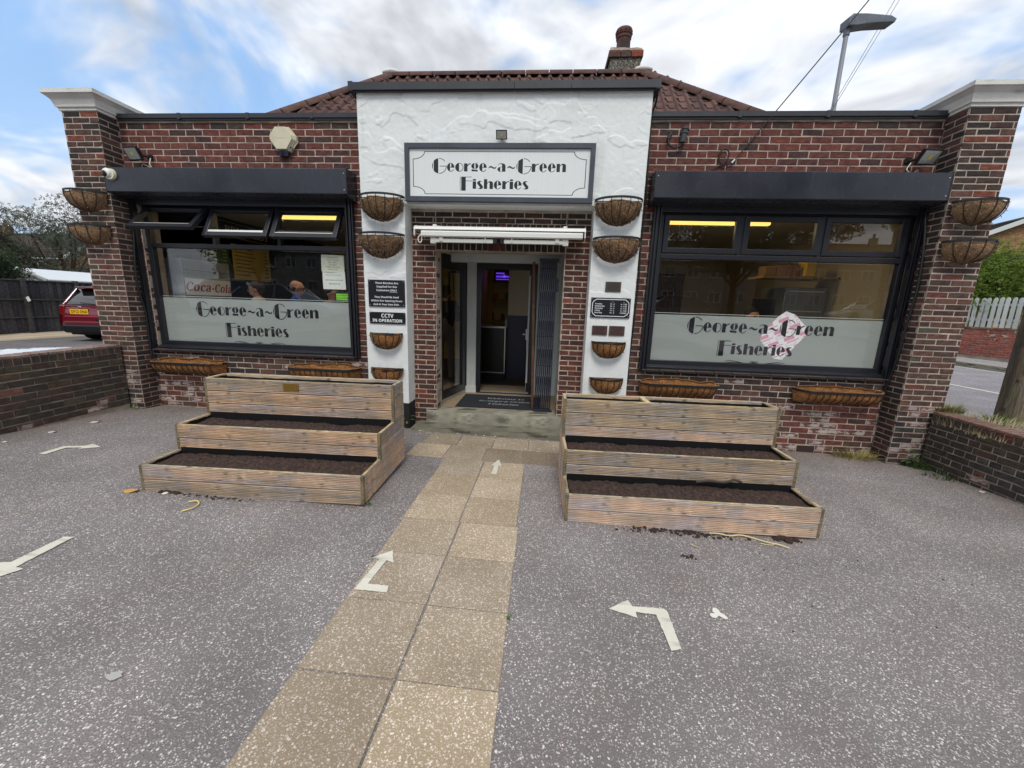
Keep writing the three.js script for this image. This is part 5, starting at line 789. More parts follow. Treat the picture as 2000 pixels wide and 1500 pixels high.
// ---------------------------------------------------------------- lamps, alarm, camera, cables
function floodlight(name, label, pos, turn, tilt, s = 1, cableM) {
  const t = thing(name, label, 'floodlight', pos, 0); const h = new THREE.Group(); void h;
  const off = turn ? Math.sign(turn) * 0.095 * s : 0, R = g => { g.rotateX(tilt); g.rotateY(turn); g.translate(off, 0, 0.125 * s); return g; }, sc = g => { g.scale(s, s, s); return g; };
  mesh('housing', merge([R(sc(rbox(0.20, 0.15, 0.028, 0.008, 0, 0, 0))), ...range(0, 5, 1).map(i => R(sc(box(0.012, 0.10, 0.04, -0.06 + i * 0.024, 0, -0.03)))), R(sc(rbox(0.10, 0.09, 0.03, 0.006, 0, 0, -0.03)))]), M.darkPlastic, t);
  mesh('reflector', R(sc(merge([box(0.165, 0.115, 0.004, 0, 0, 0.0135)]))), phys({ color: srgb(176, 180, 172), metalness: 0.35, roughness: 0.25 }), t);
  mesh('led_chip', R(sc(box(0.035, 0.035, 0.004, 0, 0, 0.0165))), phys({ color: srgb(206, 190, 96), roughness: 0.5 }), t);
  mesh('lens', R(sc(box(0.175, 0.125, 0.003, 0, 0, 0.0195))), M.glass, t);
  mesh('bracket', merge([rod([0, 0, 0], [off * 0.7, 0, 0.10 * s], 0.014 * s, 8), rbox(0.06 * s, 0.05 * s, 0.02, 0.004, 0, 0, 0.01)]), M.darkPlastic, t);
  if (cableM) mesh('cable', tube([[0.02, -0.02, 0.03], [-0.03 * Math.sign(turn || 1), -0.10, 0.06], [0.04, -0.13, 0.05], [0.10 * Math.sign(turn || 1), -0.09, 0.03], [0.12 * Math.sign(turn || 1), -0.13, 0.015]].map(p => [p[0] * s, p[1] * s, p[2]]), 0.006, 30, 6), cableM, t);
  return t;
}
const whiteCable = phys({ color: srgb(214, 212, 202), roughness: 0.5 });
floodlight('floodlight', 'floodlight above the left shutter, turned towards the corner pier', [-5.11, 3.375, 0.0], -0.12, 0.45, 1.05, whiteCable);
floodlight('floodlight', 'floodlight above the right shutter with a white cable loop', [4.0, 3.37, 0.0], 0.12, 0.60, 1.08, whiteCable);
floodlight('floodlight', 'small square floodlight on the white wall above the name board', [-0.545, 3.515, 0.24], 0, 0.45, 0.62, null);
{ // alarm sounder
  const t = thing('alarm_box', 'cream alarm box with dark lens low down on the brick wall above the left shutter', 'alarm box', [-3.285, 3.56, 0.002]);
  const o = [[-0.08, 0.150], [0.08, 0.150], [0.168, 0.045], [0.172, -0.005], [0.078, -0.135], [-0.078, -0.135], [-0.172, -0.005], [-0.168, 0.045]], f = o.map(([x, y]) => [x * 0.80, y * 0.84 + 0.004]), mk = (A, za, B, zb) => { const p = [], n = A.length; for (let i = 0; i < n; i++) { const j = (i + 1) % n, a = [...A[i], za], b = [...A[j], za], c = [...B[j], zb], d = [...B[i], zb]; p.push(...a, ...d, ...c, ...a, ...c, ...b); } const g = new THREE.BufferGeometry(); g.setAttribute('position', new THREE.Float32BufferAttribute(p, 3)); g.computeVertexNormals(); return uvm(g); };
  const cap = uvm(prism(f, 0.006, 0.004)); cap.translate(0, 0, 0.078);
  mesh('housing', merge([mk(o, 0, o, 0.035), mk(o, 0.035, f, 0.08), cap]), std({ map: T.stone, color: srgb(238, 232, 204), roughness: 0.5 }), t);
  mesh('strobe_lens', (() => { const g = new THREE.CylinderGeometry(0.085, 0.055, 0.055, 14, 1); g.scale(1, 1, 0.55); g.translate(0, -0.155, 0.035); return ni(g); })(), phys({ color: srgb(22, 34, 58), roughness: 0.12, clearcoat: 1 }), t);
  mesh('side_screw', merge([new THREE.SphereGeometry(0.009, 8, 6).translate(0.10, -0.085, 0.055), new THREE.SphereGeometry(0.009, 8, 6).translate(-0.10, -0.085, 0.055)]), M.darkPlastic, t);
  mesh('vent_slot', merge(range(0, 3, 1).map(i => box(0.01, 0.10, 0.004, 0.118 + i * 0.012, 0.0 - i * 0.016, 0.056 - i * 0.008, 0.4, 0, -0.6))), std({ color: srgb(190, 186, 160) }), t);
}
{ // dome camera on the end of the left shutter box
  const t = thing('dome_camera', 'white dome security camera on the left end of the shutter box', 'security camera', [-5.41, 3.095, 0.272]);
  mesh('base', ni(new THREE.CylinderGeometry(0.062, 0.068, 0.03, 28).rotateX(Math.PI / 2).translate(0.015, -0.008, 0.015)), M.cream, t);
  const sp = new THREE.SphereGeometry(0.056, 28, 18); sp.scale(1, 1, 0.62); sp.translate(-0.004, 0.002, 0.034); mesh('shell', ni(sp), M.whitePlastic, t);
  const fc = new THREE.SphereGeometry(0.037, 24, 14); fc.scale(1, 1, 0.5); fc.translate(-0.010, -0.008, 0.056); mesh('lens', ni(fc), M.darkPlastic, t);
}
{ // drum-shaped cable joint high on the right
  const t = thing('cable_joint', 'grey cable junction with a hanging loop under the right parapet', 'cable fitting', [1.45, 3.60, 0.0]);
  mesh('body', merge([rod([0.06, -0.06, 0.05], [0.075, 0.07, 0.05], 0.03, 12, 0.038), rod([0.075, 0.07, 0.05], [0.078, 0.09, 0.05], 0.045, 12), rod([0.07, 0.03, 0.05], [0.072, 0.045, 0.05], 0.042, 12)]), std({ color: srgb(66, 72, 72), roughness: 0.7 }), t);
  mesh('clamp', merge([rbox(0.04, 0.05, 0.03, 0.006, -0.075, 0.045, 0.015), rod([-0.085, 0.03, 0.02], [-0.095, -0.02, 0.03], 0.02, 8)]), std({ color: srgb(56, 58, 60) }), t);
  mesh('loop', tube([[-0.095, -0.02, 0.03], [-0.09, -0.075, 0.05], [-0.04, -0.115, 0.055], [0.02, -0.105, 0.05], [0.055, -0.06, 0.05]], 0.011, 24, 8), M.cable, t);
}
solo('service_cable', tube([[1.128, 4.02, 0.29], [1.165, 3.93, 0.07], [1.15, 3.86, 0.03], [1.146, 3.6, 0.02], [1.158, 3.2, 0.018], [1.165, 2.8, 0.018], [1.156, 2.4, 0.017], [1.168, 2.0, 0.018], [1.16, 1.6, 0.018], [1.152, 1.3, 0.02], [1.14, 1.0, 0.018], [1.15, 0.72, 0.018]], 0.011, 90, 7), M.cable, 'black cable running down the brick beside the right edge of the white surround', 'cable');
solo('service_cable', tube([[-5.455, 2.86, 0.02], [-5.46, 2.6, 0.03], [-5.545, 2.34, 0.27], [-5.46, 2.20, 0.262], [-5.47, 1.8, 0.10], [-5.463, 1.4, 0.05], [-5.47, 1.1, 0.05], [-5.46, 0.75, 0.06], [-5.463, 0.5, 0.03], [-5.50, 0.40, 0.262]].filter((p, i) => ![2, 3, 9].includes(i)), 0.013, 60, 7), M.cable, 'black cable down the inner corner of the left brick pier', 'cable');
solo('service_cable', tube([[4.287, 2.86, 0.02], [4.285, 2.5, 0.10], [4.29, 2.0, 0.14], [4.287, 1.6, 0.12], [4.285, 1.2, 0.10], [4.29, 0.9, 0.05], [4.27, 0.66, 0.03]], 0.013, 60, 7), M.cable, 'black cable down the inner corner of the right brick pier', 'cable');
solo('service_cable', tube([[1.68, 3.185, 0.05], [1.80, 3.225, 0.03], [1.93, 3.29, 0.02], [2.03, 3.355, 0.02], [2.055, 3.44, 0.02], [2.01, 3.485, 0.02], [1.955, 3.455, 0.022], [1.955, 3.36, 0.024], [2.0, 3.31, 0.024], [2.06, 3.315, 0.022], [2.108, 3.345, 0.02]], 0.007, 70, 6), M.cable, 'thin black cable with a loop on the brick above the right shutter', 'cable');
solo('wire_anchor', merge([rod([2.095, 3.335, 0.02], [2.135, 3.385, 0.02], 0.014, 8), rbox(0.02, 0.03, 0.03, 0.004, 2.11, 3.35, 0.01)]), phys({ color: srgb(176, 176, 172), metalness: 0.6, roughness: 0.4 }), 'metal clamp holding the overhead wire to the brick wall', 'clamp');

// ---------------------------------------------------------------- retracted awning over the doorway
{
  const t = thing('awning', 'white retracted awning cassette with folded arms over the doorway', 'awning', [-0.565, 2.42, 0.0]), L = 2.03, w = M.whitePlastic;
  const X = (pts, a, b) => prismX(pts.map(([z, y]) => [z, y - 2.42]), a, b);
  mesh('cassette', X([[0.03, 2.555], [0.15, 2.575], [0.225, 2.555], [0.245, 2.52], [0.238, 2.518], [0.22, 2.545], [0.15, 2.562], [0.03, 2.545]], -L / 2, L / 2), w, t);
  mesh('front_bar', X([[0.175, 2.50], [0.232, 2.508], [0.248, 2.49], [0.246, 2.448], [0.225, 2.436], [0.175, 2.44]], -L / 2 + 0.075, L / 2 - 0.02), w, t);
  for (const s of [-1, 1]) mesh('end_cap', X([[0.02, 2.56], [0.15, 2.58], [0.23, 2.558], [0.25, 2.52], [0.25, 2.45], [0.232, 2.44], [0.222, 2.51], [0.02, 2.52]], s > 0 ? L / 2 : -L / 2 - 0.012, s > 0 ? L / 2 + 0.012 : -L / 2), w, t);
  for (const s of [-1, 1]) { const a = mesh('folding_arm', merge([rbox(0.74, 0.048, 0.034, 0.008, s * 0.435, -0.022, 0.20), rbox(0.07, 0.075, 0.05, 0.008, s * 0.80, -0.022, 0.19), rbox(0.05, 0.07, 0.04, 0.01, s * 0.70, 0.0, 0.205), rbox(0.012, 0.055, 0.06, 0.003, s * 0.16, -0.008, 0.20)]), phys({ color: srgb(206, 206, 198), roughness: 0.45 }), t); mesh('elbow', ni(new THREE.CylinderGeometry(0.03, 0.03, 0.05, 14).translate(s * 0.04, -0.022, 0.2)), M.darkPlastic, t); void a; }
  for (const s of [-1, 1]) mesh('wall_bracket', merge([rbox(0.055, 0.16, 0.05, 0.004, s * 0.78, 0.1, 0.028), rbox(0.045, 0.022, 0.06, 0.004, s * 0.79, 0.158, 0.15)]), w, t);
  mesh('gear_eye', tube([[-0.955, 0.05, 0.2], [-0.985, 0.0, 0.21], [-0.975, -0.045, 0.21], [-0.95, -0.045, 0.21], [-0.94, 0.0, 0.21], [-0.955, 0.05, 0.2]], 0.007, 24, 6), w, t);
}
{ // door mat
  const tx = canvasTex(1024, 640, (c, w, h) => { c.fillStyle = '#24272d'; c.fillRect(0, 0, w, h); for (let i = 0; i < 9000; i++) { c.fillStyle = hash2(i, 1, 8) > 0.5 ? 'rgba(255,255,255,0.03)' : 'rgba(0,0,0,0.09)'; c.fillRect(hash2(i, 2, 8) * w, hash2(i, 3, 8) * h, 3, 3); } const f = 'bold italic 84px serif', s = '#b9bcc0'; text(c, ['Welcome to', 'George-a-Green', 'Fisheries'], w * 0.55, 190, 140, f, s); c.globalCompositeOperation = 'source-atop'; for (let i = 0; i < 4200; i++) { c.fillStyle = 'rgba(36,39,45,0.85)'; c.fillRect(hash2(i, 5, 8) * w, hash2(i, 6, 8) * h, 7, 7); } });
  const t = thing('door_mat', 'dark grey printed doormat on the threshold inside the porch', 'doormat', [-0.58, 0.204, -0.62]);
  mesh('mat', rbox(1.22, 0.012, 0.80, 0.005, 0, 0.006, 0), std({ color: srgb(34, 36, 42), roughness: 1 }), t); mesh('print', ni(sheet(1, 1, (u, v) => [(u - 0.5) * 1.2, 0.0128, (0.5 - v) * 0.78])), std({ map: tx, roughness: 1 }), t);
}
{ // folded concertina security gate and its timber post
  const t = thing('security_gate', 'dark blue folding security gate bunched against the right side of the doorway', 'security gate', [0.0, 0.206, -0.20]), gm = phys({ map: T.metal, color: srgb(30, 37, 56), roughness: 0.5 });
  for (let i = 0; i < 9; i++) { const x = -0.055 + i * 0.026; mesh('upright', merge([rbox(0.011, 2.02, 0.024, 0.003, x, 1.02, 0), rbox(0.005, 2.02, 0.03, 0.002, x + 0.011, 1.02, -0.004)]), gm, t); }
  for (let i = 0; i < 8; i++) { const x = -0.045 + i * 0.026; mesh('lattice_link', merge([...[0.14, 0.52, 0.9, 1.28, 1.66].map(y => rod([x - 0.008, y, 0.016], [x + 0.010, y + 0.36, 0.018], 0.0055, 5)), ...[0.02, 0.62, 1.02, 1.44, 1.9].map(y => rbox(0.02, 0.012, 0.012, 0.003, x, y + 0.03, 0.018))]), gm, t); }
  mesh('rail', merge([rbox(0.26, 0.035, 0.05, 0.005, 0.06, 0.012, 0), rbox(0.26, 0.03, 0.05, 0.005, 0.06, 2.04, 0)]), gm, t); mesh('lock_case', rbox(0.035, 0.16, 0.05, 0.005, 0.175, 1.72, 0.01), gm, t);
  const p = solo('timber_post', uvm(merge([rbox(0.035, 2.02, 0.05, 0.005, -0.112, 1.215, -0.27, 0, 0, 0.028)]), 0.6), std({ map: T.wood, color: srgb(132, 100, 82), roughness: 0.9 }), 'narrow bare timber post leaning beside the folded gate', 'timber post'); void p;
}

// ---------------------------------------------------------------- roof and chimney
{
  rnd = mulberry(1501);
  const zr = -3.0, yr = 5.80, xl = -3.03, xr = 1.60, tn = 0.9, d = 2.42, ye = yr - tn * d, ze = zr + d;
  const P = (pts) => { const p = []; for (let i = 1; i < pts.length - 1; i++) p.push(...pts[0], ...pts[i], ...pts[i + 1]); const g = new THREE.BufferGeometry(); g.setAttribute('position', new THREE.Float32BufferAttribute(p, 3)); g.computeVertexNormals(); return uvm(g, 1); };
  const lo = 0.045, A = [xl, yr - lo, zr], B = [xr, yr - lo, zr], C = [xr + d, ye - lo, ze], D = [xl - d, ye - lo, ze];
  const tileTones = [[112, 82, 74], [122, 90, 80], [104, 78, 72], [130, 98, 88], [98, 76, 72], [118, 88, 80]].map(c => std({ map: T.tile, color: srgb(c[0] * 1.10, c[1] * 1.06, c[2] * 1.06), roughness: 0.8 }));
  const roof = mesh('roof', merge([P([A, D, C, B]), P([A, [xl - d, ye - lo, zr - d], D]), P([B, C, [xr + d, ye - lo, zr - d]]), P([B, [xr + d, ye - lo, zr - d], [xl - d, ye - lo, zr - d], A])]), std({ map: T.tile, color: srgb(84, 58, 52), roughness: 0.95 }), shop);
  // flat lead roof behind the parapets
  mesh('flat_roof', uvm(span(-5.6, 4.4, 3.50, 3.56, -8.8, -0.26)), std({ color: srgb(70, 72, 74) }), shop);
  // interlocking tiles: a pan and a roll each
  const w = 0.188, gL = 0.345, prof = [[0, 0], [0.03, -0.006], [0.085, -0.006], [0.105, 0.004], [0.122, 0.030], [0.145, 0.042], [0.168, 0.030], [0.185, 0.004], [0.196, 0]];
  const tg = []; for (let k = 0; k < 4; k++) { const r = mulberry(k + 5), g = prism([...prof.map(p => [p[0], p[1] + (r() - 0.5) * 0.003]), ...[...prof].reverse().map(p => [p[0], p[1] - 0.013])], gL); g.translate(-w / 2, 0, -gL); tg.push(uvm(g, 1, k * 0.3, k * 0.17)); }
  const ang = Math.atan(tn), gauge = 0.268, list = [], sl = d / Math.cos(ang);
  for (let row = 0; row * gauge < sl - 0.05; row++) { const s = (row + 1) * gauge, zc = zr + s * Math.cos(ang), yc = yr - s * Math.sin(ang), run = s * Math.cos(ang), x0 = xl - run + 0.02, x1 = xr + run - 0.02; for (let x = x0 + w / 2; x < x1; x += w) list.push({ x: x + rr(-0.002, 0.002), y: yc, z: zc, row, hidden: x > -2.3 && x < 1.15 && row > 2 }); }
  const vis = list.filter(t => !t.hidden), rest = list.filter(t => t.hidden); vis.sort((a, b) => b.y - a.y);
  const mats = [], tmp = new THREE.Object3D(); vis.forEach((t, i) => { tmp.position.set(t.x, t.y + 0.004, t.z); tmp.rotation.set(ang - 0.035 + rr(-0.006, 0.006), 0, rr(-0.004, 0.004)); if (i < 296) { const m = mesh('roof_tile', tg[Math.floor(rnd() * 4)], pick(tileTones), roof); m.position.copy(tmp.position); m.rotation.copy(tmp.rotation); } else rest.push(t); }); void mats;
  if (rest.length) { const gs = rest.map(t => { const g = tg[0].clone(); tmp.position.set(t.x, t.y + 0.004, t.z); tmp.rotation.set(ang - 0.035, 0, 0); tmp.updateMatrix(); g.applyMatrix4(tmp.matrix); return g; }); const m = mesh('roof_tiling', merge(gs), tileTones[0], roof); m.userData.kind = 'stuff'; }
  // half-round ridge and hip tiles
  const half = (L) => { const s = new THREE.Shape(); const R = 0.105; s.absarc(0, 0, R, 0, Math.PI, false); s.absarc(0, 0, R - 0.018, Math.PI, 0, true); const g = new THREE.ExtrudeGeometry(s, { depth: L, bevelEnabled: false, curveSegments: 8 }); return uvm(ni(g)); };
  const hg = half(0.437), along = (a, b, nm) => { const va = V(...a), vb = V(...b), dir = vb.clone().sub(va), n = Math.round(dir.length() / 0.45), u = dir.clone().normalize(), side = V(0, 1, 0).cross(u).normalize(), up = u.clone().cross(side); for (let i = 0; i < n; i++) { const m = mesh(nm, hg, pick(tileTones), roof), p = va.clone().addScaledVector(dir, i / n); m.matrix.makeBasis(side, up, u); m.quaternion.setFromRotationMatrix(m.matrix); m.position.copy(p); m.scale.set(1, 1, dir.length() / n / 0.452); } };
  along([xl - 0.05, yr - 0.03, zr], [xr + 0.05, yr - 0.03, zr], 'ridge_tile'); along([xl, yr - 0.03, zr], [xl - d, ye - 0.03, ze], 'hip_tile'); along([xr, yr - 0.03, zr], [xr + d, ye - 0.03, ze], 'hip_tile');
  // mortar bedding showing at both ends of the ridge
  for (const x of [xl, xr]) mesh('mortar_bed', (() => { const g = new THREE.SphereGeometry(0.1, 12, 8); g.scale(1.7, 0.55, 0.9); g.translate(x, yr + 0.055, zr + 0.03); return uvm(ni(g)); })(), M.stone, roof);
  // chimney
  const ch = mesh('chimney', uvm(span(1.085, 1.66, 5.0, 6.39, -4.15, -3.6)), std({ map: T.dash, roughness: 1, color: lin(0.9, 0.88, 0.84) }), shop);
  for (const [x0, x1] of [[1.045, 1.27], [1.275, 1.47], [1.475, 1.70]]) mesh('brick', uvm(rbox(x1 - x0 - 0.006, 0.115, 0.62, 0.006, (x0 + x1) / 2, 6.447, -3.875)), pick([...PAL.orange, ...PAL.pier]), ch);
  const fl = new THREE.BoxGeometry(0.60, 0.05, 0.56, 20, 2, 12); fl.translate(1.372, 6.525, -3.875); { const p = fl.attributes.position; for (let i = 0; i < p.count; i++) p.setY(i, p.getY(i) + 0.04 * (fbm(p.getX(i) * 7, p.getZ(i) * 7, 3, 2501) - 0.4) * (p.getY(i) > 6.52 ? 1 : 0)); fl.computeVertexNormals(); } mesh('flaunching', uvm(ni(fl)), M.mortarOld, ch);
  const pot = new THREE.LatheGeometry([[0.155, 6.52], [0.15, 6.56], [0.135, 6.60], [0.128, 6.80], [0.130, 6.84], [0.146, 6.845], [0.148, 6.875], [0.140, 6.88], [0.142, 6.90], [0.160, 6.91], [0.164, 6.97], [0.150, 7.005], [0.11, 7.02], [0.09, 7.01], [0.09, 6.8]].map(p => new THREE.Vector2(...p)), 28); pot.translate(1.35, 0, -3.875);
  mesh('chimney_pot', uvm(ni(pot)), std({ map: T.tile, color: srgb(140, 96, 86), roughness: 0.85 }), ch);
  mesh('pot_dark_patch', uvm(ni(new THREE.CylinderGeometry(0.1325, 0.1365, 0.2, 20, 1, true, -0.6, 2.3).translate(1.35, 6.70, -3.875))), std({ color: srgb(62, 52, 52), roughness: 1, side: THREE.DoubleSide }), ch);  // darker sheet round the front and right of the pot shaft
  mesh('vent_hole', merge(range(0, 11, 1).map(i => { const a = i / 12 * TAU; return ni(new THREE.CylinderGeometry(0.013, 0.013, 0.02, 10).rotateX(Math.PI / 2).rotateY(a).translate(1.35 + 0.158 * Math.sin(a), 6.942, -3.875 + 0.158 * Math.cos(a))); })), std({ color: srgb(24, 18, 18) }), ch);
}

// ---------------------------------------------------------------- boundary walls
function boundaryWall(name, label, a, b, base, topY, tones, capTones, opts) { // a, b: [x, z] along the visible face; cap of bricks on edge
  const t = thing(name, label, 'garden wall', [a[0], 0, a[1]], 0), dx = b[0] - a[0], dz = b[1] - a[1], L = Math.hypot(dx, dz), turn = Math.atan2(-dz, dx); rnd = mulberry(opts.seed);
  const slope = opts.slope || 0, list = [], capH = opts.capH, th = 0.225, ch = opts.ch, grp = new THREE.Group(); void grp;
  const holder = mesh('mortar_core', (() => { const s = new THREE.Shape([[0, -0.5], [L, -0.5 + 0], [L, topY + slope * L - 0.012], [0, topY - 0.012]].map(p => new THREE.Vector2(...p))); const g = new THREE.ExtrudeGeometry(s, { depth: th - 0.02, bevelEnabled: false }); g.translate(0, 0, -th + 0.010); return uvm(ni(g)); })(), M.mortarOld, t); holder.rotation.y = turn;
  const local = []; lay(local, { x0: 0, x1: L, y0: -0.35, top: topY - capH, ch, pitch: opts.pitch || 0.225, phase: opts.phase || 0.05, bond: opts.bond, tone: tones, floor: x => base(x) - 0.03 });
  const n = Math.floor(L / 0.0775); for (let i = 0; i < n; i++) { const m = new THREE.Matrix4().makeRotationZ(Math.PI / 2).setPosition((i + 0.5) * L / n, topY - capH / 2 - 0.003, rr(-0.003, 0.002)); local.push({ m, L: Math.round((capH - 0.008) * 200) / 200, H: 0.067, mat: pick(capTones), k: Math.floor(rnd() * 5), cap: true }); }
  for (const q of local) { const e = q.m.elements; e[13] += slope * e[12]; }
  // measure each brick where it really stands, then attach it to the wall's own axes
  const R = new THREE.Matrix4().makeRotationY(turn).setPosition(a[0], 0, a[1]), inv = R.clone().invert(); for (const q of local) q.m.premultiply(R);
  for (const q of local) q.size = 0; const cam = camera.position, p = V(0, 0, 0); for (const b2 of local) { p.setFromMatrixPosition(b2.m); b2.size = -p.distanceTo(cam); } local.sort((x, y) => y.size - x.size);
  const rest = []; local.forEach((q, i) => { q.m.premultiply(inv); const g = brickGeo(q.L, q.H, q.k); if (i < 300) { const m = mesh('brick', g, q.mat, holder); q.m.decompose(m.position, m.quaternion, m.scale); } else { const c = g.clone(); c.applyMatrix4(q.m); rest.push(c); } });
  if (rest.length) { const m = mesh('brickwork', merge(rest), pick(PAL.low), t); m.rotation.y = turn; m.userData.kind = 'stuff'; }
  // cap bricks seen from above
  const capG = [0, 1, 2].map(k => uvm(rbox(L / n - 0.010, 0.03, th + 0.004, 0.004), 1, k * 0.37, k * 0.2)); const capM = opts.topM; for (let i = 0; i < n; i++) { const m = mesh('cap_brick', capG[i % 3], pick(capM), holder); m.position.set((i + 0.5) * L / n, topY - 0.0185 + slope * (i + 0.5) * L / n + rr(-0.002, 0.002), -th / 2 + 0.001); }
  return t;
}
{
  const lowT = (x, y) => { const wet = sstep(0.5, 0.1, y) * (x > 4.5 ? 1 : 0); return rnd() < 0.25 * wet ? pick(PAL.bloom) : rnd() < 0.35 ? pick(PAL.lowOlive) : rnd() < 0.03 ? pick(PAL.pink) : pick(PAL.low); };
  const capTop = [[176, 150, 140], [164, 142, 134], [186, 162, 152]].map(c => brickTint(...c));
  boundaryWall('boundary_wall', 'low brown brick wall at the left edge of the forecourt', [-5.64, 6.0], [-5.67, 0.27], x => gy(-5.65, 6 - x), 0.888, lowT, PAL.lowOlive.concat(PAL.low), { seed: 611, capH: 0.112, ch: 0.0795, phase: 0.0, topM: capTop, slope: 0.015 });
  const gT = (x, y) => y < 0.22 ? (rnd() < 0.12 ? pick(PAL.bloom) : pick(PAL.grey)) : rnd() < 0.5 ? pick(PAL.lowOlive) : rnd() < 0.08 ? pick(PAL.orange) : pick(PAL.low);
  boundaryWall('boundary_wall', 'low weathered brick wall at the right edge of the forecourt', [4.665, 0.27], [4.90, 6.0], x => gy(4.7, 0.27 + x), 0.578, gT, PAL.low.concat(PAL.lowOlive, PAL.door), { seed: 733, capH: 0.115, ch: 0.0735, phase: 0.03, bond: 'english', topM: [[150, 118, 104], [142, 112, 98], [160, 128, 112]].map(c => brickTint(...c)), slope: -0.02 });
}

// ---------------------------------------------------------------- people: one continuous skin per figure
function figure(bones, res, tint) { // bones: [a, b, ra, rb, colour]; returns a coloured mesh geometry
  let mn = V(9, 9, 9), mxv = V(-9, -9, -9); for (const [a, b, ra, rb] of bones) for (const [p, r] of [[a, ra], [b, rb]]) { const v = V(...p); mn.min(v.clone().subScalar(r + 0.05)); mxv.max(v.clone().addScalar(r + 0.05)); }
  const c = mn.clone().add(mxv).multiplyScalar(0.5), half = Math.max(mxv.x - mn.x, mxv.y - mn.y, mxv.z - mn.z) / 2 * 1.06, N = res, mc = new MarchingCubes(N, new THREE.MeshBasicMaterial(), false, false, 260000); mc.isolation = 0; const f = mc.field, hs = N / 2;
  const B = bones.map(([a, b, ra, rb, col]) => ({ a: V(...a), d: V(...b).sub(V(...a)), ra, rb, col })); const q = V(0, 0, 0);
  const dist = (x, y, z, B0) => { q.set(x, y, z).sub(B0.a); const t = clamp(q.dot(B0.d) / Math.max(1e-9, B0.d.lengthSq())); q.addScaledVector(B0.d, -t); return q.length() - mix(B0.ra, B0.rb, t); };
  for (let k = 0; k < N; k++) for (let j = 0; j < N; j++) for (let i = 0; i < N; i++) { const x = c.x + (i - hs) / hs * half, y = c.y + (j - hs) / hs * half, z = c.z + (k - hs) / hs * half; let s = 0, m = 9; for (const b of B) { const dd = dist(x, y, z, b); if (dd < m) m = dd; if (dd < 0.25) s += Math.exp(-dd * 60); } f[i + j * N + k * N * N] = s > 0 ? Math.log(s) / 60 : -m; }
  mc.update(); const n = mc.count, pos = new Float32Array(n * 3), col = new Float32Array(n * 3), ia = mc.positionArray; 
  for (let i = 0; i < n; i++) { const x = c.x + ia[i * 3] * half, y = c.y + ia[i * 3 + 1] * half, z = c.z + ia[i * 3 + 2] * half; pos.set([x, y, z], i * 3); let best = 9, bc = B[0].col; for (const b of B) { const dd = dist(x, y, z, b); if (dd < best) { best = dd; bc = b.col; } } col.set([bc.r, bc.g, bc.b], i * 3); }
  let g = new THREE.BufferGeometry(); g.setAttribute('position', new THREE.BufferAttribute(pos, 3)); g.setAttribute('color', new THREE.BufferAttribute(col, 3)); g = mergeVertices(g, 1e-4); g.computeVertexNormals(); void tint; return g;
}
const skin = srgb(206, 156, 132);
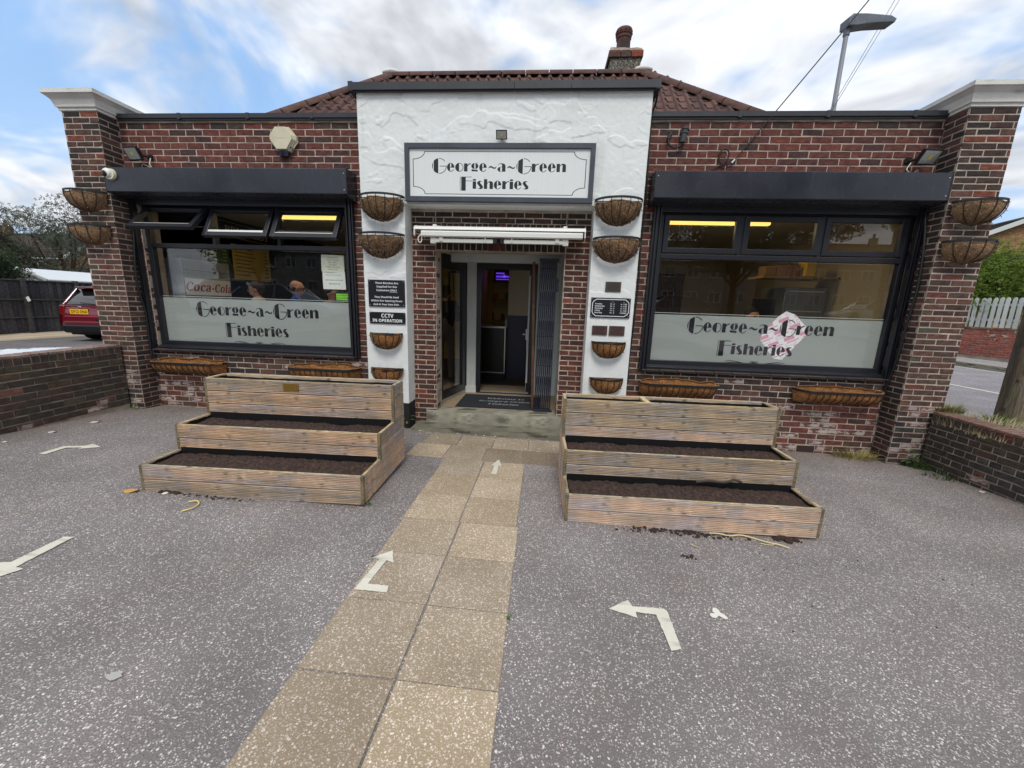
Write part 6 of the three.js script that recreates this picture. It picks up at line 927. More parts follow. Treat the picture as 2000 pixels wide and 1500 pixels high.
function person(label, pos, turn, o) {
  const t = thing('person', label, 'person', pos, turn), H = o.h || 1.72, k = H / 1.72, top = o.top, leg = o.leg || srgb(60, 58, 58), shoe = srgb(30, 28, 28), S = p => p.map(v => v * k), sl = o.sleeve ? top : skin, lean = o.lean || 0;
  const b = []; const add = (a, c, ra, rb, col) => b.push([S(a), S(c), ra * k, rb * k, col]); const hip = 0.92, sh = 1.42;
  for (const s of [-1, 1]) { add([s * 0.09, hip, 0], [s * 0.10, 0.50, 0.02 + s * (o.step || 0) * 0.4], 0.088, 0.062, leg); add([s * 0.10, 0.50, 0.02 + s * (o.step || 0) * 0.4], [s * 0.105, 0.09, -0.01 + s * (o.step || 0)], 0.062, 0.042, leg); add([s * 0.105, 0.045, -0.03 + s * (o.step || 0)], [s * 0.125, 0.035, 0.13 + s * (o.step || 0)], 0.045, 0.035, shoe); }
  add([0, hip - 0.02, 0], [0, 1.10, 0.01 + lean * 0.3], 0.135, 0.125, o.jacket ? top : leg); add([-0.05, 1.08, 0.01 + lean * 0.3], [-0.07, 1.33, lean], 0.115, 0.105, top); add([0.05, 1.08, 0.01 + lean * 0.3], [0.07, 1.33, lean], 0.115, 0.105, top); add([-0.13, sh - 0.02, lean], [0.13, sh - 0.02, lean], 0.072, 0.072, top);
  add([0, 1.42, lean], [0, 1.53, lean + 0.015], 0.055, 0.05, o.collar || skin);
  for (const s of [-1, 1]) { const el = o.arms[s < 0 ? 0 : 1][0], wr = o.arms[s < 0 ? 0 : 1][1]; add([s * 0.175, sh - 0.02, lean], el, 0.056, 0.045, top); add(el, wr, 0.044, 0.03, sl); const dv = V(...wr).sub(V(...el)).normalize(), e = [wr[0] + dv.x * 0.07, wr[1] + dv.y * 0.07, wr[2] + dv.z * 0.07]; add(wr, e, 0.032, 0.03, skin); for (let i = 0; i < 4; i++) { const off = (i - 1.5) * 0.018, f = [e[0] + dv.x * (0.07 - Math.abs(i - 1.3) * 0.008), e[1] + dv.y * 0.07, e[2] + dv.z * 0.07 + off * 0.6]; add([e[0], e[1], e[2] + off], f, 0.010, 0.008, skin); } add([wr[0], wr[1], wr[2] + 0.025], [e[0] + dv.x * 0.01, e[1] + dv.y * 0.01 + 0.012, e[2] + 0.05], 0.012, 0.010, skin); }
  const vm = std({ vertexColors: true, roughness: 0.85 }); mesh('body', figure(b, 120), vm, t);
  const hb = [], hy = 1.60, hz = lean + 0.02, ah = (a, c, ra, rb, col = skin) => hb.push([S([a[0], a[1] + hy, a[2] + hz]), S([c[0], c[1] + hy, c[2] + hz]), ra * k, rb * k, col]);
  ah([0, 0.035, -0.012], [0, 0.03, 0.02], 0.088, 0.082); ah([0, -0.045, 0.035], [0, -0.06, 0.045], 0.058, 0.05); ah([0, 0.0, 0.10], [0, -0.022, 0.112], 0.012, 0.016); ah([-0.086, 0.0, -0.005], [-0.09, -0.025, -0.005], 0.016, 0.012); ah([0.086, 0.0, -0.005], [0.09, -0.025, -0.005], 0.016, 0.012); ah([-0.02, -0.052, 0.088], [0.02, -0.052, 0.088], 0.008, 0.008, srgb(150, 90, 84)); for (const s of [-1, 1]) ah([s * 0.032, 0.006, 0.088], [s * 0.034, 0.006, 0.089], 0.010, 0.010, srgb(60, 44, 38)); ah([0, -0.10, 0.0], [0, -0.06, 0.0], 0.05, 0.052);
  mesh('head', figure(hb, 72), vm, t);
  if (o.hair) { const hr = []; const hh = (a, c, ra, rb) => hr.push([S([a[0], a[1] + hy, a[2] + hz]), S([c[0], c[1] + hy, c[2] + hz]), ra * k, rb * k, o.hair]); if (o.bald) { hh([-0.078, 0.0, -0.03], [-0.06, -0.03, -0.06], 0.026, 0.026); hh([0.078, 0.0, -0.03], [0.06, -0.03, -0.06], 0.026, 0.026); hh([-0.05, -0.02, -0.075], [0.05, -0.02, -0.075], 0.03, 0.03); } else { hh([0, 0.062, -0.02], [0, 0.055, 0.018], 0.086, 0.078); hh([0, 0.02, -0.045], [0, -0.03, -0.05], 0.078, 0.06); hh([-0.07, 0.03, -0.01], [-0.072, 0.005, -0.015], 0.03, 0.024); hh([0.07, 0.03, -0.01], [0.072, 0.005, -0.015], 0.03, 0.024); } mesh('hair', figure(hr, 56), vm, t); }
  return t;
}
// ---------------------------------------------------------------- inside the shop
{
  rnd = mulberry(1801);
  const yw = std({ color: srgb(206, 176, 96), roughness: 0.85 }), cw = std({ color: srgb(196, 180, 138), roughness: 0.85 }), ceil = std({ color: srgb(206, 198, 176), roughness: 0.9 }), navy = phys({ color: srgb(30, 36, 66), roughness: 0.4 }), floorM = std({ color: srgb(74, 66, 60), roughness: 0.6 });
  for (const g of [span(-5.72, -5.62, 0.2, 3.15, -5.2, -0.27), span(-5.62, -1.3, 0.2, 3.15, -5.2, -5.1), span(-1.30, -1.24, 0.2, 3.15, -5.1, -1.32)]) mesh('interior_wall', g, yw, shop);
  for (const g of [span(4.41, 4.5, 0.2, 3.15, -5.2, -0.27), span(-1.24, 4.41, 0.2, 3.15, -5.2, -5.1), span(0.29, 0.42, 0.2, 3.15, -1.9, -0.27)]) mesh('interior_wall', g, cw, shop);
  mesh('interior_partition', merge([span(-0.68, 0.42, 1.46, 3.15, -2.72, -2.66)]), std({ color: srgb(190, 184, 168), roughness: 0.8 }), shop);
  mesh('dado_panel', span(-0.69, 0.42, 0.2, 1.46, -2.72, -2.655), navy, shop);
  mesh('ceiling', span(-5.7, 4.5, 3.0, 3.08, -5.2, -0.262), ceil, shop); mesh('floor', span(-5.7, 4.5, 0.1, 0.199, -5.2, -0.3), floorM, shop);
  // strip lights
  const strip = (label, x, z, L) => { const t = thing('strip_light', label, 'strip light', [x, 2.94, z]); mesh('fitting', rbox(L + 0.06, 0.05, 0.10, 0.008, 0, 0.035, 0), M.whitePlastic, t); mesh('tube', rbox(L, 0.05, 0.085, 0.02, 0, -0.012, 0), std({ color: lin(0.05, 0.04, 0.02), emissive: lin(1, 0.66, 0.16), emissiveIntensity: 1.35 }), t); const l = new THREE.RectAreaLight(lin(1, 0.80, 0.46), 15.0, L, 0.09); l.position.set(x, 2.885, z); l.lookAt(x, 0, z); scene.add(l); };
  strip('yellow strip light on the ceiling behind the left window vents', -3.86, -1.25, 1.2); strip('yellow strip light on the ceiling behind the right window vents', 2.44, -1.18, 1.6);
  // left room
  const sgn = (w, h, bg, draw) => canvasTex(w, h, (c) => { c.fillStyle = bg; c.fillRect(0, 0, w, h); draw(c, w, h); });
  const onLeft = (name, label, cat, z0, z1, y0, y1, tx, edge) => { const t = thing(name, label, cat, [-5.615, (y0 + y1) / 2, (z0 + z1) / 2], Math.PI / 2), w = Math.abs(z1 - z0), h = y1 - y0; mesh('board', rbox(w, h, 0.025, 0.003, 0, 0, 0.0125), edge, t); mesh('face', ni(sheet(1, 1, (u, v) => [(u - 0.5) * (w - 0.03), (v - 0.5) * (h - 0.03), 0.0265])), std({ map: tx, roughness: 0.6 }), t); return t; };
  const blk = phys({ color: srgb(20, 20, 22), roughness: 0.4 });
  onLeft('menu_board', 'black price list board high on the left inner wall', 'menu board', -1.45, -2.95, 2.66, 2.97, sgn(900, 190, '#14100c', (c, w, h) => { text(c, ['PRICE LIST'], w / 2, h / 2 + 4, 0, 'bold 120px serif', '#cfc8a8'); c.strokeStyle = '#cfc8a8'; c.lineWidth = 5; c.strokeRect(12, 12, w - 24, h - 24); }), blk);
  const rows = (c, w, h, n, col) => { c.fillStyle = col; for (let i = 0; i < n; i++) { const y = 40 + i * (h - 60) / n; c.fillRect(40, y, w * (0.3 + 0.25 * hash2(i, 4, n)), 9); c.fillRect(w - 110, y, 66, 9); } };
  onLeft('menu_board', 'yellow menu board low on the left inner wall', 'menu board', -1.75, -2.75, 1.95, 2.6, sgn(640, 420, '#c9b060', (c, w, h) => rows(c, w, h, 8, '#3d3414')), blk);
  onLeft('menu_board', 'green menu board on the left inner wall beside the fridge', 'menu board', -1.10, -1.70, 2.12, 2.5, sgn(480, 300, '#3f5a2a', (c, w, h) => rows(c, w, h, 5, '#c9c489')), blk);
  { const t = thing('drinks_fridge', 'grey drinks fridge with red and white header in the left window', 'fridge', [-5.42, 0.2, -0.80], Math.PI / 2); mesh('cabinet', rbox(0.88, 1.98, 0.36, 0.01, 0, 0.99, 0), phys({ map: T.metal, color: srgb(150, 156, 156), roughness: 0.4 }), t); mesh('door_seam', merge([rbox(0.006, 1.4, 0.01, 0.001, 0.1, 0.75, 0.181), rbox(0.86, 0.008, 0.01, 0.001, 0, 1.82, 0.181)]), M.darkPlastic, t);
    mesh('header', ni(sheet(20, 1, (u, v) => [(u - 0.5) * 0.84, 1.46 + v * 0.24, 0.186 + 0.03 * Math.sin(Math.PI * u)])), phys({ map: canvasTex(840, 240, (c, w, h) => { c.fillStyle = '#dfe3e2'; c.fillRect(0, 0, w, h); c.save(); c.translate(w / 2, h / 2); c.rotate(0.02); text(c, ['Coca-Cola'], 0, 6, 0, 'italic bold 176px serif', '#9c2430'); c.restore(); }), roughness: 0.35 }), t); }
  { const t = thing('framed_picture', 'yellow picture in a dark frame seen through the left hand door', 'picture', [-2.15, 2.0, -5.09]); mesh('frame', rbox(0.62, 0.95, 0.03, 0.004, 0, 0, 0.015), blk, t); mesh('print', ni(sheet(1, 1, (u, v) => [(u - 0.5) * 0.5, (v - 0.5) * 0.83, 0.032])), std({ map: sgn(300, 500, '#cfb45c', (c, w, h) => { c.fillStyle = '#5b4a22'; c.fillRect(40, 30, 16, 330); for (let i = 0; i < 22; i++) c.fillRect(120 + 120 * hash2(i, 1, 2), 40 + 400 * hash2(i, 2, 2), 20, 12); }), roughness: 0.5 }), t); }
  // beige partition posts and a dark dresser in the left room
  { const t = thing('shelf_unit', 'dark wooden shelf unit against the back wall of the left room', 'shelves', [-4.2, 0.2, -4.9]); mesh('carcass', merge([span(-0.9, -0.86, 0, 2.2, -0.18, 0.18), span(0.86, 0.9, 0, 2.2, -0.18, 0.18), span(-0.9, 0.9, 0, 2.2, -0.18, -0.16)]), std({ color: srgb(58, 42, 30) }), t); for (const y of [0.05, 0.55, 1.05, 1.6, 2.18]) mesh('shelf', span(-0.86, 0.86, y, y + 0.03, -0.16, 0.18), std({ color: srgb(70, 52, 36) }), t); }
  // take-away side
  { const t = thing('serving_counter', 'black counter with bright metal edging seen through the open door', 'counter', [-1.02, 0.2, -2.35]); mesh('front_panel', span(-0.3, 0.32, 0, 1.02, -0.5, 0.0), phys({ color: srgb(16, 16, 18), roughness: 0.3 }), t); mesh('metal_edge', merge([span(-0.3, 0.335, 1.02, 1.05, -0.5, 0.02), span(0.315, 0.335, 0.16, 1.02, -0.01, 0.012), span(-0.3, 0.335, 0.145, 0.165, -0.01, 0.012)]), phys({ color: srgb(190, 190, 186), metalness: 0.7, roughness: 0.3 }), t); }
  { const t = thing('back_shelves', 'shelves of jars and boxes behind the serving counter', 'shelves', [-0.85, 1.0, -4.7]); for (const y of [0.25, 0.75, 1.2]) mesh('shelf', span(-0.5, 0.9, y, y + 0.03, -0.15, 0.2), std({ color: srgb(140, 116, 64) }), t); for (let i = 0; i < 14; i++) { const y = [0.28, 0.78, 1.23][i % 3], x = -0.4 + i * 0.09; mesh(i % 2 ? 'jar' : 'carton', i % 2 ? ni(new THREE.CylinderGeometry(0.04, 0.045, 0.16, 12).translate(x, y + 0.085, 0.05)) : rbox(0.08, 0.18, 0.1, 0.005, x, y + 0.09, 0.05), std({ color: srgb(60 + 120 * rnd(), 50 + 90 * rnd(), 36 + 50 * rnd()) }), t); } }
  { const t = thing('led_sign', 'purple glowing sign above the shelves seen through the door', 'illuminated sign', [-0.86, 2.28, -3.6]); mesh('case', rbox(0.44, 0.24, 0.05, 0.005, 0, 0, 0), blk, t); mesh('led_text', merge([span(-0.18, 0.0, 0.03, 0.06, 0.026, 0.03), span(-0.18, 0.17, -0.04, -0.005, 0.026, 0.03), span(-0.18, 0.17, -0.09, -0.07, 0.026, 0.03)]), std({ color: lin(0.02, 0.01, 0.04), emissive: lin(0.16, 0.05, 1.0), emissiveIntensity: 0.6 }), t); const l = new THREE.PointLight(lin(0.4, 0.15, 1), 0.025, 3); l.position.set(-0.86, 2.27, -3.55); scene.add(l); }
  solo('drink_can', ni(new THREE.CylinderGeometry(0.033, 0.033, 0.12, 16).translate(-0.70, 1.31, -2.55)), phys({ color: srgb(180, 176, 168), metalness: 0.5, roughness: 0.3 }), 'small tin standing on the serving counter inside the door', 'tin');
  { const t = thing('frying_range', 'grey steel frying range standing at the right of the right window', 'frying range', [4.05, 0.2, -1.75]); mesh('cabinet', rbox(0.62, 1.86, 0.7, 0.01, 0, 0.93, 0), phys({ map: T.metal, color: srgb(150, 152, 148), metalness: 0.3, roughness: 0.4 }), t); mesh('panel_trim', merge([rbox(0.52, 0.02, 0.02, 0.002, 0, 1.50, 0.355), rbox(0.52, 0.02, 0.02, 0.002, 0, 1.80, 0.355)]), phys({ color: srgb(210, 210, 206), metalness: 0.6, roughness: 0.3 }), t); }
  { const t = thing('till_screen', 'dark till screen beside the frying range', 'screen', [3.55, 1.62, -1.6]); mesh('screen', rbox(0.34, 0.26, 0.04, 0.006, 0, 0.13, 0), blk, t); mesh('stand', merge([rod([0, -0.15, -0.04], [0, 0.12, -0.03], 0.02), rbox(0.2, 0.02, 0.16, 0.004, 0, -0.16, -0.02)]), blk, t); mesh('desk', span(-0.5, 0.2, -1.42, -0.17, -0.4, 0.2), std({ color: srgb(70, 60, 48) }), t); }
  { const t = thing('yellow_carton', 'yellow carton on the high shelf in the right window', 'carton', [4.0, 2.22, -1.4]); mesh('carton', rbox(0.14, 0.22, 0.2, 0.004, 0, 0.11, 0), std({ color: srgb(214, 170, 30) }), t); mesh('flap', rbox(0.14, 0.01, 0.1, 0.002, 0, 0.222, 0.05), std({ color: srgb(196, 150, 26) }), t); }
  { const t = thing('wall_shelf', 'high wall shelf with brown boxes in the right window', 'shelf', [3.9, 2.18, -1.4]); mesh('shelf', span(-0.6, 0.5, 0, 0.03, -0.3, 0.15), std({ color: srgb(150, 118, 60) }), t); for (let i = 0; i < 3; i++) mesh('carton', rbox(0.16, 0.14 + 0.03 * i, 0.2, 0.004, -0.45 + i * 0.17, 0.11, -0.05), std({ color: srgb(120 + 10 * i, 92, 58) }), t); }
  { const t = thing('cupboard', 'brown wooden cupboard on the back wall of the right room', 'cupboard', [1.9, 0.2, -4.85]); mesh('carcass', span(-0.8, 1.4, 0, 2.3, -0.24, 0.2), std({ map: T.wood, color: srgb(120, 86, 52) }), t); for (let i = 0; i < 3; i++) mesh('door', rbox(0.70, 2.2, 0.02, 0.004, -0.43 + i * 0.73, 1.15, 0.212), std({ map: T.wood, color: srgb(136, 98, 60) }), t); }
  const dn = [[-0.23, 1.14, 0.03], [-0.25, 0.92, 0.12]], up = [[0.24, 1.15, 0.06], [0.10, 1.10, 0.28]];
  const Y = 0.2;
  person('person in a white shirt with dark hair queueing inside the left window', [-4.74, Y, -1.2], -1.2, { top: srgb(214, 210, 200), sleeve: true, hair: srgb(52, 40, 34), arms: [dn, up], h: 1.70 });
  person('balding person in a blue jacket inside the left window', [-4.12, Y, -1.25], 2.2, { top: srgb(38, 66, 150), sleeve: true, jacket: true, collar: srgb(38, 66, 150), hair: srgb(96, 78, 62), bald: true, arms: [up.map(p => [-p[0], p[1], p[2]]), [[0.23, 1.14, 0.03], [0.25, 0.92, 0.12]]], h: 1.74 });
  person('person in a tan jumper with dark hair inside the left window beside the notices', [-3.62, Y, -1.45], 1.5, { top: srgb(190, 150, 92), sleeve: true, hair: srgb(44, 34, 30), arms: [dn, [[0.34, 1.22, 0.14], [0.42, 1.08, 0.34]]], h: 1.66 });
  person('person with dark hair sitting low behind the right window film', [3.35, 0.02, -1.55], 0.4, { top: srgb(150, 140, 120), sleeve: true, hair: srgb(26, 22, 22), arms: [dn, up], h: 1.70 });
  person('person in a black top and grey trousers seen from behind through the left hand door', [-1.80, Y, -2.1], 3.3, { top: srgb(22, 22, 26), leg: srgb(112, 102, 98), hair: srgb(48, 38, 32), step: 0.06, arms: [[[-0.24, 1.15, -0.02], [-0.26, 0.94, 0.10]], [[0.26, 1.17, -0.06], [0.30, 0.98, 0.08]]], h: 1.76 });
}

// ---------------------------------------------------------------- around the shop, left: fence, garage, trees, house, car
function leafCards(n, place, size, mat, seed) { // an instanced crown of bent leaf sprays
  const r = mulberry(seed), g = new THREE.BufferGeometry(), p = []; for (let i = 0; i < 4; i++) { const a = i * 1.6, x = Math.cos(a), z = Math.sin(a), l = 0.6 + 0.4 * (i % 2); p.push(0, 0, 0, x * l + z * 0.3, 0.25, z * l - x * 0.3, x * l * 1.25, 0.02, z * l * 1.25, 0, 0, 0, x * l * 1.25, 0.02, z * l * 1.25, x * l - z * 0.3, 0.2, z * l + x * 0.3); }
  g.setAttribute('position', new THREE.Float32BufferAttribute(p, 3)); g.computeVertexNormals(); const m = new THREE.InstancedMesh(uvm(g), mat, n), o = new THREE.Object3D(), c = new THREE.Color();
  for (let i = 0; i < n; i++) { const q = place(r); o.position.set(q[0], q[1], q[2]); o.rotation.set(r() * 6.3, r() * 6.3, r() * 6.3); const s = size * (0.6 + 0.8 * r()); o.scale.set(s, s, s); o.updateMatrix(); m.setMatrixAt(i, o.matrix); const t = q[3] === undefined ? 0.5 : q[3], k = 0.72 + 0.5 * t + 0.2 * (r() - 0.5); c.setRGB(k, k * (0.97 + 0.06 * r()), k * (0.86 + 0.16 * r())); m.setColorAt(i, c); }
  m.castShadow = m.receiveShadow = true; return m;
}
const leafMat = (r, g, b) => std({ color: lin(r, g, b), roughness: 1, side: THREE.DoubleSide });
function tree(label, pos, h, rad, o) {
  const t = thing('tree', label, 'tree', pos); const r = mulberry(o.seed), limbs = [], tips = []; const th = h * (o.bare || 0.3); limbs.push(rod([0, 0, 0], [0.05, th, 0.04], h * 0.022, 9, h * 0.015));
  for (let i = 0; i < o.limbs; i++) { const a = r() * TAU, e = 0.35 + r() * 0.6, L = h * (0.34 + 0.28 * r()), b = [0.05, th * (0.65 + 0.4 * r()), 0.04], m = [b[0] + Math.cos(a) * L * 0.45 * Math.cos(e), b[1] + L * 0.5, b[2] + Math.sin(a) * L * 0.45 * Math.cos(e)], e2 = [m[0] + Math.cos(a + r() - 0.5) * L * 0.45 * Math.cos(e), Math.min(h * 0.97, m[1] + L * 0.55), m[2] + Math.sin(a + r() - 0.5) * L * 0.45 * Math.cos(e)]; limbs.push(tube([b, m, e2], h * 0.008, 10, 5)); tips.push(m, e2); for (let k = 0; k < 3; k++) { const w = [e2[0] + (r() - 0.5) * rad, e2[1] + (r() - 0.3) * rad * 0.6, e2[2] + (r() - 0.5) * rad]; limbs.push(rod(m, w, h * 0.003, 4, h * 0.0015)); tips.push(w); } }
  mesh('trunk', merge(limbs.map(g => uvm(g))), std({ map: T.wood, color: srgb(104, 92, 80) }), t);
  const cl = []; for (let i = 0; i < o.clumps; i++) { const q = tips[Math.floor(r() * tips.length)]; cl.push([q[0] + (r() - 0.5) * rad * 0.5, q[1] + (r() - 0.5) * rad * 0.4, q[2] + (r() - 0.5) * rad * 0.5, rad * (0.16 + 0.26 * r())]); }
  const crown = leafCards(o.leaves, R => { const c = cl[Math.floor(R() * cl.length)]; const u = R() * 2 - 1, a = R() * TAU, s = Math.cbrt(R()), w = Math.sqrt(1 - u * u); return [c[0] + w * Math.cos(a) * s * c[3] * 1.25, Math.max(h * 0.06, c[1] + u * s * c[3] * 0.9), c[2] + w * Math.sin(a) * s * c[3] * 1.25, R()]; }, o.leaf, leafMat(...o.col), o.seed + 5); crown.name = 'crown'; crown.userData.kind = 'stuff'; t.add(crown); return t;
}
function bush(label, pos, rx, ry, rz, o) {
  const t = thing('bush', label, 'bush', pos); const r = mulberry(o.seed), st = []; for (let i = 0; i < 9; i++) { const a = r() * TAU; st.push(rod([0.1 * Math.cos(a), 0, 0.1 * Math.sin(a)], [rx * 0.7 * Math.cos(a), ry * (0.8 + r() * 0.6), rz * 0.7 * Math.sin(a)], 0.02, 5, 0.008)); } mesh('stem', merge(st), std({ color: srgb(86, 74, 60) }), t);
  const bl = []; for (let i = 0; i < o.blobs; i++) { const a = r() * TAU, e = r() * 1.4; bl.push([Math.cos(a) * Math.cos(e) * rx * 0.72, ry * 0.7 + Math.sin(e) * ry * 0.75, Math.sin(a) * Math.cos(e) * rz * 0.72, 0.26 + 0.3 * r()]); }
  const c = leafCards(o.leaves, R => { const b = bl[Math.floor(R() * bl.length)], u = R() * 2 - 1, a = R() * TAU, s = Math.cbrt(R()), w = Math.sqrt(1 - u * u), k = b[3] * Math.min(rx, ry * 1.6); return [b[0] + w * Math.cos(a) * s * k, Math.max(0.02, b[1] + u * s * k), b[2] + w * Math.sin(a) * s * k, clamp(0.5 + 0.5 * u)]; }, o.leaf, leafMat(...o.col), o.seed + 3); c.name = 'foliage'; c.userData.kind = 'stuff'; t.add(c); return t;
}
{ // dark boarded fence: bays of upright boards between posts
  const p0 = [-17.05, 2.6], p1 = [-17.95, -12.0], dx = p1[0] - p0[0], dz = p1[1] - p0[1], L = Math.hypot(dx, dz), turn = Math.atan2(-dz, dx), t = thing('timber_fence', 'dark grey boarded timber fence behind the drive on the left', 'fence', [p0[0], 0.12, p0[1]], turn); rnd = mulberry(2101);
  const dm = [[76, 80, 96], [68, 72, 88], [84, 88, 102], [62, 66, 82]].map(c => std({ map: T.wood, color: srgb(c[0] * 1.25, c[1] * 1.25, c[2] * 1.25), roughness: 0.9 })), bay = 1.62;
  const bg = [0, 1].map(k => uvm(rbox(0.135, 1.78, 0.022, 0.004, 0, 0.99, 0), 0.7, k * 0.4)), pg = uvm(rbox(0.13, 1.98, 0.12, 0.01, 0, 0.94, 0.03), 0.7), rg = uvm(rbox(bay, 0.05, 0.05, 0.005), 0.7);
  let nb = 0; for (let x = 0; x < L; x += bay) { const p = mesh('post', pg, dm[2], t); p.position.set(x, 0, 0); for (const y of [0.62, 1.22, 1.86]) { const r = mesh('rail', rg, dm[2], t); r.position.set(x + bay / 2, y + 0.0, 0.03); if (y > 1.5) r.scale.set(1, 0.8, 1.6); } for (let k = 0; k < 11 && nb < 290; k++, nb++) { const b = mesh('board', bg[k % 2], pick(dm), t); b.position.set(x + 0.075 + (k + 0.5) * 0.1335, rr(-0.006, 0.006), k % 2 ? 0 : -0.012); } const gb = mesh('gravel_board', uvm(box(bay - 0.12, 0.12, 0.03, x + bay / 2, 0.04, 0.0)), std({ map: T.concrete, color: lin(0.5, 0.5, 0.5) }), t); void gb; }
  const tg = solo('white_tag', rbox(0.10, 0.16, 0.03, 0.01, 0, 0, 0, 0, 0, 0.4), M.whitePlastic, 'small white wrapping caught on a fence post rail', 'wrapping'); tg.position.set(-17.28, 1.36, -6.95);
}
{ // garage with pale gable and corrugated roof
  const t = thing('garage', 'white garage with a low gabled corrugated roof behind the dark fence', 'garage', [-27.45, 0.1, -14.0]); const w = 1.35, L = 6.5;
  mesh('gable_wall', prism([[-w, -0.1], [w, -0.1], [w, 2.15], [0, 2.62], [-w, 2.15]], 0.1).translate(0, 0, -0.1), std({ color: srgb(232, 230, 226), map: T.renderC }), t); mesh('side_wall', merge([span(w - 0.1, w, -0.1, 2.15, -L, -0.1), span(-w, -w + 0.1, -0.1, 2.15, -L, -0.1)].map(g => uvm(g))), std({ map: T.dash, color: lin(1.9, 1.75, 1.6) }), t);
  mesh('door', merge(range(0, 4, 1).map(i => span(-0.95 + i * 0.385, -0.95 + i * 0.385 + 0.375, 0, 1.95, 0.0, 0.02))), M.whitePaint, t);
  for (const s of [-1, 1]) { const roof = sheet(40, 1, (u, v) => { const z = 0.15 - u * (L + 0.25), c = 0.018 * Math.sin(u * 40 * Math.PI); return [s * (w + 0.18) * v, 2.70 - v * 0.56 + c, z]; }); mesh('roof_sheet', ni(roof), std({ color: srgb(214, 218, 222), roughness: 0.5, side: THREE.DoubleSide }), t); }
  mesh('barge_board', merge([box(1.66, 0.14, 0.03, -0.77, 2.40, 0.16, 0, 0, 0.35), box(1.66, 0.14, 0.03, 0.77, 2.40, 0.165, 0, 0, -0.35)]), M.whitePaint, t); mesh('gutter', rod([w + 0.2, 2.12, 0.1], [w + 0.2, 2.10, -L], 0.05, 8), M.whitePaint, t);
  mesh('lamp', merge([rbox(0.16, 0.2, 0.12, 0.02, -0.05, 2.24, 0.08), rbox(0.1, 0.1, 0.1, 0.02, 0.06, 2.12, 0.1)]), std({ color: srgb(130, 130, 130) }), t);
}
function house(label, pos, turn, W, D, H, RH, o) {
  const t = thing('house', label, 'house', pos, turn), wm = std({ map: T.brick, color: srgb(...o.wall) }), rm = std({ map: T.tile, color: srgb(...o.roof), roughness: 0.95 });
  mesh('wall', uvm(o.hip ? span(-W / 2, W / 2, -2, H, -D, 0) : merge([span(-W / 2, W / 2, -2, H, -D, 0), prism([[-D / 2, H], [D / 2, H], [0, H + RH]], 0.02).rotateY(-Math.PI / 2).translate(-W / 2 + 0.02, 0, -D / 2), prism([[-D / 2, H], [D / 2, H], [0, H + RH]], 0.02).rotateY(-Math.PI / 2).translate(W / 2, 0, -D / 2)]), 0.5), wm, t);
  const ov = 0.35, rows = o.rows || 14, hipx = o.hip ? D / 2 : 0; const slope = (s) => { const gs = []; for (let i = 0; i < rows; i++) { const a = i / rows, b = (i + 1) / rows, y0 = H + RH * (1 - b) - 0.06, y1 = H + RH * (1 - a) - 0.06, z0 = s * (D / 2 + ov) * b, z1 = s * (D / 2 + ov) * a; const x0 = W / 2 + ov - hipx * (1 - b), x1 = W / 2 + ov - hipx * (1 - a); const p = [-x0, y0 + 0.05, z0 - D / 2, x0, y0 + 0.05, z0 - D / 2, x1, y1, z1 - D / 2, -x0, y0 + 0.05, z0 - D / 2, x1, y1, z1 - D / 2, -x1, y1, z1 - D / 2, -x0, y0 - 0.02, z0 - D / 2, x0, y0 - 0.02, z0 - D / 2, x0, y0 + 0.05, z0 - D / 2, -x0, y0 - 0.02, z0 - D / 2, x0, y0 + 0.05, z0 - D / 2, -x0, y0 + 0.05, z0 - D / 2]; const g = new THREE.BufferGeometry(); g.setAttribute('position', new THREE.Float32BufferAttribute(p, 3)); g.computeVertexNormals(); gs.push(uvm(g, 0.5)); } return gs; };
  const ends = o.hip ? [-1, 1].map(s => { const p = [s * (W / 2 + ov), H - 0.06, ov, s * (W / 2 + ov), H - 0.06, -D - ov, s * (W / 2 + ov - hipx), H + RH - 0.06, -D / 2]; const g = new THREE.BufferGeometry(); g.setAttribute('position', new THREE.Float32BufferAttribute(p, 3)); g.computeVertexNormals(); return uvm(g, 0.5); }) : [];
  const roof = mesh('roof', merge([...slope(1), ...slope(-1), ...ends]), rm, t); rm.side = THREE.DoubleSide; mesh('ridge', rod([-W / 2 + hipx, H + RH - 0.03, -D / 2], [W / 2 - hipx, H + RH - 0.03, -D / 2], 0.1, 8), rm, roof);
  if (!o.hip) mesh('barge_board', merge([-1, 1].flatMap(s => [-1, 1].map(e => { const a = Math.atan2(RH, D / 2 + ov), l = Math.hypot(RH, D / 2 + ov); const g = new THREE.BoxGeometry(0.04, 0.2, l); g.rotateX(e * a); g.translate(s * (W / 2 + ov), H + RH / 2 - 0.05, -D / 2 + e * (D / 2 + ov) / 2); return ni(g); }))), M.whitePaint, t);
  mesh('gutter', rod([-W / 2 - ov, H - 0.08, ov], [W / 2 + ov, H - 0.08, ov], 0.06, 6), o.gut || M.whitePaint, t);
  for (const [x, y, w, h] of o.win) { const wn = mesh('window', merge([span(x - w / 2, x + w / 2, y, y + 0.07, 0, 0.05), span(x - w / 2, x + w / 2, y + h - 0.07, y + h, 0, 0.05), span(x - w / 2, x - w / 2 + 0.07, y, y + h, 0, 0.05), span(x + w / 2 - 0.07, x + w / 2, y, y + h, 0, 0.05), span(x - 0.035, x + 0.035, y, y + h, 0, 0.045)]), M.whitePlastic, t); mesh('pane', span(x - w / 2, x + w / 2, y, y + h, 0.002, 0.012), phys({ color: srgb(44, 50, 58), roughness: 0.08 }), wn); }
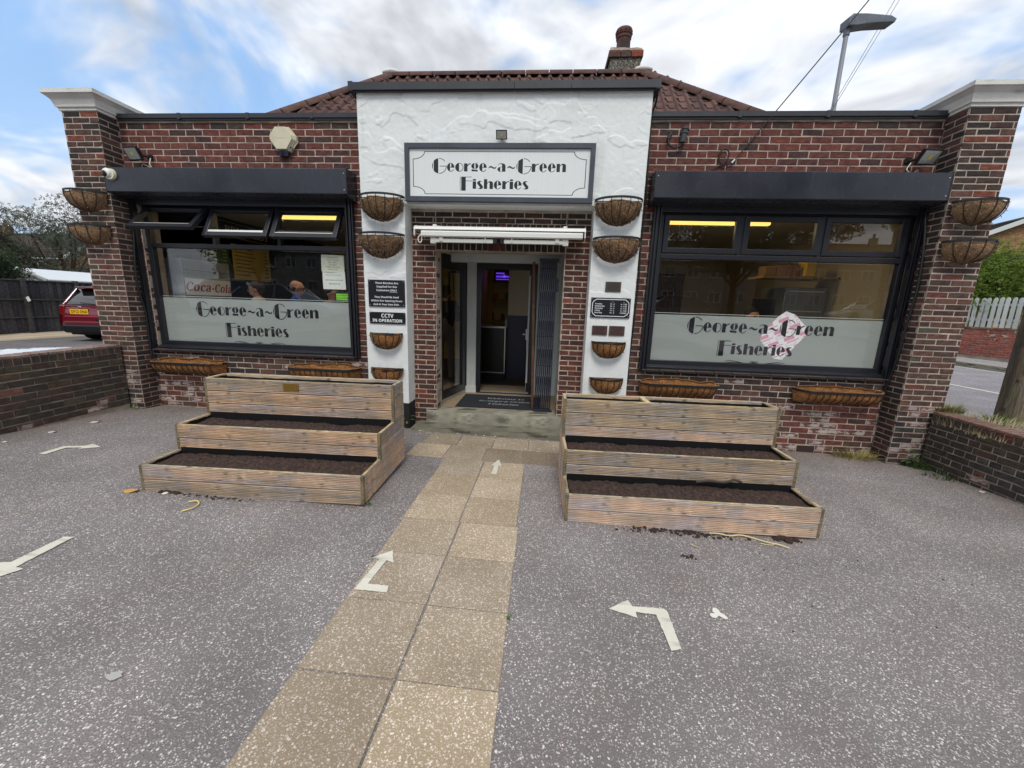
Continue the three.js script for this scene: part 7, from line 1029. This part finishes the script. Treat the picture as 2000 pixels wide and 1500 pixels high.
  for (const [x, y] of o.chim || []) mesh('chimney', merge([uvm(span(x - 0.3, x + 0.3, H + RH * 0.5, y, -D / 2 - 0.3, -D / 2 + 0.3), 0.5), ni(new THREE.CylinderGeometry(0.12, 0.14, 0.5, 10).translate(x, y + 0.2, -D / 2))]), wm, roof);
  return t;
}
const wins = (x0, x1, n, ys) => { const o = []; for (let i = 0; i < n; i++) for (const y of ys) o.push([x0 + (x1 - x0) * (i + 0.5) / n, y, 1.3, 1.15]); return o; };
house('tan brick house with a long brown tiled roof behind the left tree', [-48.2, 0.1, -26], 0, 15, 7, 4.3, 2.4, { wall: [176, 140, 104], roof: [104, 90, 78], win: wins(-6.5, 6.5, 5, [0.9, 2.9]), chim: [[-2.2, 7.4]] });
tree('wispy grey green tree standing behind the white garage', [-32.2, 0.1, -19.5], 6.9, 2.7, { seed: 31, limbs: 13, clumps: 110, leaves: 9000, leaf: 0.085, col: [0.085, 0.10, 0.075], bare: 0.22 });
bush('dark green rounded conifer at the left edge behind the fence', [-26.4, 0.1, -11.5], 1.9, 2.3, 1.9, { seed: 41, blobs: 26, leaves: 6500, leaf: 0.075, col: [0.030, 0.055, 0.022] });
bush('yellow green bush behind the garage beside the brick pier', [-26.9, 0.1, -21.5], 1.7, 2.4, 1.7, { seed: 47, blobs: 26, leaves: 5000, leaf: 0.085, col: [0.16, 0.19, 0.035] });

// cars: a body lofted from side profile sections
function car(label, pos, turn, o) {
  const t = thing(o.name || 'parked_car', label, 'car', pos, turn), W = o.w || 1.84, L = o.l || 4.5, H = o.h || 1.66, pm = phys({ color: srgb(...o.col), roughness: 0.28, metalness: 0.15, clearcoat: 1, clearcoatRoughness: 0.06 }), gl = phys({ color: srgb(22, 25, 28), roughness: 0.05, clearcoat: 1 });
  // +z is the rear. lower shell: outline in (z, y), narrowed towards the sill and bonnet
  const r = L / 2, top = o.top, low = [[-r, 0.42], [-r - 0.02, 0.62], [-r + 0.10, 0.80], [-r + 0.95, 0.98], [-r + 1.20, 1.04], [r - 0.55, 1.10], [r - 0.10, 1.07], [r + 0.01, 0.98], [r + 0.03, 0.72], [r + 0.04, 0.55], [r - 0.02, 0.40]].map(([z, y]) => [z, y * H / 1.66]);
  const shell = (pts, w0, w1, yA, yB, n = 10) => sheet(pts.length - 1, n, (u, v) => { const k = Math.round(u * (pts.length - 1)), [z, y] = pts[k], s = v * 2 - 1, a = Math.abs(s), w = mix(w0, w1, clamp((y - yA) / (yB - yA))) / 2, rx = Math.sign(s) * w * (1 - Math.pow(1 - a, 2.2)), edge = Math.pow(a, 6); return [rx, y - edge * 0.03, z * (1 - edge * 0.035)]; });
  const side = (s, pts, w, yb) => { const sh = new THREE.Shape([...pts, [r - 0.1, yb], [-r + 0.1, yb]].map(p => new THREE.Vector2(p[0], p[1]))); for (const c of [-L * 0.30, L * 0.295]) { const h = new THREE.Path(); h.absarc(c, 0.36, 0.375, 0, TAU, true); void h; } const g = new THREE.ShapeGeometry(sh); g.rotateY(-Math.PI / 2); g.translate(s * w / 2, 0, 0); const p = g.attributes.position; for (let i = 0; i < p.count; i++) { const y = p.getY(i); p.setX(i, s * (w / 2 - 0.05 * Math.pow(clamp((y - 0.75) / 0.5), 2) - 0.035 * Math.pow(clamp((0.6 - y) / 0.4), 2))); } g.computeVertexNormals(); return uvm(ni(g)); };
  mesh('body', merge([uvm(ni(shell(low, W, W - 0.04, 0.4, 1.1, 16))), side(1, low, W, 0.30), side(-1, low, W, 0.30)]), pm, t); pm.side = THREE.DoubleSide;
  const cab = o.cab.map(([z, y]) => [z * L, y * H]), cw0 = W - 0.10, cw1 = W - 0.44; const cabin = sheet(cab.length - 1, 12, (u, v) => { const k = Math.round(u * (cab.length - 1)), [z, y] = cab[k], s = v * 2 - 1, a = Math.abs(s), w = mix(cw0, cw1, clamp((y - cab[0][1]) / (H - cab[0][1]))) / 2; return [s * w, y + (1 - a * a) * 0.025, z]; });
  const cs = (s) => { const sh = new THREE.Shape(cab.map(p => new THREE.Vector2(p[0], p[1]))), g = new THREE.ShapeGeometry(sh); g.rotateY(-Math.PI / 2); const p = g.attributes.position; for (let i = 0; i < p.count; i++) { const y = p.getY(i), w = mix(cw0, cw1, clamp((y - cab[0][1]) / (H - cab[0][1]))) / 2; p.setX(i, s * w); } g.computeVertexNormals(); return uvm(ni(g)); };
  mesh('cabin_glass', merge([uvm(ni(cabin)), cs(1), cs(-1)]), gl, t); gl.side = THREE.DoubleSide;
  const rf = cab.filter(p => p[1] > H * 0.965); const roof = sheet(12, 8, (u, v) => { const z = mix(rf[0][0] - 0.12, rf[rf.length - 1][0] + 0.14, u), s = v * 2 - 1; return [s * (cw1 / 2 + 0.03), H + 0.02 + (1 - s * s) * 0.035 - 0.05 * Math.pow(Math.abs(u * 2 - 1), 4), z]; }); mesh('roof', merge([ni(roof), ...[-1, 1].map(s => rod([s * (cw1 / 2 + 0.0), H + 0.03, rf[0][0]], [s * (cw1 / 2), H + 0.03, rf[rf.length - 1][0]], 0.02, 6))]), pm, t);
  const pill = (a, b, w = 0.045) => [-1, 1].map(s => { const P = ([z, y]) => [s * (mix(cw0, cw1, clamp((y - cab[0][1]) / (H - cab[0][1]))) / 2 + 0.004), y, z]; return rod(P(a), P(b), w, 6); }); const n = cab.length; mesh('pillar', merge([...pill(cab[n - 1], cab[n - 2], 0.05), ...pill(cab[0], cab[1], 0.035), ...pill([L * 0.03, cab[0][1]], [L * 0.03, H], 0.03)]), pm, t);
  const wheel = (x, z) => { const w = mesh('wheel', ni(new THREE.TorusGeometry(0.255, 0.095, 10, 26).rotateY(Math.PI / 2).translate(x, 0.345, z)), std({ color: srgb(22, 22, 23), roughness: 0.9 }), t); const s = Math.sign(x); mesh('rim', merge([ni(new THREE.CylinderGeometry(0.23, 0.23, 0.03, 22).rotateZ(Math.PI / 2).translate(x + s * 0.055, 0.345, z)), ...range(0, 4, 1).map(i => { const a = i / 5 * TAU; return box(0.03, 0.2, 0.045, x + s * 0.075, 0.345 + 0.11 * Math.cos(a), z + 0.11 * Math.sin(a), 0, a); })]), phys({ color: srgb(170, 172, 176), metalness: 0.7, roughness: 0.35 }), w); };
  for (const x of [-W / 2 + 0.12, W / 2 - 0.12]) for (const z of [-L * 0.30, L * 0.295]) wheel(x, z);
  mesh('wheel_arch', merge([-1, 1].flatMap(s => [-L * 0.30, L * 0.295].map(z => ni(new THREE.CylinderGeometry(0.385, 0.385, 0.02, 26, 1, false).rotateZ(Math.PI / 2).translate(s * (W / 2 - 0.012), 0.38, z))))), M.darkPlastic, t);
  mesh('underside', merge([rbox(W - 0.12, 0.2, L - 0.3, 0.04, 0, 0.30, 0), rbox(W - 0.08, 0.26, 0.20, 0.06, 0, 0.40, r - 0.06), rbox(W - 0.1, 0.2, 0.18, 0.06, 0, 0.36, -r + 0.08)]), M.darkPlastic, t);
  for (const s of [-1, 1]) { mesh('tail_lamp', rbox(0.16, 0.30, 0.06, 0.03, s * (W / 2 - 0.10), 0.95 * H / 1.66, r - 0.0, 0, 0, s * 0.12), phys({ color: srgb(120, 16, 22), roughness: 0.15, clearcoat: 1 }), t); mesh('headlight', rbox(0.36, 0.14, 0.08, 0.04, s * (W / 2 - 0.26), 0.74 * H / 1.66, -r + 0.02), phys({ color: srgb(210, 214, 218), roughness: 0.1, clearcoat: 1 }), t); mesh('wing_mirror', rbox(0.18, 0.13, 0.09, 0.04, s * (W / 2 + 0.07), 1.12 * H / 1.66, -L * 0.17), pm, t); }
  return [t, pm, r, W, H];
}
const suv = [[-0.20, 0.64], [-0.06, 0.975], [0.06, 1.0], [0.30, 0.985], [0.395, 0.955], [0.475, 0.665]], hatch = [[-0.22, 0.64], [-0.05, 0.98], [0.08, 1.0], [0.26, 0.98], [0.36, 0.93], [0.46, 0.66]];
{ // the red estate parked on the drive, seen from behind
  const [t, pm, r, W, H] = car('dark red car parked on the left drive, rear view with yellow plate', [-14.55, 0.1, -8.52], 0.16, { name: 'red_car', col: [112, 16, 34], w: 1.86, l: 4.55, h: 1.72, cab: suv }); void H;
  mesh('spoiler', rbox(1.36, 0.05, 0.28, 0.02, 0, 1.70, r - 0.46, 0, 0.12), pm, t);
  mesh('window_trim', merge([-1, 1].map(s => rod([s * 0.86, 1.15, r - 0.10], [s * 0.70, 1.66, r - 0.44], 0.022, 6))), phys({ color: srgb(214, 214, 216), metalness: 0.7, roughness: 0.25 }), t);
  mesh('tailgate_crease', merge([rbox(1.56, 0.028, 0.02, 0.008, 0, 0.79, r + 0.035), rbox(1.60, 0.02, 0.02, 0.008, 0, 0.62, r + 0.045), rbox(1.50, 0.02, 0.05, 0.008, 0, 1.125, r - 0.03)]), phys({ color: srgb(170, 60, 84), roughness: 0.2, clearcoat: 1 }), t);
  mesh('rear_bumper', rbox(1.78, 0.24, 0.22, 0.07, 0, 0.42, r - 0.02), M.darkPlastic, t);
  mesh('tow_recess', rbox(0.34, 0.06, 0.02, 0.01, 0.28, 0.70, r + 0.048), M.darkPlastic, t); mesh('wiper', rod([0.05, 1.18, r - 0.075], [-0.36, 1.22, r - 0.09], 0.013, 6), M.darkPlastic, t); mesh('badge', ni(new THREE.SphereGeometry(0.06, 14, 8).scale(1, 0.42, 0.25).translate(-0.34, 1.085, r - 0.01)), phys({ color: srgb(190, 192, 196), metalness: 0.8, roughness: 0.25 }), t);
  mesh('number_plate', rbox(0.54, 0.165, 0.014, 0.006, -0.34, 0.945, r + 0.020), M.darkPlastic, t); mesh('number_plate_face', ni(sheet(1, 1, (u, v) => [-0.34 + (u - 0.5) * 0.53, 0.945 + (v - 0.5) * 0.155, r + 0.0285])), std({ map: canvasTex(530, 120, (c, w, h) => { c.fillStyle = '#f2b90c'; c.fillRect(0, 0, w, h); text(c, ['OF12 ONA'], w / 2, h / 2 + 4, 0, 'bold 96px sans-serif', '#17140c'); }), roughness: 0.4 }), t);
}
{ // pale sheet of plastic on the drive
  const g = sheet(60, 16, (u, v) => [(u - 0.5) * 2.6, 0.03 + 0.14 * fbm(u * 5, v * 3, 4, 3001) * Math.sin(Math.PI * u) * Math.sin(Math.PI * v) + 0.05 * fbm(u * 22, v * 9, 3, 3011) * Math.sin(Math.PI * v), (v - 0.5) * 1.0]); g.rotateY(0.72); g.translate(-12.7, 0.11, -3.6); solo('plastic_sheet', ni(g), phys({ color: srgb(206, 212, 216), roughness: 0.3, side: THREE.DoubleSide }), 'crumpled pale plastic sheet lying on the drive beyond the left wall', 'plastic sheet');
}

// ---------------------------------------------------------------- right: pole, lamp, wires, houses, hedge, picket fence
{
  const t = thing('telegraph_pole', 'weathered wooden telegraph pole standing behind the right boundary wall', 'telegraph pole', [5.74, 0.2, 0.10]); const g = new THREE.CylinderGeometry(0.115, 0.155, 8.6, 26, 40); g.translate(0, 4.2, 0); const p = g.attributes.position, uv = g.attributes.uv; for (let i = 0; i < p.count; i++) { const a = Math.atan2(p.getZ(i), p.getX(i)), y = p.getY(i), k = 1 + 0.035 * (fbm(a * 5 + 20, y * 1.2, 4, 3101) - 0.5) - 0.02 * sstep(0.72, 0.8, fbm(a * 9 + 9, y * 0.4, 3, 3111)); p.setX(i, p.getX(i) * k); p.setZ(i, p.getZ(i) * k); uv.setXY(i, y / 2.2, a / 1.6); } g.computeVertexNormals();
  mesh('shaft', ni(g), std({ map: T.wood, bumpMap: T.woodB, bumpScale: 0.012, color: srgb(176, 176, 178), roughness: 1 }), t); mesh('bolt', merge([rod([-0.11, 0.92, 0.10], [-0.13, 0.92, 0.14], 0.02, 8), rod([-0.04, 1.55, 0.13], [-0.05, 1.55, 0.17], 0.014, 8), rod([-0.02, 0.62, 0.14], [-0.02, 0.62, 0.165], 0.014, 8)]), std({ color: srgb(54, 50, 46), roughness: 0.7 }), t); mesh('cable_guard', uvm(merge([rod([0.13, 0.0, 0.07], [0.12, 5, 0.06], 0.014, 8)])), M.cable, t); mesh('pole_cap', rod([0, 8.5, 0], [0, 8.56, 0], 0.13, 16), std({ color: srgb(80, 80, 80) }), t); mesh('terminal_ring', ni(new THREE.TorusGeometry(0.14, 0.02, 6, 20).rotateX(Math.PI / 2).translate(0, 8.1, 0)), std({ color: srgb(70, 72, 74) }), t);
}
{
  const t = thing('street_lamp', 'grey street lamp with a flat lantern rising behind the right parapet', 'street lamp', [6.80, 0.2, -6.0]), gm = phys({ map: T.metal, color: srgb(176, 180, 184), roughness: 0.45, metalness: 0.3 }), dm = phys({ map: T.metal, color: srgb(120, 126, 134), roughness: 0.45, metalness: 0.3 });
  mesh('column', merge([rod([0.02, 0, 0], [0.02, 3.0, 0], 0.075, 16), rod([0.02, 3.0, 0], [0.0, 7.95, 0], 0.060, 16, 0.048)]), gm, t); mesh('collar', merge([rod([0, 7.88, 0], [0, 8.06, 0], 0.066, 14), rod([0.05, 7.95, 0.03], [0.09, 7.95, 0.04], 0.012, 6)]), dm, t);
  const Lh = 1.0, head = prism([[-0.06, 0.0], [-0.07, 0.14], [0.0, 0.20], [0.30, 0.215], [Lh - 0.12, 0.20], [Lh, 0.15], [Lh - 0.02, 0.11], [0.44, 0.06], [0.10, 0.0]], 0.24, 0.02); head.translate(0, 8.04, -0.12); mesh('lantern', head, dm, t); mesh('lens', uvm(box(0.50, 0.012, 0.22, 0.70, 8.115, 0, 0, 0, 0.085)), phys({ color: srgb(176, 172, 158), roughness: 0.25 }), t); mesh('sensor', ni(new THREE.CylinderGeometry(0.035, 0.04, 0.06, 12).translate(0.30, 8.30, 0)), dm, t);
  t.rotation.y = 0.10;
}
const wire = (a, b, sag, r, label) => solo('overhead_wire', tube(range(0, 1, 1 / 24).map(s => V(mix(a[0], b[0], s), mix(a[1], b[1], s) - 4 * sag * s * (1 - s), mix(a[2], b[2], s))), r, 60, 5), M.cable, label, 'wire');
wire([2.125, 3.375, 0.03], [5.60, 8.25, 0.1], 0.07, 0.0065, 'overhead wire running from the brick wall up past the street lamp');
wire([4.78, 3.72, -4.45], [9.45, 10.85, -8.0], 0.10, 0.006, 'left one of the two overhead wires crossing behind the street lamp');
wire([4.78, 3.68, -4.40], [9.53, 10.80, -7.9], 0.03, 0.006, 'right one of the two overhead wires crossing behind the street lamp');
wire([40, 6.4, -24], [-2, 6.3, -26], 0.25, 0.012, 'upper overhead wire beyond the right corner pier'); wire([40, 5.7, -24], [-2, 5.7, -26], 0.25, 0.012, 'lower overhead wire beyond the right corner pier');
house('tan brick bungalow with hipped grey tiled roof beyond the hedge', [20.6, 0.5, -16.5], -0.35, 7.0, 7.5, 3.95, 1.95, { wall: [190, 152, 104], roof: [128, 120, 112], hip: true, rows: 13, win: [[-1.8, 1.6, 1.6, 1.1], [1.6, 1.6, 1.6, 1.1]], gut: std({ color: srgb(196, 196, 190) }) });
house('tan brick house with white gable boards at the right edge', [26.3, 0.5, -19.5], 1.35, 8.0, 5.5, 4.6, 1.4, { wall: [190, 150, 106], roof: [110, 102, 98], win: [[0, 2.6, 1.6, 1.1]] });
{
  const mk = (label, x, y, z, h, ry, n) => { const t = thing('tv_aerial', label, 'aerial', [x, y, z], ry), g = std({ color: srgb(130, 132, 136), metalness: 0.5, roughness: 0.5 }); mesh('mast', rod([0, 0, 0], [0, h, 0], 0.03, 6), g, t); mesh('boom', rod([-0.35, h - 0.06, 0], [1.15, h + 0.10, 0], 0.022, 5), g, t); for (let i = 0; i < n; i++) mesh('element', rod([-0.25 + i * 1.3 / n, h - 0.04 + i * 0.15 / n, -0.18], [-0.25 + i * 1.3 / n, h - 0.04 + i * 0.15 / n, 0.18], 0.010, 4), g, t); mesh('reflector', rod([-0.30, h - 0.3, 0], [-0.30, h + 0.2, 0], 0.014, 4), g, t); };
  mk('tall slanting television aerial left of the others above the hipped roof', 22.4, 5.3, -18.2, 1.25, 0.3, 9); mk('middle television aerial above the hipped roof', 23.7, 5.2, -18.6, 0.95, 0.2, 9); mk('low television aerial nearest the white gable', 24.2, 5.1, -18.4, 0.70, 0.5, 7); mk('smallest television aerial at the left of the hipped roof', 21.7, 5.3, -18.3, 0.75, 0.0, 6);
}
{ // red brick garden wall with white pickets and a hedge behind
  const a = [14.2, -11.6], b = [16.4, -3.0], dx = b[0] - a[0], dz = b[1] - a[1], L = Math.hypot(dx, dz), turn = Math.atan2(-dz, dx), t = thing('garden_wall', 'low red brick garden wall under the white picket fence', 'garden wall', [a[0], 0, a[1]], turn), list = []; rnd = mulberry(3301);
  mesh('mortar_core', uvm(span(0, L, 0, 1.33, -0.2, -0.008)), M.mortar, t); const red = [[214, 124, 106], [204, 116, 100], [220, 134, 114], [196, 112, 100]].map(c => brickTint(...c)); lay(list, { x0: 0, x1: L, y0: 0.45, top: 1.36, ch: 0.0758, phase: 0, tone: () => pick(red) }); 
  list.sort((p, q) => p.m.elements[12] - q.m.elements[12]); const rest = []; list.forEach((q, i) => { const g = brickGeo(q.L, q.H, q.k); if (i < 300) { const m = mesh('brick', g, q.mat, t); q.m.decompose(m.position, m.quaternion, m.scale); } else { const c = g.clone(); c.applyMatrix4(q.m); rest.push(c); } }); if (rest.length) mesh('brickwork', merge(rest), red[0], t).userData.kind = 'stuff'; mesh('coping', uvm(rbox(L, 0.06, 0.26, 0.01, L / 2, 1.39, -0.1)), std({ map: T.concrete, color: lin(0.9, 0.6, 0.5) }), t);
  const f = thing('picket_fence', 'white painted picket fence on top of the red garden wall', 'fence', [a[0], 1.42, a[1]], turn), wm = [0.80, 0.72, 0.66].map(k => std({ map: T.renderC, color: lin(k, k, k * 0.97), roughness: 0.7 })), pg = prism([[-0.047, 0], [0.047, 0], [0.047, 0.91], [0.035, 0.95], [0, 0.97], [-0.035, 0.95], [-0.047, 0.91]], 0.022, 0.003);
  let k = 0; for (let x = 0.1; x < L; x += 0.152, k++) { const p = mesh('picket', pg, wm[Math.floor(rnd() * 3)], f); p.position.set(x, rr(-0.01, 0.01), -0.06); p.rotation.z = rr(-0.02, 0.02); } for (const y of [0.25, 0.74]) mesh('rail', uvm(box(L, 0.075, 0.04, L / 2, y, -0.09)), wm[1], f); for (let x = 0.4; x < L; x += 1.83) mesh('post', uvm(box(0.09, 0.95, 0.09, x, 0.45, -0.14)), wm[1], f);
  bush('bright green rounded hedge behind the white picket fence', [15.9, 0.5, -11.0], 2.0, 2.1, 2.0, { seed: 53, blobs: 40, leaves: 11000, leaf: 0.06, col: [0.115, 0.175, 0.022] }); bush('green hedge behind the pickets hidden partly by the telegraph pole', [17.9, 0.5, -8.2], 1.8, 1.9, 1.8, { seed: 59, blobs: 30, leaves: 6000, leaf: 0.06, col: [0.085, 0.14, 0.022] });
  bush('low white flowering plant showing through the picket fence', [15.75, 0.7, -8.7], 0.9, 0.55, 0.9, { seed: 61, blobs: 14, leaves: 1400, leaf: 0.05, col: [0.45, 0.45, 0.40] });
}

// ---------------------------------------------------------------- across the road behind the viewer, seen in the glass
{
  const y = 1.75; rnd = mulberry(3501); const cols = [[[176, 172, 164], [96, 92, 88]], [[190, 186, 178], [104, 96, 90]], [[168, 162, 156], [92, 88, 86]], [[184, 178, 168], [100, 92, 86]]], names = ['far left', 'left', 'right', 'far right'];
  [-31, -12.5, 15, 33].forEach((x, i) => house('pale two storey terrace across the road behind the viewer, ' + names[i] + ' block', [x, y, 40], Math.PI, 16, 8, 5.3, 2.6, { wall: cols[i][0], roof: cols[i][1], win: wins(-7.5, 7.5, 6, [0.9, 3.5]), chim: [[-4, 8.6], [4, 8.6]] }));
  tree('broad leafy tree across the road behind the viewer, opposite the right window', [11.5, 1.1, 20], 9.5, 5.0, { seed: 71, limbs: 16, clumps: 90, leaves: 7000, leaf: 0.20, col: [0.05, 0.075, 0.025] }); tree('leafy tree across the road behind the viewer, opposite the left window', [-22, 1.2, 24], 8.5, 4.2, { seed: 73, limbs: 14, clumps: 80, leaves: 5000, leaf: 0.20, col: [0.05, 0.075, 0.028] });
  car('white car parked behind the viewer, reflected at the left of the left window', [-15.8, 0.80, 13.2], 1.5, { col: [214, 216, 216], cab: suv, h: 1.6, l: 4.4 }); car('silver car parked behind the viewer, reflected in the middle of the left window', [-10.6, 0.66, 10.6], -1.62, { col: [150, 158, 166], cab: hatch, h: 1.48, l: 4.3 }); car('grey car parked behind the viewer, reflected in the right window', [6.2, 0.85, 15.5], 1.52, { col: [128, 134, 142], cab: hatch, h: 1.48, l: 4.3 }); car('white car parked behind the viewer, reflected at the right of the right window', [22.8, 1.15, 24.5], 1.6, { col: [210, 212, 214], cab: hatch, h: 1.5, l: 4.3 });
}

// ---------------------------------------------------------------- weeds and dry grass
function tuft(label, name, cat, pos, n, h, spread, mat, seed, flat = 0.5) {
  const r = mulberry(seed), p = []; for (let i = 0; i < n; i++) { const a = r() * TAU, d = Math.sqrt(r()) * spread, x = d * Math.cos(a), z = d * Math.sin(a) * 0.6, L = h * (0.4 + 0.6 * r()), b = a + (r() - 0.5), lean = flat * (0.3 + r()), w = 0.0035 + 0.003 * r(), wx = -Math.sin(b) * w, wz = Math.cos(b) * w; let px = x, py = 0, pz = z; const seg = 4; for (let k = 0; k < seg; k++) { const t1 = (k + 1) / seg, nx = x + Math.cos(b) * L * lean * t1 * t1, ny = L * (t1 - 0.35 * lean * t1 * t1), nz = z + Math.sin(b) * L * lean * t1 * t1, w0 = 1 - k / seg, w1 = 1 - t1; p.push(px - wx * w0, py, pz - wz * w0, px + wx * w0, py, pz + wz * w0, nx + wx * w1, ny, nz + wz * w1, px - wx * w0, py, pz - wz * w0, nx + wx * w1, ny, nz + wz * w1, nx - wx * w1, ny, nz - wz * w1); px = nx; py = ny; pz = nz; } }
  const g = new THREE.BufferGeometry(); g.setAttribute('position', new THREE.Float32BufferAttribute(p, 3)); g.computeVertexNormals(); const t = thing(name, label, cat, pos); mesh('blade', uvm(g), mat, t); return t;
}
{
  const dry = leafMat(0.34, 0.29, 0.10), grn = leafMat(0.075, 0.13, 0.03), straw = leafMat(0.40, 0.34, 0.20), G0 = (x, z) => [x, gy(x, z), z];
  const leafy = (pos, n, s, seed, mat, parentLabel) => { const t = thing('weed', parentLabel, 'weed', pos), r = mulberry(seed), gs = [], st = []; for (let i = 0; i < n; i++) { const a = r() * TAU, hh = s * (0.3 + 1.2 * r()), d = s * (0.2 + 0.5 * r()), l = s * (0.5 + 0.4 * r()); const q = [Math.cos(a) * d, hh, Math.sin(a) * d * 0.7]; st.push(rod([0, 0, 0], q, 0.003, 4, 0.002)); const lf = sheet(6, 2, (u, v) => { const w = Math.sin(Math.PI * clamp(u)) * l * 0.34; return [u * l, -0.25 * l * u * u + 0.04 * l * Math.abs(v - 0.5), (v - 0.5) * w]; }); lf.rotateZ(0.4 * r()); lf.rotateY(-a); lf.translate(...q); gs.push(ni(lf)); } mesh('stem', merge(st), std({ color: srgb(96, 110, 62) }), t); for (const g of gs) mesh('leaf', g, mat, t); return t; };
  tuft('yellowing grass tuft at the foot of the brick wall near the right pier', 'grass_tuft', 'grass tuft', G0(4.06, 0.10), 260, 0.17, 0.24, dry, 91, 1.1);
  tuft('green grass growing where the right pier meets the boundary wall', 'grass_tuft', 'grass tuft', G0(4.66, 0.30), 300, 0.20, 0.20, grn, 93, 1.0);
  leafy(G0(4.60, 0.28), 24, 0.13, 95, leafMat(0.07, 0.11, 0.04), 'grey green weed climbing the corner of the right boundary wall');
  tuft('thin grass trailing along the foot of the right boundary wall', 'grass_tuft', 'grass tuft', G0(4.66, 0.62), 120, 0.10, 0.26, grn, 97, 1.3);
  leafy(G0(-1.76, 0.21), 16, 0.11, 99, leafMat(0.09, 0.20, 0.03), 'bright green weed at the black base of the left white pillar');
  leafy(G0(-5.57, 0.31), 8, 0.06, 101, leafMat(0.20, 0.30, 0.03), 'small yellow green weed where the left pier meets the boundary wall');
  leafy(G0(-1.285, 2.40), 8, 0.035, 103, leafMat(0.10, 0.16, 0.03), 'tiny weed at the front right corner of the left planter');
  leafy(G0(-0.10, 3.42), 7, 0.018, 105, leafMat(0.10, 0.18, 0.03), 'tiny green weed in the joint at the right edge of the slab path');
  leafy(G0(-0.97, 3.03), 5, 0.014, 107, leafMat(0.08, 0.15, 0.03), 'tiny green weed at the left edge of the slab path by the bent arrow');
  const gr = tuft('dry straw coloured grass along the verge behind the right boundary wall', 'dry_grass', 'grass', [5.02, 0.46, 0.55], 900, 0.16, 0.85, straw, 109, 1.0); gr.userData.kind = 'stuff'; gr.rotation.y = Math.PI / 2;
  tuft('dry green grass growing against the outer corner of the right pier', 'grass_tuft', 'grass tuft', [4.86, 0.56, 0.24], 260, 0.17, 0.16, leafMat(0.22, 0.21, 0.08), 111, 0.9);
  tuft('green grass at the foot of the telegraph pole', 'grass_tuft', 'grass tuft', [5.46, 0.43, 0.22], 220, 0.20, 0.16, leafMat(0.12, 0.17, 0.05), 113, 0.7);
}
sun.target.updateMatrixWorld();
renderer.render(scene, camera);
